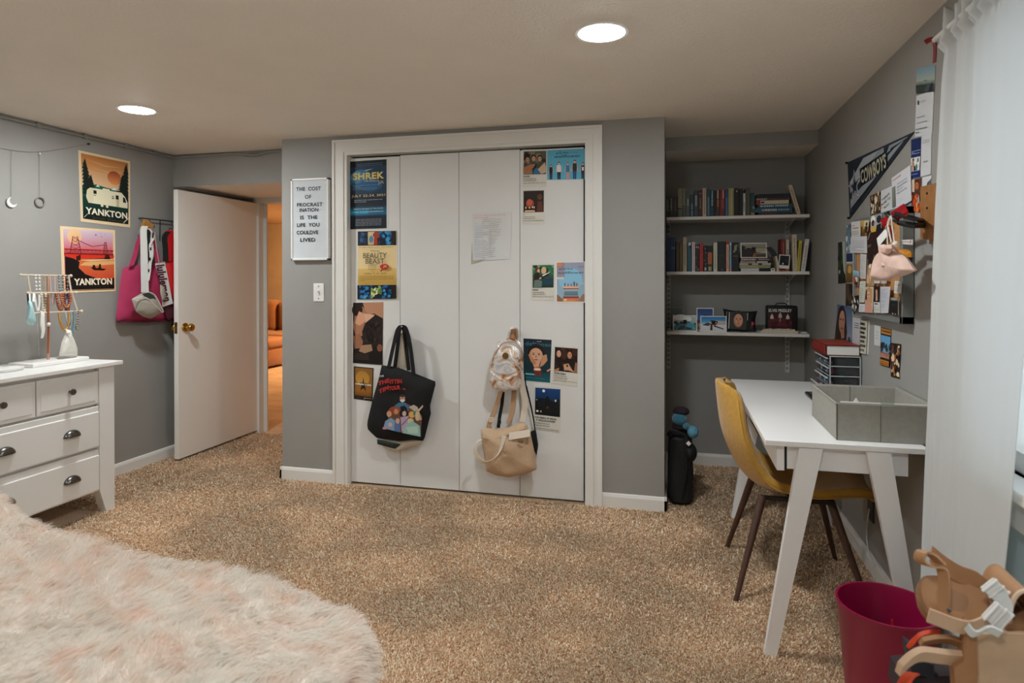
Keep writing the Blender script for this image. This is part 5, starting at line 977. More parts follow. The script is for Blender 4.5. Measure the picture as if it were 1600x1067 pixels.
def photo_frame(px0, px1, zb, zt, y, lean, label, spec, fw=.006, k=1.4, fc=None, yaw=0):
    """free-standing framed photograph leaning back on its strut"""
    x0 = at(px0, 380, 'y', y).x; x1 = at(px1, 380, 'y', y).x; h = zt-zb
    t = thing('framed_snapshot', ((x0+x1)/2, y, zb), label, 'framed photo', 'framed snapshots on the alcove shelves')
    T = Matrix.Translation(((x0+x1)/2, y, zb)) @ Matrix.Rotation(yaw, 4, 'Z') @ Matrix.Rotation(-lean, 4, 'X'); w2 = (x1-x0)/2
    b = B()
    for a, c in [((-w2, 0, 0), (-w2+fw, .010, h)), ((w2-fw, 0, 0), (w2, .010, h)), ((-w2+fw, 0, 0), (w2-fw, .010, fw)), ((-w2+fw, 0, h-fw), (w2-fw, .010, h))]: b.box(a, c, 0, T)
    obj('frame', b, fc or M('white_photo_frame', '#dedbd4', .4), t)
    b = B(); b.box((-w2+fw, .005, fw), (w2-fw, .009, h-fw), 0, T); pnl = obj('picture', b, PAPER, t)
    A = Art([T @ Vector(q) for q in ((-w2+fw, .005, h-fw), (w2-fw, .005, h-fw), (w2-fw, .005, fw), (-w2+fw, .005, fw))], T.to_3x3() @ Vector((0, -1, 0)), 0, k); A.run(spec); A.done(pnl)
    b = B(); b.box((-.012, .010, 0), (.012, .013, h*.7), 0, Matrix.Translation(((x0+x1)/2, y, zb)) @ Matrix.Rotation(yaw, 4, 'Z') @ Matrix.Translation((0, h*.45*math.sin(.3), 0)) @ Matrix.Rotation(.28, 4, 'X')); obj('strut', b, black_m, t)
    return t
photo_frame(1157.3, 1198.6, ZST, ZST+.098, .70, .12, 'white framed landscape print standing on the lying paperbacks', [('r', 0, 0, 1, 1, '#2a2620', '#8a8474'), ('p', [(0, 0), (0, .9), (.35, .7), (.6, .45), (.5, 0)], '#1e1d1a'), ('r', .55, .55, 1, .62, '#b5a88c'), ('r', .6, .42, 1, .47, '#c9bfa8'), ('p', [(.6, .3), (1, .4), (1, .3)], '#b5aa90'), ('l', .15, .60, .6, .78, 2, '#d8d4c8'), ('p', [(.45, .05), (.5, .3), (.58, .3), (.6, .05)], '#8a4a2e')], .006)
# leaning things at the desk end of the middle shelf
zb = TOPS[1]
xa = at(1213, 430, 'y', .70).x
t = thing('magazine', (xa, .72, zb), 'cream magazine with black curves bending over at the middle shelf', 'magazine', GM)
b = B(); pts = smooth_path([(xa, .72, zb), (xa-.004, .72, zb+.06), (xa-.022, .722, zb+.115), (xa-.052, .724, zb+.152)], 5); b.ribbon(pts, (0, .12, 0), .004); obj('cover', b, M('magazine_cream', '#c9bba4', .5), t, smooth=True)
b = B(); b.ribbon([p+Vector((.006, -.002, .0)) for p in pts], (0, .118, 0), .006); obj('page_block', b, page_m, t, smooth=True)
b = B(); b.ribbon([p+Vector((-.001, -.0625, .0005)) for p in pts[8:]], [(.030, 0, .006)]*len(pts[8:]), .001); obj('print', b, M('magazine_black', '#121212', .5), t)
row([(1220.5, 1227.2, 373, '#7c221c', 'dark red book behind the instant photo', lines('#b06a58', .2, .9, .4, .7)),
     (1228, 1233.2, 374.4, '#c4bdae', 'slim grey white book behind the instant photo', lines('#4a4640', .3, .7, .4, .65))], zb, .72, GM)
a = at(1239.5, 430, 'y', .70); book(Matrix.Translation((a.x-.003, .70, zb)) @ Matrix.Rotation(-.02, 4, 'Y'), .026, at(1240, 366.5, 'y', .70).z-zb, .15, '#cdbda6', 'tall cream book standing alone beside the yellow one', GM, lines('#8f8270', .1, .9, .4, .62))
a = at(1245, 430, 'y', .70); book(Matrix.Translation((a.x-.001, .70, zb)) @ Matrix.Rotation(.075, 4, 'Y'), .018, .195, .14, '#bfb145', 'slim yellow book leaning on the middle shelf', GM, lines('#7a6c22', .15, .9, .35, .65))
a = at(1250.3, 430, 'y', .70); book(Matrix.Translation((a.x+.004, .70, zb)) @ Matrix.Rotation(.125, 4, 'Y'), .024, .205, .14, '#cfccc8', 'white book leaning at the wall end of the middle shelf', GM, lines('#b04a52', .45, .8, .4, .62)+lines('#8a8a90', .1, .4, .4, .6))
# instant photo with its little orange stand
T = Matrix.Translation((at(1223.8, 415, 'y', .672).x, .672, zb)) @ Matrix.Rotation(.09, 4, 'Y')
t = thing('instant_photo', T.translation, 'white bordered instant photo on a small orange stand', 'photograph')
b = B(); b.box((-.032, -.001, .018), (.032, .0015, .104), 0, T); pc = obj('print_card', b, PAPER, t)
A = Art([T @ Vector(q) for q in ((-.027, -.001, .099), (.027, -.001, .099), (.027, -.001, .038), (-.027, -.001, .038))], (0, -1, 0), 0, 1.3); A.run([('r', 0, 0, 1, 1, '#0c0d10', '#181a1e'), ('p', [(.25, .08), (.4, .3), (.5, .1)], '#c9c9c4'), ('p', [(.6, .5), (.9, .8), (.8, .3)], '#2a2a2e')]); A.done(pc)
b = B()
for s in (-1, 1): b.lathe([(.009, 0), (.010, .004), (.007, .012), (.008, .02), (0, .021)], (s*.026, .006, 0), 12, 0, T)
b.box((-.024, .003, .004), (.024, .009, .009), 0, T); obj('stand', b, M('orange_clay', '#b5603c', .6), t, smooth=True)
t = thing('keepsake_block', (at(1207.5, 427, 'y', .69).x, .69, zb), 'tiny white block with a dark dot on the middle shelf', 'ornament')
xx = at(1207.5, 427, 'y', .69).x; b = B(); b.box((xx-.012, .68, zb), (xx+.012, .704, zb+.02), 0, None, .003); obj('block', b, white_m, t)
b = B(); b.box((xx-.005, .6795, zb+.008), (xx+.004, .6802, zb+.015)); obj('mark', b, black_m, t)

# lowest shelf: snapshots, cushion, tin, word sign
zb = TOPS[2]
snow = [('r', 0, 0, 1, 1, '#8a9aa0', '#a8aca6'), ('e', .3, .92, .35, .2, '#c9c8c0'), ('e', .6, .8, .2, .2, '#cfd2d0'), ('r', 0, 0, 1, .55, '#2a5058', '#4a6a6c'), ('n', 7, 0, .05, 1, .65, ['#1c3238', '#3c6a74', '#5a8a90', '#20282a', '#6f9aa4'], 30, .1), ('e', .75, .35, .2, .16, '#3a8490')]
photo_frame(1047.5, 1068.5, zb, at(1060, 480, 'y', .78).z, .78, .14, 'dull grey framed snapshot at the back beside the closet flank', [('r', 0, 0, 1, 1, '#4a504c', '#5a625e'), ('l', .1, .2, .9, .8, 3, '#6a726e')], .005, 1.2, M('grey_frame', '#8d8e80', .5))
photo_frame(1051.5, 1089.5, zb, at(1070, 492.5, 'y', .70).z, .70, .14, 'white framed snapshot of snowy trees over teal water', snow, .006, 1.3, None, .05)
photo_frame(1088.5, 1115.5, zb, at(1100, 481, 'y', .775).z, .775, .12, 'white framed snapshot of deep blue sky standing behind the beach one', [('r', 0, 0, 1, 1, '#7a5a44', '#173a74'), ('r', 0, .45, 1, 1, '#2a62a8', '#12306a'), ('r', 0, 0, 1, .3, '#8a6a50', '#c9b8a2')], .006, 1.3)
photo_frame(1094.5, 1135.8, zb, at(1115, 493.5, 'y', .69).z, .69, .14, 'white framed snapshot of two people lying under a blue sky', [('r', 0, 0, 1, 1, '#c9c6c0', '#1a78b8'), ('r', 0, .6, 1, 1, '#3a98c8', '#1464a4'), ('p', [(.3, .6), (1, .5), (1, .7), (.5, .75)], '#b5a48c'), ('r', 0, 0, 1, .45, '#b9babc', '#c8c6c4'), ('p', [(.04, .4), (.25, .6), (.4, .5), (.3, .35)], '#3a332c'), ('e', .44, .66, .07, .11, '#241815'), ('e', .43, .62, .045, .07, '#b58a74'), ('e', .62, .62, .06, .09, '#1d1513'), ('e', .6, .58, .04, .06, '#b58a74'), ('p', [(.36, .05), (.38, .5), (.46, .5), (.46, .05)], '#1c1c24'), ('p', [(.46, .42), (.6, .55), (.66, .5), (.55, .36)], '#8a2c30'), ('p', [(.55, .4), (.92, .18), (.9, .12), (.5, .32)], '#20232c')], .006, 1.3)
def cushion(name, c, hw, hh, th, T, mat, parent):
    b = B(); nu = 15
    def f(s):
        def fn(u, v):
            x, y = u*2-1, v*2-1; e = max(0, (1-abs(x)**2.6)*(1-abs(y)**2.6)); pin = 1-.10*(1-abs(y)**2) if False else 1
            px = x*hw*(1-.12*(1-y*y)); pz = y*hh*(1-.14*(1-x*x)); return T @ Vector((px, s*th*e**.6, pz))
        return fn
    b.grid(f(1), nu, nu); b.grid(f(-1), nu, nu); return obj(name, b, mat, parent, smooth=True, ang=4)
xx = at(1156, 500, 'y', .75).x
t = thing('photo_cushion', (xx, .74, zb), 'small black cushion with a printed face propped on the lowest shelf', 'cushion')
T = Matrix.Translation((xx, .765, zb+.066)) @ Matrix.Rotation(-.25, 4, 'X') @ Matrix.Rotation(.06, 4, 'Y')
cushion('cover', None, .108, .078, .036, T, M('black_satin', '#1c1c1e', .5), t)
A = Art([T @ Vector(q) for q in ((-.058, -.030, .052), (.038, -.030, .052), (.038, -.030, -.06), (-.058, -.030, -.06))], T.to_3x3() @ Vector((0, -1, 0)), 0, 1.2, .0003); A.z = .009
A.run([('r', -.28, 0, -.26, 1, '#b9b2a6'), ('r', 0, 0, 1, 1, '#20201d', '#26282a'), ('f', .48, .5, .30, .40, '#c98e6c', '#17110f', '#8a5a42'), ('r', -.14, .0, -.08, .98, '#b9b2a6'), ('r', 1.04, .55, 1.08, 1, '#b9b2a6')]); A.done(t)
A = Art([T @ Vector(q) for q in ((.052, -.018, .0), (.088, -.018, .0), (.088, -.018, -.045), (.052, -.018, -.045))], T.to_3x3() @ Vector((0, -1, 0)), 0, 1.2, .0003); A.z = .006; A.run([('e', .5, .7, .45, .3, '#b02a28'), ('r', .2, 0, .8, .4, '#1c1a20')]); A.done(t)
# music tin with rounded lid and lettering
x0 = at(1197.8, 500, 'y', .72).x; x1 = at(1247, 500, 'y', .72).x; zt = at(1222, 477.5, 'y', .72).z
t = thing('lunch_tin', ((x0+x1)/2, .75, zb), 'black and red lunch tin with white lettering on the lowest shelf', 'tin')
tin_m = M('black_tin', '#141314', .35); b = B(); b.box((x0, .72, zb), (x1, .80, zt), 0, None, .012, 3); obj('body', b, tin_m, t, smooth=True)
b = B(); b.tube(smooth_path([(x0+.06, .76, zt-.004), (x0+.065, .76, zt+.010), ((x0+x1)/2, .76, zt+.014), (x1-.065, .76, zt+.010), (x1-.06, .76, zt-.004)], 4), .004, 8); obj('handle', b, tin_m, t, smooth=True)
xf = at(1238.5, 500, 'y', .72).x
A = Art([(x0+.006, .72, zt-.006), (xf, .72, zt-.006), (xf, .72, zb+.006), (x0+.006, .72, zb+.006)], (0, -1, 0), 0, 1.15)
A.run([('r', .02, .02, .98, .98, '#101010', '#161414'), ('r', .03, .16, .97, .74, '#4a1014', '#3a0c10'), ('n', 3, .04, .18, .96, .72, ['#5e151a', '#2a090c', '#6e1a20', '#3a0c10'], 24, .1), ('h', .17, .36, .36, '#c9c2ba', '#1c1816', '#b9b4ae', '#2a2220'), ('h', .5, .40, .38, '#c9c2ba', '#1c1816', '#a8a8a4', '#6a6864'), ('h', .80, .36, .36, '#c9c2ba', '#1c1816', '#c4c0ba', '#2a2220'), ('t', 'ELVIS PRESLEY', .5, .845, .12, '#d8d4ca', .92, .02), ('t', 'JAILHOUSE ROCK', .53, .09, .09, '#d8d4ca', .88, .02)]); A.done(t)
x0 = at(1188.5, 518, 'y', .685).x; x1 = at(1247, 518, 'y', .685).x
t = thing('word_sign', ((x0+x1)/2, .685, zb), 'cream wooden word sign lying before the lunch tin', 'sign')
b = B(); b.box((x0, .678, zb), (x1, .70, zb+.016), 0, None, .003); obj('base', b, M('cream_wood', '#c9bda8', .6), t)
vs, fs, bw, bh = text_geo('JAILHOUSE ROCK', .03) if False else text_geo('BOOK LOVER', .03)
b = B(); n_ = 11
for i in range(n_):
    xc = x0+.02+(x1-x0-.045)*i/(n_-1); hh = .024+.006*((i*7) % 3)/2
    b.box((xc-.008, .682, zb+.012), (xc+.008, .692, zb+hh), 0, None, .002, 1)
o = obj('carved_relief', b, M('cream_wood', '#c9bda8', .6), t); o['kind'] = 'stuff'
t = thing('white_pebble', (at(1258, 518, 'y', .70).x, .70, zb), 'small white flat pebble at the end of the lowest shelf', 'pebble')
b = B(); b.sph((at(1258, 518, 'y', .70).x-.004, .70, zb+.006), (.018, .014, .006)); obj('stone', b, white_m, t, smooth=True)

# dark tall bag with a blue-headed plush in the corner of the alcove
blk = M('black_nylon', '#0d0d0f', .7, bump=(60, .4, .004))
t = thing('duffel_bag', (2.47, .16, 0), 'tall black soft bag standing against the closet flank in the alcove', 'bag')
b = B()
def bagfn(u, v):
    a = 2*math.pi*u; z = .41*v; e = .072*(1-.10*v)*(1+.05*math.sin(3*a+v*7))*(1 if .03 < v < .93 else .7); 
    ca, sa = math.cos(a), math.sin(a); k = (abs(ca)**4+abs(sa)**4)**-.25
    return (2.483+e*1.0*ca*k+.015*v*0, .20+e*1.5*sa*k, z)
b.grid(bagfn, 28, 14, cu=True); b.add([bagfn(i/28, 1) for i in range(28)], [tuple(range(28))]); b.add([bagfn(i/28, 0) for i in range(28)], [tuple(range(28))[::-1]]); obj('body', b, blk, t, smooth=True)
b = B(); b.tube(smooth_path([(2.50, .085, .40), (2.515, .075, .30), (2.51, .075, .18), (2.49, .09, .05)], 5), .006, 8); obj('strap', b, blk, t, smooth=True)
b = B(); b.tube(smooth_path([(2.415, .12, .40), (2.44, .09, .435), (2.50, .10, .41)], 5), .010, 8); obj('handle', b, blk, t, smooth=True)
b = B(); p0 = at(1076, 693, 'y', .085); b.prism([(p0.x-.014, .086, p0.z), (p0.x, .086, p0.z-.015), (p0.x+.014, .086, p0.z), (p0.x, .086, p0.z+.015)], (0, .002, 0)); obj('tag', b, PAPER, t)
b = B(); b.sph((2.53, .15, .30), (.045, .07, .055), 16, 10); obj('side_pocket', b, blk, t, smooth=True)
t = thing('plush_toy', (2.47, .2, .415), 'teal blue plush toy with dark cap sitting on the black bag', 'plush toy')
tb = M('teal_plush', '#2f6f84', .95, bump=(160, .6, .004), sheen=.4); db = M('dark_plush', '#2a2026', .95, bump=(160, .6, .004))
b = B(); b.sph((2.478, .16, .487), (.042, .042, .040), 18, 12); obj('head', b, tb, t, smooth=True)
b = B(); b.sph((2.486, .18, .527), (.048, .052, .026), 18, 10); obj('cap', b, db, t, smooth=True)
b = B(); b.sph((2.515, .13, .452), (.020, .03, .018), 12, 8); obj('arm', b, tb, t, smooth=True)
b = B(); b.sph((2.55, .12, .425), (.032, .04, .036), 14, 9); obj('leg', b, M('light_blue_plush', '#5b93ad', .95, bump=(160, .6, .004)), t, smooth=True)
b = B(); b.sph((2.478, .19, .440), (.045, .05, .028), 14, 9); obj('body', b, db, t, smooth=True)
# ================================================================== bags, desk things, wall things
def puff(b, out, nrm, front, back, n=48, rings=8, wob=.0, seed=0, m=0, ex=.5):
    """soft bag body: planar outline 'out' blown up along nrm (front) and -nrm (back)"""
    nrm = Vector(nrm).normalized(); P = [Vector(p) for p in out]; per = [0]
    for i in range(len(P)): per.append(per[-1]+(P[(i+1) % len(P)]-P[i]).length)
    R = []
    for i in range(n):
        d = per[-1]*i/n; k = max(j for j in range(len(P)) if per[j] <= d+1e-9); f = (d-per[k])/max(1e-9, per[k+1]-per[k]); R.append(P[k].lerp(P[(k+1) % len(P)], f))
    c = sum(R, Vector())/n
    def surf(dep, sg):
        vs = []
        for k in range(rings):
            s = 1-(k/rings); h = dep*(1-s**2.2)**ex
            for p in R:
                q = c.lerp(p, s); w_ = wob*mnoise.noise(q*9+Vector((seed, 0, 0)))*(1-s**3) if wob else 0
                vs.append(q+nrm*sg*(h+w_))
        vs.append(c+nrm*sg*dep); fs = [(k*n+i, k*n+(i+1) % n, (k+1)*n+(i+1) % n, (k+1)*n+i) for k in range(rings-1) for i in range(n)]
        fs += [((rings-1)*n+i, (rings-1)*n+(i+1) % n, rings*n) for i in range(n)]
        if sg < 0: fs = [f[::-1] for f in fs]
        return vs, fs
    b.add(*surf(front, 1), m); b.add(*surf(back, -1), m); return b
def cl(pts, sc, x0, y0): return [(x0+a/sc, y0+c/sc) for a, c in pts]

# ---- black tote on the left closet knob
t = thing('tote_bag', (.81, -.02, .985), 'black canvas tote with printed figures hanging from a closet knob', 'tote bag')
canv = M('black_canvas', '#0c0c0d', .85, bump=(400, .3, .001)); lining = M('cream_canvas', '#cfc4b0', .85, bump=(400, .3, .001))
YT = -.045
out = cl([(185, 358), (300, 372), (462, 428), (618, 490), (600, 560), (566, 690), (578, 730), (520, 960), (440, 950), (330, 960), (150, 940), (75, 870), (68, 820), (110, 640), (160, 470)], 5.08, 560, 500)
b = B(); puff(b, pq(out, 'y', YT), (0, -1, 0), .045, .045, 60, 9, .016, 3); obj('body', b, canv, t, smooth=True, ang=4)
b = B(); q = pq(cl([(150, 945), (330, 962), (515, 950), (500, 980), (290, 1045), (200, 1010)], 5.08, 560, 500), 'y', YT+.02); puff(b, q, (0, -1, 0), .015, .02, 30, 5, .006, 9); obj('bottom_lining', b, lining, t, smooth=True)
b = B(); q = pq(cl([(148, 945), (340, 985), (290, 1022), (150, 985)], 5.08, 560, 500), 'y', YT-.001); puff(b, q, (0, -1, 0), .010, .004, 24, 4); obj('printed_hem', b, M('dark_green_print', '#1f2c26', .8, var=(60, .4)), t, smooth=True)
for nm, pts, mt, y in (('strap', [(240, 378), (268, 250), (300, 110), (322, 55), (345, 42), (378, 70), (410, 200), (438, 430)], canv, -.058), ('strap', [(288, 385), (312, 200), (322, 100), (335, 62), (352, 60), (366, 100), (384, 250), (400, 400)], canv, -.030)):
    path = [at(*cl([p], 5.08, 560, 500)[0], 'y', y-.0) for p in pts]; b = B(); b.ribbon(smooth_path(path, 5), (.028, -.010, .004), .0025); obj(nm, b, mt, t, smooth=True)
b = B(); q = pq(cl([(325, 105), (360, 95), (405, 385), (300, 378)], 5.08, 560, 500), 'y', -.012); puff(b, q, (0, -1, 0), .004, .003, 24, 4); obj('inner_flap', b, lining, t, smooth=True)
A = Art(pq(cl([(150, 440), (380, 440), (520, 930), (185, 930)], 5.08, 560, 500), 'y', YT-.047), (0, -1, 0), 0, 1.0, .0002)
def S(u, v): return (u-150)/370*1.0, 1-(v-440)/490
def sp(pts): # direct pixel polygon print on the bag front
    return [at(*cl([p], 5.08, 560, 500)[0], 'y', YT-.048) for p in pts]
bp2 = B(); zc = [0]
def blob(pts, c):
    zc[0] += .00015; q = [p+Vector((0, -zc[0], 0)) for p in sp(pts)]
    if (q[1]-q[0]).cross(q[2]-q[1]).y > 0: q.reverse()
    bp2.add(q, [list(range(len(q)))], 0, None, lin(c))
def oval(cx, cy, rx, ry, c, n=12): blob([(cx+rx*math.cos(6.283*i/n), cy+ry*math.sin(6.283*i/n)) for i in range(n)], c)
blob([(285, 690), (330, 655), (380, 660), (440, 690), (505, 760), (495, 925), (350, 895), (190, 860), (235, 800), (230, 720)], '#6a4a3c')
blob([(285, 680), (320, 655), (372, 655), (400, 690), (380, 760), (290, 740)], '#3f6f96'); oval(350, 622, 22, 32, '#b5846a'); oval(350, 600, 20, 12, '#3a2c24'); blob([(330, 640), (350, 655), (372, 640), (366, 630), (335, 630)], '#d9d4cc')
blob([(400, 690), (440, 672), (470, 690), (480, 720), (440, 720)], '#b9b0a2'); blob([(440, 720), (485, 730), (505, 790), (470, 800)], '#c9a58c'); blob([(470, 715), (510, 675), (516, 685), (480, 730)], '#cfb09a')
oval(290, 720, 50, 36, '#8e4a2a'); oval(245, 745, 20, 24, '#c9987c'); oval(300, 725, 18, 22, '#c08a6a'); oval(362, 742, 36, 36, '#1f1a1c'); oval(365, 742, 16, 22, '#c6b0a8'); oval(425, 750, 26, 26, '#d9a45c'); oval(450, 742, 14, 18, '#3a7a6a')
blob([(215, 800), (260, 775), (295, 800), (290, 880), (200, 855)], '#7fa0bc'); blob([(290, 790), (330, 780), (335, 890), (285, 880)], '#5a6f9a'); oval(313, 800, 17, 22, '#c9a08a'); blob([(335, 770), (400, 760), (405, 820), (345, 890)], '#b59ab0'); oval(415, 800, 26, 22, '#cdbf8a'); blob([(370, 840), (430, 800), (490, 840), (495, 925), (350, 895)], '#8fb8b0'); blob([(380, 850), (470, 840), (480, 900), (400, 895)], '#b0c8b8'); blob([(190, 855), (225, 840), (230, 865), (200, 868)], '#c98a98'); blob([(345, 830), (398, 775), (400, 780), (348, 836)], '#2c4c7c')
oval(255, 830, 16, 18, '#d0b0a0'); oval(470, 760, 18, 40, '#c9b58c')
for j, (s_, x0_, y0_, w_, sl) in enumerate((('THE', 160, 520, 88, -26), ('ITTIN', 252, 505, 96, -4), ('TIM', 165, 585, 78, -36), ('TOUR', 245, 560, 90, -12), ("'21", 352, 553, 24, 0))):
    vs, fs, bw, bh = text_geo(s_, .05); h_ = 34 if j < 4 else 14
    def P_(x, y): return at(*cl([(x0_+x*w_, y0_-y*h_+sl*x)], 5.08, 560, 500)[0], 'y', YT-.0495)
    zc[0] += .0002; bp2.add([P_(x, y)+Vector((0, -zc[0], 0)) for x, y in vs], fs, 0, None, lin('#b8302c'))
vs, fs, bw, bh = text_geo('THE', .03); bp2.add([at(*cl([(165+x*36, 455-y*14-x*6)], 5.08, 560, 500)[0], 'y', YT-.052) for x, y in vs], fs, 0, None, lin('#d9d4d0'))
obj('print', bp2, PRINT, t)['kind'] = 'stuff'

# ---- pearly backpack and beige duffel on the other knob
pearl = bpy.data.materials.new('pearly_foil'); pearl.use_nodes = True; nt = pearl.node_tree; p = nt.nodes['Principled BSDF']; p.inputs['Roughness'].default_value = .28; p.inputs['Metallic'].default_value = .35
tc = nt.nodes.new('ShaderNodeTexCoord'); nz_ = nt.nodes.new('ShaderNodeTexNoise'); nz_.inputs['Scale'].default_value = 9; nz_.inputs['Distortion'].default_value = 2.2; nz_.inputs['Detail'].default_value = 3
rp_ = nt.nodes.new('ShaderNodeValToRGB'); e = rp_.color_ramp.elements; e[0].position = .34; e[0].color = (*lin('#a06a3e'), 1); e[1].position = .66; e[1].color = (*lin('#cfd3da'), 1); x_ = e.new(.46); x_.color = (*lin('#e0c8b4'), 1); x_ = e.new(.55); x_.color = (*lin('#f0ece8'), 1)
bb_ = nt.nodes.new('ShaderNodeBump'); bb_.inputs['Strength'].default_value = .9; bb_.inputs['Distance'].default_value = .012
nt.links.new(tc.outputs['Object'], nz_.inputs['Vector']); nt.links.new(nz_.outputs['Fac'], rp_.inputs[0]); nt.links.new(rp_.outputs[0], p.inputs['Base Color']); nt.links.new(nz_.outputs['Fac'], bb_.inputs['Height']); nt.links.new(bb_.outputs[0], p.inputs['Normal'])
tan_m = M('tan_webbing', '#b58f6c', .8, bump=(300, .3, .001)); beige = M('beige_nylon', '#c5a686', .6, var=(9, .05), bump=(24, .5, .008)); crm = M('cream_webbing', '#dccfbd', .85, bump=(300, .3, .001)); gold = M('gold_patch', '#7a5a2c', .4, metal=.5)
Z6 = lambda pts: cl(pts, 4.1, 730, 500)
def y6(pts, y): return pq(Z6(pts), 'y', y)
t = thing('backpack', (1.53, -.05, .85), 'small pearly rose-gold backpack hanging from a closet knob above the beige duffel', 'backpack')
b = B(); puff(b, y6([(175, 180), (200, 140), (255, 112), (305, 118), (345, 150), (362, 200), (358, 300), (345, 420), (320, 450), (240, 455), (165, 440), (140, 390), (150, 280)], -.055), (0, -1, 0), .055, .03, 60, 9, .012, 2); obj('body', b, pearl, t, smooth=True, ang=4)
b = B(); puff(b, y6([(150, 320), (200, 350), (270, 352), (345, 330), (345, 425), (315, 450), (240, 455), (165, 440), (140, 390)], -.088), (0, -1, 0), .035, .01, 44, 7, .008, 5); obj('front_pocket', b, pearl, t, smooth=True, ang=4)
b = B(); b.tube([Vector(p) for p in y6([(155, 318), (200, 346), (270, 348), (345, 326)], -.112)], .0025, 6); b.tube(smooth_path(y6([(178, 215), (215, 160), (262, 140), (310, 148), (348, 185)], -.098), 5), .003, 6); obj('zip', b, tan_m, t)
c_ = at(*Z6([(246, 229)])[0], 'y', -.112); b = B(); b.lathe([(.0185, 0), (.0185, .003), (.015, .004), (0, .004)], (0, 0, 0), 24, 0, Matrix.Translation(c_+Vector((0, .0, 0))) @ Matrix.Rotation(math.pi/2, 4, 'X')); obj('round_patch', b, gold, t)
b = B(); b.ribbon(smooth_path(y6([(275, 115), (283, 70), (300, 54), (318, 60), (325, 115)], -.05), 6), (0, -.026, 0), .003); obj('hang_loop', b, tan_m, t, smooth=True)
b = B(); b.ribbon(y6([(300, 58), (300, 130)], -.022), (.040, 0, 0), .003); obj('back_tab', b, tan_m, t)
for pts, y in (([(215, 455), (190, 540), (150, 640), (140, 690), (185, 730)], -.02), ([(300, 450), (296, 520), (285, 600), (262, 660)], -.03)):
    b = B(); b.ribbon(smooth_path(y6(pts, y), 5), (.030, -.008, .006), .004); obj('shoulder_strap', b, tan_m, t, smooth=True)
b = B(); q = at(*Z6([(156, 640)])[0], 'y', -.026); b.box((q.x-.019, q.y-.004, q.z-.016), (q.x+.019, q.y+.004, q.z+.016), 0, None, .003); obj('buckle', b, M('beige_buckle', '#d3bda6', .4), t)
t = thing('duffel', (1.46, -.06, .4), 'beige nylon duffel with cream handles hanging under the pearly backpack', 'bag')
YF = -.065
b = B(); puff(b, y6([(88, 700), (125, 690), (190, 700), (260, 690), (345, 655), (380, 665), (405, 720), (428, 830), (448, 955), (380, 985), (265, 1008), (185, 995), (120, 968), (108, 870), (90, 770)], YF), (0, -1, 0), .065, .045, 72, 14, .022, 7); obj('body', b, beige, t, smooth=True, ang=4)
b = B(); b.ribbon(smooth_path(y6([(100, 745), (160, 760), (230, 742), (300, 715), (370, 690)], YF-.050), 5), (.0, .004, .012), .010); obj('zip_flap', b, beige, t, smooth=True)
b = B(); b.ribbon(y6([(268, 745), (330, 735), (402, 722)], YF-.062), (0, .010, .040), .003); obj('strap_band', b, crm, t, smooth=True)
b = B(); b.ribbon(smooth_path(y6([(238, 740), (226, 790), (205, 850), (160, 895), (110, 912), (70, 885), (50, 835), (60, 790), (90, 765)], YF-.085), 5), [(.030-.012*abs(math.sin(i*.12)), -.012, .018*math.sin(i*.08)) for i in range(41)], .003); obj('handle', b, crm, t, smooth=True)
b = B(); b.ribbon(smooth_path(y6([(345, 340), (350, 430), (372, 520), (362, 600), (352, 655)], -.022), 5), (.036, -.004, 0), .003); obj('long_strap', b, crm, t, smooth=True)
b = B(); q = at(*Z6([(343, 775)])[0], 'y', YF-.068); b.tube([q+Vector((.014*math.cos(a), -.002, .009*math.sin(a))) for a in [math.pi*(1+i/8) for i in range(9)]], .002, 6); b.tube([q+Vector((-.014, -.002, 0)), q+Vector((.014, -.002, 0))], .002, 6); obj('ring', b, pewter_m, t)
b = B(); b.tube(smooth_path(y6([(366, 330), (378, 430), (400, 520), (425, 640), (436, 720)], -.018), 4), .004, 6); b.tube(smooth_path(y6([(380, 420), (408, 540), (430, 650)], -.024), 4), .003, 6); obj('black_strap', b, canv, t, smooth=True)
b = B(); puff(b, y6([(405, 715), (440, 700), (455, 800), (445, 870), (425, 830)], -.03), (0, -1, 0), .02, .02, 24, 5); obj('side_gusset', b, canv, t, smooth=True)
b = B(); b.ribbon(smooth_path(y6([(230, 460), (222, 540), (208, 620), (200, 690)], -.015), 4), (.020, -.004, 0), .003); obj('black_strap', b, canv, t, smooth=True)
q = at(*Z6([(208, 650)])[0], 'y', -.03); b = B(); b.tube([q+Vector((.008*math.cos(a), -.004, .016*math.sin(a))) for a in [6.283*i/12 for i in range(12)]], .0025, 6, closed=True); obj('snap_hook', b, black_m, t)

# ---- rail with bags behind the bedroom door
t = thing('coat_rail', (XL, .1, 1.70), 'thin black metal coat rail on the poster wall behind the open door', 'coat rail')
b = B(); b.tube([(XL+.035, -.037, 1.702), (XL+.035, .62, 1.702)], .004, 8)
for y in (.145, .5): b.tube([(XL+.035, y, 1.702), (XL+.012, y, 1.70), (XL+.008, y, 1.56)], .0035, 8)
b.tube([(XL, -.03, 1.702), (XL+.035, -.03, 1.702)], .004, 8); b.tube([(XL, .6, 1.702), (XL+.035, .6, 1.702)], .004, 8); obj('rail', b, black_m, t)
for i, y in enumerate((.02, .22, .42)):
    b = B(); b.tube(smooth_path([(XL+.035, y, 1.702), (XL+.05, y, 1.68), (XL+.055, y, 1.65), (XL+.075, y, 1.64), (XL+.082, y, 1.655)], 3), .003, 6); obj('hook', b, black_m, t)
def z2(pts, x): return pq(cl(pts, 5.617, 170, 330), 'x', x)
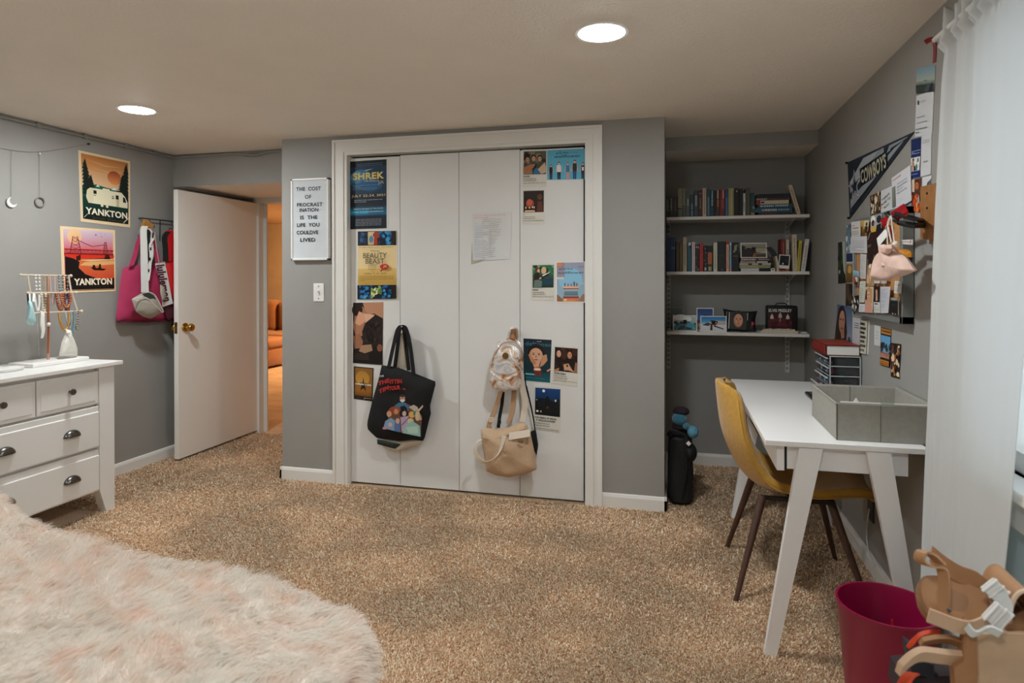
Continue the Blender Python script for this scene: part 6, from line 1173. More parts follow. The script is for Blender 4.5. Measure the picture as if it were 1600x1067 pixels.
pinkm = M('magenta_canvas', '#b0325a', .7, var=(12, .06), bump=(200, .3, .002)); redm = M('red_nylon', '#c4181e', .55, bump=(60, .2, .003)); greym = M('grey_nylon', '#a49e92', .5, bump=(80, .3, .003)); wweb = M('white_webbing', '#d4d3cf', .8)
t = thing('pink_tote', (XL+.07, -.05, 1.05), 'large magenta tote hanging on the rail beside the open door', 'tote bag')
b = B(); puff(b, z2([(120, 500), (200, 478), (280, 470), (420, 470), (560, 480), (640, 520), (660, 900), (575, 950), (300, 968), (75, 965), (62, 930), (90, 700)], XL+.04), (1, 0, 0), .030, .03, 56, 8, .008, 4); obj('body', b, pinkm, t, smooth=True, ang=4)
for pts in ([(195, 480), (225, 400), (255, 280), (290, 190), (330, 150), (352, 150)], [(440, 480), (420, 380), (392, 280), (365, 190), (345, 150)]):
    b = B(); b.ribbon(smooth_path(z2(pts, XL+.075), 5), [(.004, .040-.02*(i/25), .012) for i in range(5*(len(pts)-1)+1)], .004); obj('strap', b, pinkm, t, smooth=True)
b = B(); b.prism([tuple(p) for p in z2([(70, 960), (300, 964), (575, 946), (575, 958), (300, 978), (75, 974)], XL+.03)], (.03, 0, 0)); obj('base_piping', b, M('maroon_piping', '#5e1630', .6), t)
t = thing('belt_bag', (XL+.13, -.03, 1.1), 'grey belt bag on a white strap in front of the magenta tote', 'bag')
b = B(); puff(b, z2([(200, 770), (290, 718), (350, 708), (400, 740), (480, 885), (440, 905), (370, 945), (300, 925), (235, 880)], XL+.135), (1, 0, 0), .045, .03, 44, 7, .006, 6); obj('body', b, greym, t, smooth=True, ang=4)
b = B(); q = z2([(290, 725), (350, 712), (400, 745), (470, 880), (395, 835), (330, 760)], XL+.168); puff(b, q, (1, 0, 0), .008, .004, 30, 4); obj('open_pocket', b, M('dark_lining', '#2c322c', .7), t, smooth=True)
b = B(); b.tube(smooth_path(z2([(215, 768), (320, 755), (400, 820), (470, 890)], XL+.18), 5), .003, 6); b.tube(smooth_path(z2([(345, 708), (410, 745), (480, 885)], XL+.165), 5), .004, 6); obj('zip', b, wweb, t)
b = B(); b.ribbon(smooth_path(z2([(318, 712), (312, 500), (308, 300), (304, 170), (318, 130)], XL+.125), 5), [(.01, .052-.012*(i/20), 0) for i in range(21)], .003); obj('strap', b, wweb, t, smooth=True)
b = B(); b.ribbon(smooth_path(z2([(345, 150), (372, 260), (378, 380), (352, 500), (345, 600)], XL+.12), 5), (.006, .020, 0), .003); obj('strap_tail', b, wweb, t, smooth=True)
t = thing('hanger_block', (XL+.06, -.02, 1.66), 'small wooden hanger end hooked on the black rail', 'hanger')
b = B(); q = z2([(300, 72), (330, 80), (378, 140), (340, 165), (300, 150), (268, 158), (285, 120)], XL+.055); b.prism([tuple(p) for p in q], (.022, 0, 0)); obj('wood', b, M('hanger_wood', '#a8793c', .5, var=(30, .15)), t)
t = thing('lanyard', (XL+.12, .02, 1.5), 'black and white lanyard looped over the rail beside the white strap', 'lanyard')
b = B(); b.ribbon(smooth_path(z2([(352, 160), (345, 260), (350, 360), (362, 430)], XL+.128), 5), (.004, .028, 0), .003); obj('black_band', b, canv, t, smooth=True)
b = B(); b.ribbon(smooth_path(z2([(360, 155), (385, 200), (390, 240), (362, 300), (368, 400), (360, 520), (346, 610)], XL+.134), 5), (.004, .014, 0), .002); obj('white_band', b, wweb, t, smooth=True)
b = B()
for u, v in ((388, 200), (386, 222), (356, 240), (366, 330), (362, 420), (350, 520)): q = z2([(u, v)], XL+.1365)[0]; b.box((q.x, q.y-.006, q.z-.010), (q.x+.001, q.y+.006, q.z+.010))
obj('print', b, black_m, t)['kind'] = 'stuff'
t = thing('lettered_strap', (XL+.13, .1, 1.2), 'white strip with large dark letters hanging in front of the red bag', 'strap')
q = z2([(405, 458), (490, 448), (550, 760), (560, 810), (470, 840), (450, 620)], XL+.118); b = B(); b.prism([tuple(p) for p in q], (.003, 0, 0)); obj('band', b, wweb, t)
A = B(); vs, fs, bw, bh = text_geo('lululemon', .045)
def lw(x, y): # runs down the strip
    u = 450+x*66+(y-.5)*74; v = 470+x*320-(y-.5)*10; return at(*cl([(u, v)], 5.617, 170, 330)[0], 'x', XL+.1225)
A.add([lw(x, y) for x, y in vs], fs, 0, None, lin('#4a1c30')); obj('lettering', A, PRINT, t)['kind'] = 'stuff'
b = B(); q = z2([(450, 640), (480, 660), (500, 760), (470, 790), (452, 720)], XL+.14); puff(b, q, (1, 0, 0), .012, .006, 24, 4); obj('pouch_end', b, greym, t, smooth=True)
b = B(); b.tube(smooth_path(z2([(405, 180), (415, 300), (435, 420), (445, 500)], XL+.12), 4), .003, 6); obj('cord', b, greym, t, smooth=True)
t = thing('red_bag', (XL+.07, .22, 1.3), 'bright red bag with black straps half hidden by the open door', 'bag')
b = B(); puff(b, z2([(495, 440), (540, 430), (640, 430), (720, 520), (720, 800), (580, 790), (540, 700), (515, 560)], XL+.085), (1, 0, 0), .025, .012, 40, 7, .006, 8); obj('body', b, redm, t, smooth=True, ang=4)
b = B(); b.ribbon(smooth_path(z2([(520, 440), (530, 300), (525, 200), (545, 168), (565, 220), (590, 430)], XL+.095), 5), (.004, .055, 0), .004); obj('strap', b, redm, t, smooth=True)
b = B(); b.ribbon(smooth_path(z2([(500, 440), (497, 330), (490, 230), (520, 180)], XL+.10), 5), (.004, .042, 0), .004); obj('black_strap', b, canv, t, smooth=True)
b = B(); b.tube(smooth_path(z2([(525, 175), (535, 150), (555, 155), (550, 180)], XL+.08), 4), .003, 6); obj('loop', b, black_m, t)
b = B(); puff(b, z2([(500, 830), (560, 800), (700, 800), (700, 940), (520, 960), (490, 880)], XL+.085), (1, 0, 0), .025, .012, 30, 5); obj('lower_pouch', b, M('dark_maroon_nylon', '#4a1526', .6), t, smooth=True)
t = thing('push_pin', at(*cl([(262, 214)], 5.617, 170, 330)[0], 'x', XL), 'blue push pin in the wall above the magenta tote', 'push pin')
q = at(*cl([(262, 214)], 5.617, 170, 330)[0], 'x', XL); b = B(); b.lathe([(.011, 0), (.011, .004), (.006, .008), (.006, .018), (.012, .022), (.012, .028), (0, .029)], (0, 0, 0), 14, 0, Matrix.Translation(q) @ Matrix.Rotation(math.pi/2, 4, 'Y')); obj('head', b, M('blue_plastic', '#2f5fa8', .4), t, smooth=True)

# ---- moon garland on the poster wall
t = thing('moon_garland', (XL+.01, -.75, 2.0), 'fine string garland with a hanging crescent and ring beside the travel posters', 'garland')
strm = M('string_gold', '#9a8f78', .5); x = XL+.008
b = B(); b.tube(smooth_path([at(-60, 222, 'x', x), at(0, 231, 'x', x), at(30, 236, 'x', x), at(62, 237, 'x', x), at(100, 232, 'x', x), at(137, 225, 'x', x)], 5), .0013, 5); obj('string', b, strm, t)
for u, v0, v1 in ((18, 235, 307), (62, 238, 308)): b = B(); b.tube([at(u, v0, 'x', x), at(u+.4, v1, 'x', x)], .001, 5); obj('thread', b, strm, t)
c_ = at(18, 316, 'x', x); b = B(); n_ = 14; r_ = .028
pts = [(r_*math.cos(a), r_*math.sin(a)) for a in [math.radians(45+50+260*i/n_) for i in range(n_+1)]]; inn = [(r_*(.45*.707+.79*math.cos(a)), r_*(.45*.707+.79*math.sin(a))) for a in [math.radians(45+75.9+208.2*i/n_) for i in range(n_+1)]]
vs = []
for (a1, a2), (i1, i2) in zip(pts, inn): vs += [(c_.x, c_.y+a1, c_.z+a2), (c_.x, c_.y+i1, c_.z+i2), (c_.x+.004, c_.y+a1, c_.z+a2), (c_.x+.004, c_.y+i1, c_.z+i2)]
fs = []
for i in range(n_): a_ = i*4; fs += [(a_, a_+1, a_+5, a_+4), (a_+2, a_+6, a_+7, a_+3), (a_, a_+4, a_+6, a_+2), (a_+1, a_+3, a_+7, a_+5)]
b.add(vs, fs); obj('crescent', b, white_m, t)
c_ = at(62.5, 316, 'x', x); b = B(); b.tube([c_+Vector((0, .027*math.cos(a), .027*math.sin(a))) for a in [6.283*i/28 for i in range(28)]], .004, 8, closed=True); obj('ring', b, M('dull_silver', '#8d8c86', .4, metal=.6), t, smooth=True)
b = B(); b.sph(at(62, 240, 'x', x), .006, 10, 7); obj('bead', b, white_m, t)
q = at(137, 225, 'x', XL); b = B(); b.tube([q, q+Vector((.014, 0, 0))], .006, 10); obj('nail', b, black_m, t)

# ---- jewellery stand and small things on the dresser
JX = -.86; jm = M('cream_gold_metal', '#d8c9b4', .3, metal=.35); t = thing('jewellery_stand', (JX, -.87, DT), 'three tier cream metal jewellery stand hung with necklaces on the dresser', 'jewellery stand')
b = B(); b.box((JX-.08, -1.03, DT), (JX+.09, -.70, DT+.022), 0, None, .005); obj('base', b, white_m, t)
b = B(); b.tube([(JX, -.872, DT+.02), (JX, -.872, 1.314)], .007, 10); obj('post', b, M('rose_post', '#c79a86', .35, metal=.4), t)
for (y0_, y1_, z_, xo) in ((-1.022, -.735, 1.314, 0), (-1.0, -.72, 1.219, .02), (-.99, -.705, 1.113, .04)):
    b = B(); b.tube([(JX+xo, y0_, z_), (JX+xo, y1_, z_-.004)], .0055, 8)
    for y in (y0_, y1_): b.sph((JX+xo, y, z_-(.004 if y == y1_ else 0)), .009, 10, 7)
    obj('bar', b, jm, t, smooth=True)
b = B(); b.tube([(JX, -.985, 1.314), (JX+.02, -.985, 1.219)], .0045, 6); obj('upright', b, jm, t); b = B(); b.tube([(JX, -.75, 1.314), (JX+.02, -.75, 1.219), (JX+.04, -.73, 1.113)], .0045, 6); obj('upright', b, jm, t)
rj = random.Random(11)
def neck(y, z0, l, wd, x, col, r, label, bead=False):
    pts = [(x+.004, y-wd, z0), (x+.008, y-wd*.9, z0-l*.5), (x+.010, y-wd*.35, z0-l*.92), (x+.011, y, z0-l), (x+.010, y+wd*.35, z0-l*.92), (x+.008, y+wd*.9, z0-l*.5), (x+.004, y+wd, z0)]
    path = smooth_path(pts, 7); b = B(); b.tube(path, r if not bead else .0008, 5)
    o = obj('necklace', b, col); tag(o, label, 'necklace', 'necklaces on the jewellery stand')
    if bead:
        b = B()
        for p in path[::2]: b.sph(p, r, 8, 6)
        obj('bead', b, col, o, smooth=True)['kind'] = 'stuff'
    return o
pearlm = M('pearl_bead', '#d9d2c8', .25); chain = M('silver_chain', '#b9b5ac', .25, metal=.9); copper = M('copper_bead', '#9a5a3c', .4, metal=.3)
neck(-.935, 1.31, .13, .010, JX+.0, pearlm, .006, 'short pearl strand on the top bar of the jewellery stand', True)
neck(-.905, 1.31, .17, .016, JX+.0, chain, .0025, 'fine silver chain looped on the top bar near the post')
neck(-.895, 1.31, .20, .006, JX+.0, M('gold_chain', '#b58f52', .25, metal=.9), .0025, 'narrow gold chain dropping from the top bar')
neck(-.800, 1.31, .11, .012, JX+.0, M('grey_bead', '#8a8680', .4), .0065, 'grey beaded strand at the far end of the top bar', True)
neck(-.775, 1.31, .13, .014, JX+.0, M('smoky_bead', '#6f645c', .35), .006, 'smoky beaded strand at the end of the top bar', True)
neck(-.825, 1.21, .085, .018, JX+.02, copper, .008, 'chunky copper beads on the middle bar', True)
neck(-.785, 1.21, .09, .016, JX+.02, M('maroon_bead', '#6e2f38', .4), .008, 'chunky maroon beads on the middle bar', True)
neck(-.815, 1.11, .10, .030, JX+.04, M('amber_bangle', '#c08a3c', .35, metal=.3), .006, 'amber bangle hanging on the lowest bar')
neck(-.768, 1.11, .115, .012, JX+.04, M('teal_bangle', '#6a8688', .35), .006, 'grey teal bangle on the lowest bar')
neck(-.742, 1.11, .10, .012, JX+.04, M('taupe_bangle', '#8a7f76', .35), .006, 'taupe beaded bangle at the end of the lowest bar', True)
neck(-.965, 1.11, .22, .003, JX+.04, chain, .0012, 'long thin silver chain with drops on the lowest bar', True)
neck(-.998, 1.215, .10, .006, JX+.02, M('black_cord', '#2a2c2c', .6), .0045, 'black cord hanging from the end of the middle bar')
neck(-.918, 1.21, .10, .012, JX+.02, M('ivory_bead', '#cfc2b0', .35), .007, 'ivory shell strand hanging from the middle bar beside the post', True)
neck(-.955, 1.21, .085, .012, JX+.02, M('white_ribbon', '#dcdcd8', .6), .006, 'white ribbon loop on the middle bar above the mint pouch')
neck(-.79, 1.21, .075, .030, JX+.022, M('rust_bead', '#a8683c', .4), .007, 'rust coloured bead strand tangled among the copper beads', True)
neck(-.79, 1.11, .09, .018, JX+.042, M('silver_bangle', '#b9bab8', .25, metal=.8), .004, 'thin silver bangle between the amber and grey teal ones')
neck(-.85, 1.31, .16, .014, JX+.0, M('blush_chain', '#c9a79a', .35), .003, 'blush cord looped over the top bar past the post')
t = thing('scrunchie_pouch', (JX+.05, -.955, 1.06), 'mint blue gathered pouch hanging at the end of the jewellery stand', 'pouch')
mint = M('mint_satin', '#a9cfd0', .4); b = B(); puff(b, pq([(44, 470), (50, 472), (55, 492), (57, 502), (53, 508), (45, 508), (40, 502), (42, 492)], 'x', JX+.06), (1, -.5, 0), .026, .012, 30, 6, .004); obj('body', b, mint, t, smooth=True)
b = B(); b.tube([at(47, 472, 'x', JX+.06), at(46, 459, 'x', JX+.03)], .004, 6); b.tube([at(52, 472, 'x', JX+.06), at(53, 459, 'x', JX+.03)], .006, 6); obj('loop', b, M('white_ribbon', '#dcdcd8', .6), t)
t = thing('feather_charm', (JX+.05, -.9, 1.0), 'white feather charm hanging below the middle of the jewellery stand', 'charm')
b = B(); puff(b, pq([(63, 485), (70, 488), (70, 505), (71, 515), (68, 528), (63, 529), (65, 520), (62, 506)], 'x', JX+.055), (1, -.5, 0), .008, .004, 26, 5, .002); obj('feather', b, M('feather_white', '#e3ded6', .7), t, smooth=True)
b = B(); b.tube([at(66, 486, 'x', JX+.05), at(66, 460, 'x', JX+.03)], .002, 5); obj('thread', b, jm, t)
t = thing('copper_pendant', (JX+.05, -.872, 1.0), 'round pale pendant on a copper ribbon along the stand post', 'necklace')
b = B(); b.sph(at(76, 507, 'x', JX+.055), .011, 12, 8); obj('pendant', b, pearlm, t, smooth=True)
b = B(); b.ribbon([at(75, 460, 'x', JX+.04), at(76, 505, 'x', JX+.05), at(75, 552, 'x', JX+.04)], (0, .010, 0), .002); obj('ribbon', b, copper, t)
t = thing('drawstring_pouch', (JX+.02, -.75, DT), 'small white drawstring pouch standing beside the jewellery stand', 'pouch')
b = B(); puff(b, pq([(92, 556), (121, 557), (121, 545), (116, 530), (110, 519), (112, 515), (101, 514), (103, 519), (96, 535)], 'x', JX+.05), (1, -.4, 0), .032, .02, 40, 7, .008, 4); obj('body', b, M('white_linen', '#d6d2c8', .8, bump=(60, .6, .006)), t, smooth=True, ang=4)
b = B(); b.tube(pq([(103, 519), (107, 520), (110, 519)], 'x', JX+.075), .002, 5); obj('drawstring', b, wweb, t)
t = thing('trinket_tray', (-.85, -1.14, DT), 'shallow white trinket tray on the dresser beside the jewellery stand', 'tray')
b = B(); b.lathe([(0, .004), (.085, .004), (.098, .014), (.102, .014), (.090, 0), (0, 0)], (-.83, -1.15, DT), 30, 0, None, .9, 1); obj('dish', b, white_m, t, smooth=True)

# ---- things on the desk
t = thing('storage_box', (3.1, -1.06, ZT), 'open grey fabric storage box on the near end of the desk', 'storage box')
fab = M('grey_fabric', '#99968d', .9, var=(60, .06), bump=(350, .4, .002)); bx0, bx1, by0, by1, bz0, bz1 = 2.982, 3.284, -1.245, -.852, ZT, ZT+.125
b = B()
for a, c in [((bx0, by0, bz0), (bx1, by0+.006, bz1)), ((bx0, by1-.006, bz0), (bx1, by1, bz1)), ((bx0, by0, bz0), (bx0+.006, by1, bz1)), ((bx1-.006, by0, bz0), (bx1, by1, bz1))]: b.box(a, c, 0, None, .002, 1)
obj('side_panel', b, fab, t)['kind'] = 'stuff'
b = B(); b.box((bx0+.006, by0+.006, bz0), (bx1-.006, by1-.006, bz0+.006)); obj('bottom', b, fab, t)
b = B(); b.tube([(bx0, by0, bz1), (bx1, by0, bz1), (bx1, by1, bz1), (bx0, by1, bz1)], .004, 6, closed=True); obj('hem', b, fab, t)
b = B(); xm = bx0+.135
for y in (by0-.0015, by1-.0075): b.box((xm, y, bz0+.002), (xm+.003, y+.009, bz1))
obj('seam', b, M('grey_seam', '#6a6860', .9), t)
t = thing('paper_sheet', (3.12, -1.06, ZT+.08), 'white papers lying inside the grey storage box', 'paper')
b = B(); b.box((bx0+.015, by0+.008, bz0+.007), (bx1-.012, by0+.016, bz1+.006)); b.box((bx0+.02, by0+.018, bz0+.007), (bx1-.02, by0+.026, bz1+.002)); b.box((bx0+.012, by0+.03, bz0+.007), (bx1-.015, by1-.03, bz0+.03)); obj('stack', b, PAPER, t)['kind'] = 'stuff'
b = B(); b.prism([(3.035, -1.225, bz1-.005), (3.062, -1.225, bz1-.005), (3.05, -1.222, bz1+.018)], (0, .004, 0)); obj('folded_corner', b, PAPER, t)
b = B(); b.box((3.12, by0+.0055, bz1-.01), (3.16, by0+.0075, bz1+.0075)); obj('green_note', b, M('mint_note', '#a9c9b4', .7), t)
t = thing('remote', (3.06, -.44, ZT), 'small black remote lying on the desk behind the grey box', 'remote')
b = B(); b.box((3.045, -.56, ZT), (3.10, -.36, ZT+.016), 0, None, .006); obj('body', b, M('black_plastic', '#141414', .35), t, smooth=True)
b = B()
for i in range(5): b.box((3.06, -.53+i*.03, ZT+.0155), (3.085, -.515+i*.03, ZT+.0175))
obj('button', b, M('grey_button', '#55585a', .4), t)['kind'] = 'stuff'
# clear drawer tower
clear = bpy.data.materials.new('clear_acrylic'); clear.use_nodes = True; nt = clear.node_tree; p = nt.nodes['Principled BSDF']; p.inputs['Base Color'].default_value = (.85, .9, .92, 1); p.inputs['Roughness'].default_value = .08
trn = nt.nodes.new('ShaderNodeBsdfTransparent'); trn.inputs[0].default_value = (.93, .95, .96, 1); gl_ = nt.nodes.new('ShaderNodeBsdfGlossy'); gl_.inputs['Roughness'].default_value = .08; mx = nt.nodes.new('ShaderNodeMixShader'); mx.inputs[0].default_value = .04
nt.links.new(trn.outputs[0], mx.inputs[1]); nt.links.new(gl_.outputs[0], mx.inputs[2]); nt.links.new(mx.outputs[0], nt.nodes['Material Output'].inputs[0])
ox0, ox1, oy0, oy1, oz0 = 3.152, 3.284, -.37, -.10, ZT
oh = .185; t = thing('drawer_tower', (3.16, -.16, ZT), 'clear acrylic drawer tower full of small things on the desk by the wall', 'drawer unit')
edge_m = M('acrylic_edge', '#b9c4c6', .15)
b = B()
for a, c in [((ox0, oy0, oz0), (ox1, oy0+.003, oz0+oh)), ((ox0, oy1-.003, oz0), (ox1, oy1, oz0+oh)), ((ox1-.003, oy0, oz0), (ox1, oy1, oz0+oh))]: b.box(a, c)
obj('shell', b, clear, t)
b = B(); n_ = 4
for i in range(n_+1): z_ = oz0+oh*i/n_; b.box((ox0, oy0-.001, z_-.002), (ox1, oy0+.004, z_+.002)); b.box((ox0-.001, oy0, z_-.002), (ox0+.004, oy1, z_+.002))
b.box((ox1-.004, oy0-.001, oz0), (ox1, oy0+.003, oz0+oh)); b.box((ox0, oy0-.001, oz0), (ox0+.004, oy0+.003, oz0+oh)); obj('edge', b, edge_m, t)['kind'] = 'stuff'
dkc = M('dark_contents', '#22201f', .6, var=(60, .5)); cc_ = ['#8a3a4a', '#3a7a8a', '#b9a58c', '#6a4a7a', '#2f5a6a', '#a9b0b5', '#7a2a2a', '#c9c0a8']
for i in range(n_):
    z_ = oz0+oh*i/n_; ext = .024 if i == 0 else .006*(i % 2)
    b = B(); b.box((ox0-.004-ext, oy0+.006, z_+.004), (ox1-.006, oy0+.008, z_+.034)); b.box((ox0-.004-ext, oy1-.008, z_+.004), (ox1-.006, oy1-.006, z_+.034)); b.box((ox0-.006-ext, oy0+.006, z_+.004), (ox0-.002-ext, oy1-.006, z_+.036)); b.box((ox0-.004-ext, oy0+.006, z_+.003), (ox1-.006, oy1-.006, z_+.005)); d_ = obj('drawer', b, clear, t)
    b = B(); b.box((ox0-.008-ext, oy0+.006, z_+.034), (ox0-.001-ext, oy1-.006, z_+.039)); obj('drawer_lip', b, M('acrylic_lip', '#d8dcdc', .2), d_)
    rr_ = random.Random(i)
    b = B(); b.box((ox0+.022, oy0+.010, z_+.006), (ox1-.012, oy1-.012, z_+.038)); obj('contents', b, dkc, d_)
    for j in range(7):
        y_ = oy0+.03+j*.034; b = B(); b.box((ox0+.004-ext, y_-.012, z_+.006), (ox0+.025-ext, y_+.012, z_+.016+.018*rr_.random()), 0, None, .003, 1); obj('trinket', b, M('trinket_'+str(j), cc_[(i*3+j) % 8], .4), d_)
t = thing('paperback', (3.16, -.16, ZT+oh), 'thick paperback with red striped cover lying on the clear drawer tower', 'book')
z_ = ZT+oh+.003; b = B(); b.box((3.142, -.365, z_+.004), (3.278, -.08, z_+.045)); obj('page_block', b, M('white_pages', '#d9d8d4', .8, var=(200, .04)), t)
b = B(); b.box((3.134, -.369, z_+.045), (3.281, -.076, z_+.050)); b.box((3.132, -.369, z_), (3.136, -.076, z_+.050)); b.box((3.134, -.369, z_), (3.281, -.076, z_+.004)); obj('cover', b, M('dark_red_cover', '#6a1c18', .4), t)
b = B()
for i in range(6): y_ = -.365+i*.045; b.add([(3.136, y_, z_+.0506), (3.279, y_+.02, z_+.0506), (3.279, y_+.038, z_+.0506), (3.136, y_+.018, z_+.0506)], [(0, 1, 2, 3)], 0, None, lin('#c8402c' if i % 2 == 0 else '#d9674a')); b.add([(3.1315, y_, z_+.012), (3.1315, y_, z_+.05), (3.1315, y_+.018, z_+.05), (3.1315, y_+.018, z_+.012)], [(0, 1, 2, 3)], 0, None, lin('#b8382a'))
obj('print', b, PRINT, t)['kind'] = 'stuff'

# ---- pegs on the wall with the pink pouch and ribbons
t = thing('peg_board', (XR-.02, -1.15, 1.6), 'wooden wall board with long black pegs beside the curtain', 'coat rack')
b = B(); q = pq([(1438, 292), (1462, 286), (1462, 378), (1438, 372)], 'x', 3.262); b.prism([tuple(p) for p in q], (.027, 0, 0)); obj('board', b, M('oak_board', '#9a6a3c', .5, var=(30, .15)), t)
PEG = at(1388, 337, 'x', 3.15)
b = B(); b.tube([at(1444, 352, 'x', 3.262), at(1425, 352, 'x', 3.2), at(1405, 348, 'x', 3.17)], [.010, .010, .009], 10); b.tube([at(1405, 348, 'x', 3.17), PEG, PEG+Vector((-.004, .004, .012))], [.008, .007, .009], 10); obj('peg', b, black_m, t, smooth=True)
b = B(); b.tube([at(1441, 345, 'x', 3.262), at(1430, 342, 'x', 3.20), at(1398, 334, 'x', 3.15)], [.008, .008, .008], 10); obj('peg', b, black_m, t, smooth=True)
b = B()
for v in (302, 325): q = at(1449, v, 'x', 3.262); b = B(); b.tube([q, q+Vector((-.003, 0, 0))], .004, 8); obj('screw', b, black_m, t)
t = thing('pink_pouch', at(1395, 405, 'x', 3.15), 'blush pink drawstring pouch hanging from a black peg before the cork board', 'pouch')
pk = M('blush_cotton', '#d9b8aa', .85, bump=(30, .5, .008)); Zp = lambda pts: cl(pts, 10.667, 1300, 330)
out = Zp([(815, 570), (900, 560), (985, 560), (1010, 640), (1130, 690), (1240, 780), (1375, 990), (1250, 1060), (1100, 1100), (900, 1160), (720, 1160), (700, 1060), (720, 840), (770, 720), (830, 660)])
b = B(); puff(b, pq(out, 'x', 3.155), (-1, -.35, 0), .040, .030, 64, 12, .026, 3); obj('body', b, pk, t, smooth=True, ang=4)
b = B(); puff(b, pq(Zp([(810, 560), (860, 548), (920, 565), (990, 550), (1000, 620), (960, 700), (930, 720), (830, 690)]), 'x', 3.125), (-1, -.35, 0), .018, .012, 44, 7, .018, 5); obj('gathered_neck', b, pk, t, smooth=True)
crd = M('cream_cord', '#e3dccf', .8)
for pts in ([(990, 520), (950, 330), (930, 200), (960, 110), (985, 75)], [(1040, 520), (1010, 300), (995, 150), (985, 75)], [(930, 560), (925, 300), (985, 90)]): b = B(); b.tube(smooth_path(pq(Zp(pts), 'x', 3.145), 4), .0022, 6); obj('drawstring', b, crd, t)
q = at(*Zp([(1060, 548)])[0], 'x', 3.14); b = B(); b.sph(q, (.010, .012, .010), 12, 8); b.tube([q+Vector((-.008, 0, 0)), q+Vector((-.012, 0, 0))], .003, 8); obj('toggle', b, crd, t, smooth=True)
t = thing('gift_tag', at(*Zp([(835, 440)])[0], 'x', 3.15), 'white paper tag dangling in front of the maroon sheet', 'tag')
b = B(); b.prism([tuple(p) for p in pq(Zp([(745, 455), (890, 290), (920, 410), (770, 600)]), 'x', 3.16)], (.0015, 0, 0)); obj('card', b, PAPER, t)
b = B(); b.tube(pq(Zp([(880, 310), (930, 210), (965, 110)]), 'x', 3.155), .001, 5); obj('thread', b, crd, t)
t = thing('pompom_hat', at(1418, 398, 'x', 3.22), 'mustard and navy knitted pompom tucked behind the pink pouch', 'pompom')
b = B(); puff(b, pq(Zp([(1060, 680), (1130, 640), (1240, 635), (1320, 680), (1325, 770), (1230, 770), (1120, 740)]), 'x', 3.20), (-1, -.3, 0), .03, .02, 36, 6, .012, 3); obj('wool', b, M('mustard_wool', '#d18a24', .95, bump=(180, .9, .006)), t, smooth=True)
b = B(); puff(b, pq(Zp([(1230, 765), (1335, 765), (1320, 860), (1260, 820)]), 'x', 3.205), (-1, -.3, 0), .015, .01, 24, 5); obj('navy_band', b, M('navy_wool', '#1c2c50', .95), t, smooth=True)
t = thing('cloth_label', at(1416, 378, 'x', 3.2), 'small white cloth label above the mustard pompom', 'label')
b = B(); b.prism([tuple(p) for p in pq(Zp([(1150, 480), (1340, 470), (1335, 560), (1150, 545)]), 'x', 3.215)], (.003, 0, 0)); obj('fabric', b, PAPER, t)
b = B(); b.prism([tuple(p) for p in pq(Zp([(1180, 500), (1310, 494), (1308, 520), (1182, 522)]), 'x', 3.2135)], (.001, 0, 0)); obj('print', b, M('label_print', '#b0a8a0', .7), t)
t = thing('red_ribbon', at(1410, 333, 'x', 3.16), 'shiny red ribbon bunched over the black pegs', 'ribbon')
rd = M('red_satin', '#b01420', .3)
for k, pts in enumerate(([(1020, 90), (1090, 30), (1180, -30), (1230, -60)], [(1030, 110), (1120, 60), (1200, 20), (1240, -30)], [(840, 210), (900, 160), (1000, 110)], [(980, 280), (990, 380), (1010, 470)])): b = B(); b.ribbon(smooth_path(pq(Zp(pts), 'x', 3.165+.006*k), 4), (-.01, .006, .026), .003); obj('band', b, rd, t, smooth=True)
b = B(); puff(b, pq(Zp([(1030, 90), (1070, 50), (1120, 20), (1130, 60), (1080, 105), (1045, 115)]), 'x', 3.17), (-1, -.3, 0), .012, .008, 30, 5, .008, 1); obj('knot', b, rd, t, smooth=True)
t = thing('red_bow', at(1452, 68, 'x', 3.25), 'red ribbon tied at the curtain rod end above the lake photo', 'ribbon')
b = B(); b.ribbon(smooth_path(pq([(1446, 66), (1453, 62), (1460, 62), (1462, 70)], 'x', 3.24), 4), (-.008, 0, .014), .003); b.ribbon(smooth_path(pq([(1460, 66), (1461, 80), (1460, 98)], 'x', 3.245), 4), (-.004, .012, 0), .003); obj('tails', b, M('dark_red_satin', '#7e1c1a', .4), t, smooth=True)

# ---- waste bin
t = thing('waste_bin', (3.05, -1.55, 0), 'crimson plastic waste bin standing by the near desk leg', 'waste bin')
BC = (3.05, -1.549); crim = M('crimson_plastic', '#850a38', .32, var=(3, .03))
b = B(); b.lathe([(0, .004), (.100, .004), (.1035, .006), (.133, .336), (.1365, .340), (.1365, .345), (.1300, .345), (.128, .336), (.0985, .012), (0, .012)], (BC[0], BC[1], 0), 56); obj('shell', b, crim, t, smooth=True)
t = thing('red_pencil', (3.07, -1.55, .012), 'thin red pencil standing in the crimson bin', 'pencil')
pa = at(1397, 985, 'z', .20); b = B(); b.tube([(3.06, -1.56, .013), (3.072, -1.52, .285)], .0032, 6); obj('shaft', b, M('red_lacquer', '#b01820', .3), t)
t = thing('paper_scrap', (3.10, -1.6, .3), 'small crumpled white scrap lying inside the crimson bin', 'paper')
b = B(); puff(b, [(3.06, -1.60, .27), (3.09, -1.64, .27), (3.12, -1.61, .275), (3.10, -1.57, .28)], (0, 0, 1), .018, .258, 16, 4, .006); obj('crumple', b, PAPER, t, smooth=False)

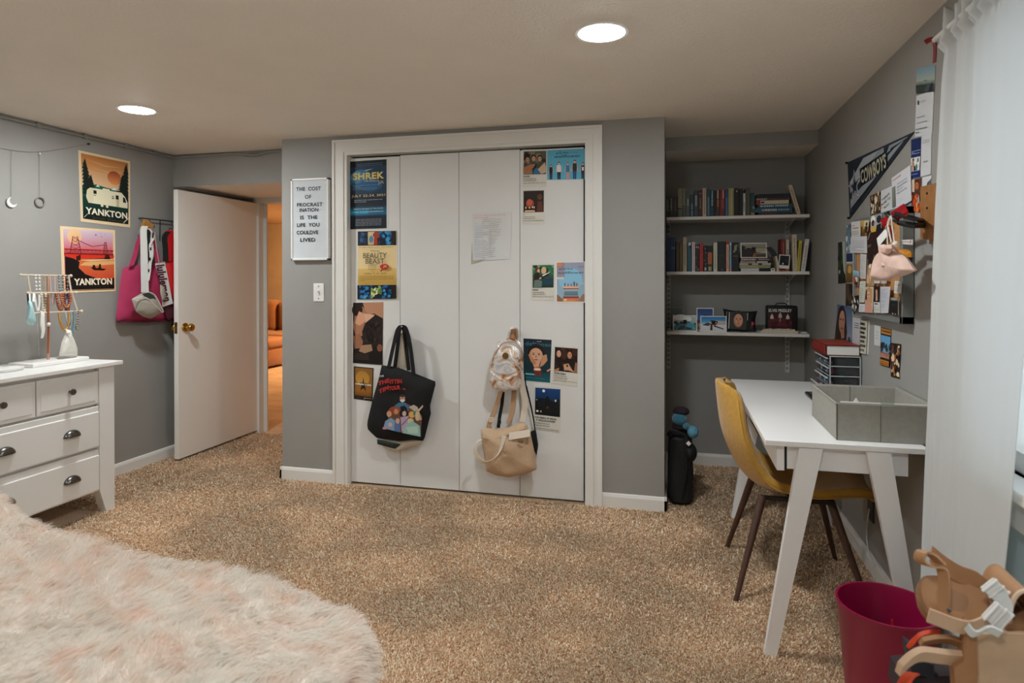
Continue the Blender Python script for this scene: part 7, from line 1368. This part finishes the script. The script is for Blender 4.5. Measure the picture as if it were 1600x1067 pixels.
# ---- sandals on the low shoe rack by the window
rk = M('rack_white', '#d8d6d2', .5); t = thing('shoe_rack', (3.05, -2.42, 0), 'low white shoe rack under the window holding sandals', 'shoe rack')
for y in (-2.62, -2.27):
    for x in (2.90, 3.22): b = B(); b.tube([(x, y, 0), (x, y, .47)], .010, 8); obj('leg', b, rk, t)
for z_ in (.20, .47): b = B(); b.box((2.89, -2.63, z_), (3.23, -2.26, z_+.015), 0, None, .003); obj('shelf', b, rk, t)
tan_l = M('tan_leather', '#a87c55', .6, var=(14, .06)); tan_d = M('tan_footbed', '#9a6c44', .7, var=(20, .08)); tan_e = M('sandal_edge', '#8a6240', .7); wbk = M('white_buckle', '#d9d6d0', .3)
SP = lambda pts, y: pq(cl(pts, 4.918, 1380, 850), 'y', y)
def footbed(b, c, ax, bx, L, W, th, up):
    ax = Vector(ax).normalized(); up = Vector(up).normalized(); sd = up.cross(ax); c = Vector(c); out = []
    for i in range(40):
        a = 6.283*i/40; ca, sa = math.cos(a), math.sin(a); k = .88+.16*ca+.05*math.cos(2*a)
        out.append(c+ax*(ca*L/2)+sd*(sa*W/2*k))
    return out, up
t = thing('sandal', (2.98, -2.30, .6), 'tan leather sandal with ankle loop and white buckles on top of the shoe rack', 'sandal')
b = B(); out = smooth_path(SP([(285, 440), (300, 360), (360, 315), (470, 312), (600, 330), (740, 370), (840, 430), (790, 520), (690, 575), (560, 560), (420, 540), (320, 500)], -2.27)+SP([(285, 440)], -2.27), 3)[:-1]
depth = lambda p: Vector((p.x, p.y+(p.z-.69)*1.1, p.z))
out = [depth(p) for p in out]; nrm_ = Vector((-.05, -.72, .69)).normalized(); b.prism([tuple(p) for p in out], -nrm_*.028); obj('sole', b, tan_e, t, smooth=True)
b = B(); inn = [sum(out, Vector())/len(out)+(p-sum(out, Vector())/len(out))*.93 for p in out]; vs = [p+nrm_*.004 for p in inn]; c_ = sum(vs, Vector())/len(vs)-nrm_*.008; b.add([tuple(p) for p in vs]+[tuple(c_)], [(i, (i+1) % len(vs), len(vs)) for i in range(len(vs))]); obj('footbed', b, tan_d, t, smooth=True)
b = B(); b.ribbon(smooth_path(SP([(462, 522), (468, 400), (462, 230), (430, 175), (350, 165), (280, 120), (300, 60), (360, 75), (440, 150)], -2.285), 5), [(.012, -.018, .004)]*41, .004); obj('ankle_loop', b, tan_l, t, smooth=True)
b = B(); b.ribbon(smooth_path([p+Vector((0, .02, 0)) for p in SP([(400, 110), (500, 190), (620, 265), (740, 310), (830, 380)], -2.26)], 5), [(.006, .004, .030)]*21, .004); obj('heel_strap', b, tan_d, t, smooth=True)
b = B(); b.ribbon(smooth_path(SP([(345, 545), (450, 585), (560, 625), (660, 640), (760, 600), (800, 540)], -2.32), 5), [(.004, -.004, .026)]*26, .004); obj('toe_strap', b, M('light_tan_leather', '#c4a283', .6), t, smooth=True)
def buckle(pa_, pb_, wd, y, parent):
    q = SP([pa_, pb_], y); u = (q[1]-q[0]); L = u.length; u.normalize(); n_ = Vector((0, -1, 0)); s_ = u.cross(n_).normalized(); T = Matrix(((u.x, s_.x, n_.x, q[0].x), (u.y, s_.y, n_.y, q[0].y), (u.z, s_.z, n_.z, q[0].z), (0, 0, 0, 1))); b = B()
    b.box((0, -wd/2, 0), (L, wd/2, .006), 0, T, .002)
    for f in (.05, .5, .88): b.box((L*f, -wd/2-.002, .004), (L*f+L*.1, wd/2+.002, .012), 0, T, .002)
    obj('buckle', b, wbk, parent)
buckle((790, 290), (905, 400), .030, -2.30, t); buckle((800, 490), (935, 590), .036, -2.33, t)
b = B(); b.ribbon(smooth_path(SP([(880, 380), (930, 450), (940, 540), (880, 620)], -2.31), 4), [(.02, -.004, .012)]*13, .004); obj('side_strap', b, wweb, t, smooth=True)
q = SP([(505, 505)], -2.305)[0]; b = B(); b.sph(q, .004, 10, 7); obj('rivet', b, pewter_m, t)
t = thing('sandal', (3.08, -2.32, .6), 'second tan sandal with a deep rounded toe beyond the white buckles', 'sandal')
b = B(); nu = 20
def toe(u, v):
    a = math.pi*(u*1.0); q = SP([(970+130*(1-math.cos(a))*.9, 620-260*math.sin(a)**.8*(1-.15*v))], -2.30)[0]; return tuple(q+Vector((0, .11*v, .01*v)))
b.grid(toe, nu, 8); obj('upper', b, tan_l, t, smooth=True, solid=.004)
b = B(); q = [Vector(toe(i/20, .0)) for i in range(21)]; b.tube(q, .004, 6); obj('rim', b, M('pale_binding', '#d3b79c', .6), t)
b = B(); b.prism([tuple(p) for p in SP([(960, 610), (1230, 640), (1230, 690), (940, 660)], -2.31)], (0, .12, .004)); obj('sole', b, tan_e, t)
t = thing('sandal', (2.9, -2.30, .55), 'pale tan strap sandal with a blunt band end over the crimson bin', 'sandal')
b = B(); b.ribbon(smooth_path(SP([(120, 960), (200, 885), (290, 845), (430, 860), (620, 880)], -2.31), 5), [(.002, -.010, .024)]*21, .012); obj('band', b, M('light_tan_leather', '#c4a283', .6), t, smooth=True)
b = B(); b.ribbon(smooth_path(SP([(290, 750), (400, 730), (520, 735), (640, 780)], -2.29), 5), [(.002, -.012, .016)]*16, .008); obj('band', b, tan_l, t, smooth=True)
b = B(); q = SP([(650, 640), (720, 690), (730, 1000), (700, 1250), (560, 1250), (545, 960), (620, 900)], -2.33); b.prism([tuple(p) for p in q], (.01, .05, 0)); obj('sole', b, tan_d, t)
b = B(); b.ribbon(smooth_path(SP([(640, 630), (700, 690), (800, 650), (900, 690)], -2.345), 5), [(.004, -.008, .014)]*16, .004); obj('white_lining', b, wweb, t, smooth=True)
b = B(); b.prism([tuple(p) for p in SP([(720, 690), (1250, 690), (1250, 1250), (700, 1250)], -2.32)], (.005, .05, 0)); obj('insole', b, M('cream_insole', '#b99878', .7, var=(18, .1)), t)
t = thing('sandal', (2.88, -2.28, .52), 'orange and navy sport sandal under the pale tan one', 'sandal')
og = M('orange_strap', '#d9481c', .5); nv_ = M('navy_strap', '#141a2a', .6)
b = B(); b.ribbon(smooth_path(SP([(205, 780), (260, 715), (340, 690), (420, 690)], -2.27), 5), [(.004, -.012, .016)]*16, .007); obj('orange_strap', b, og, t, smooth=True)
b = B(); b.ribbon(smooth_path(SP([(150, 1090), (190, 1020), (230, 990)], -2.27), 5), [(.018, -.012, .006)]*11, .007); obj('orange_strap', b, og, t, smooth=True)
b = B(); b.prism([tuple(p) for p in SP([(190, 770), (240, 800), (300, 900), (390, 930), (390, 1040), (220, 990), (190, 830)], -2.255)], (0, .03, .0)); obj('navy_upper', b, nv_, t)
b = B(); b.prism([tuple(p) for p in SP([(160, 1040), (620, 1000), (620, 1200), (140, 1200)], -2.25)], (0, .08, .0)); obj('sole', b, M('dark_rubber', '#2a1a1e', .8), t)

# ---- socket and white cable on the wall under the desk
t = thing('white_cable', (XR-.01, -.5, .3), 'thin white cable drooping along the wall under the desk', 'cable')
b = B(); b.tube(smooth_path([at(1358, 795, 'x', 3.27), at(1354, 830, 'x', 3.27), at(1357, 860, 'x', 3.27), at(1368, 885, 'x', 3.262)], 5), .003, 6); obj('cord', b, wweb, t, smooth=True)
b = B(); q = at(1362, 792, 'x', XR-.001); b.box((XR-.008, q.y-.04, q.z-.06), (XR, q.y+.04, q.z+.06), 0, None, .003); obj('socket_plate', b, M('dark_plate', '#3a352e', .5), t)
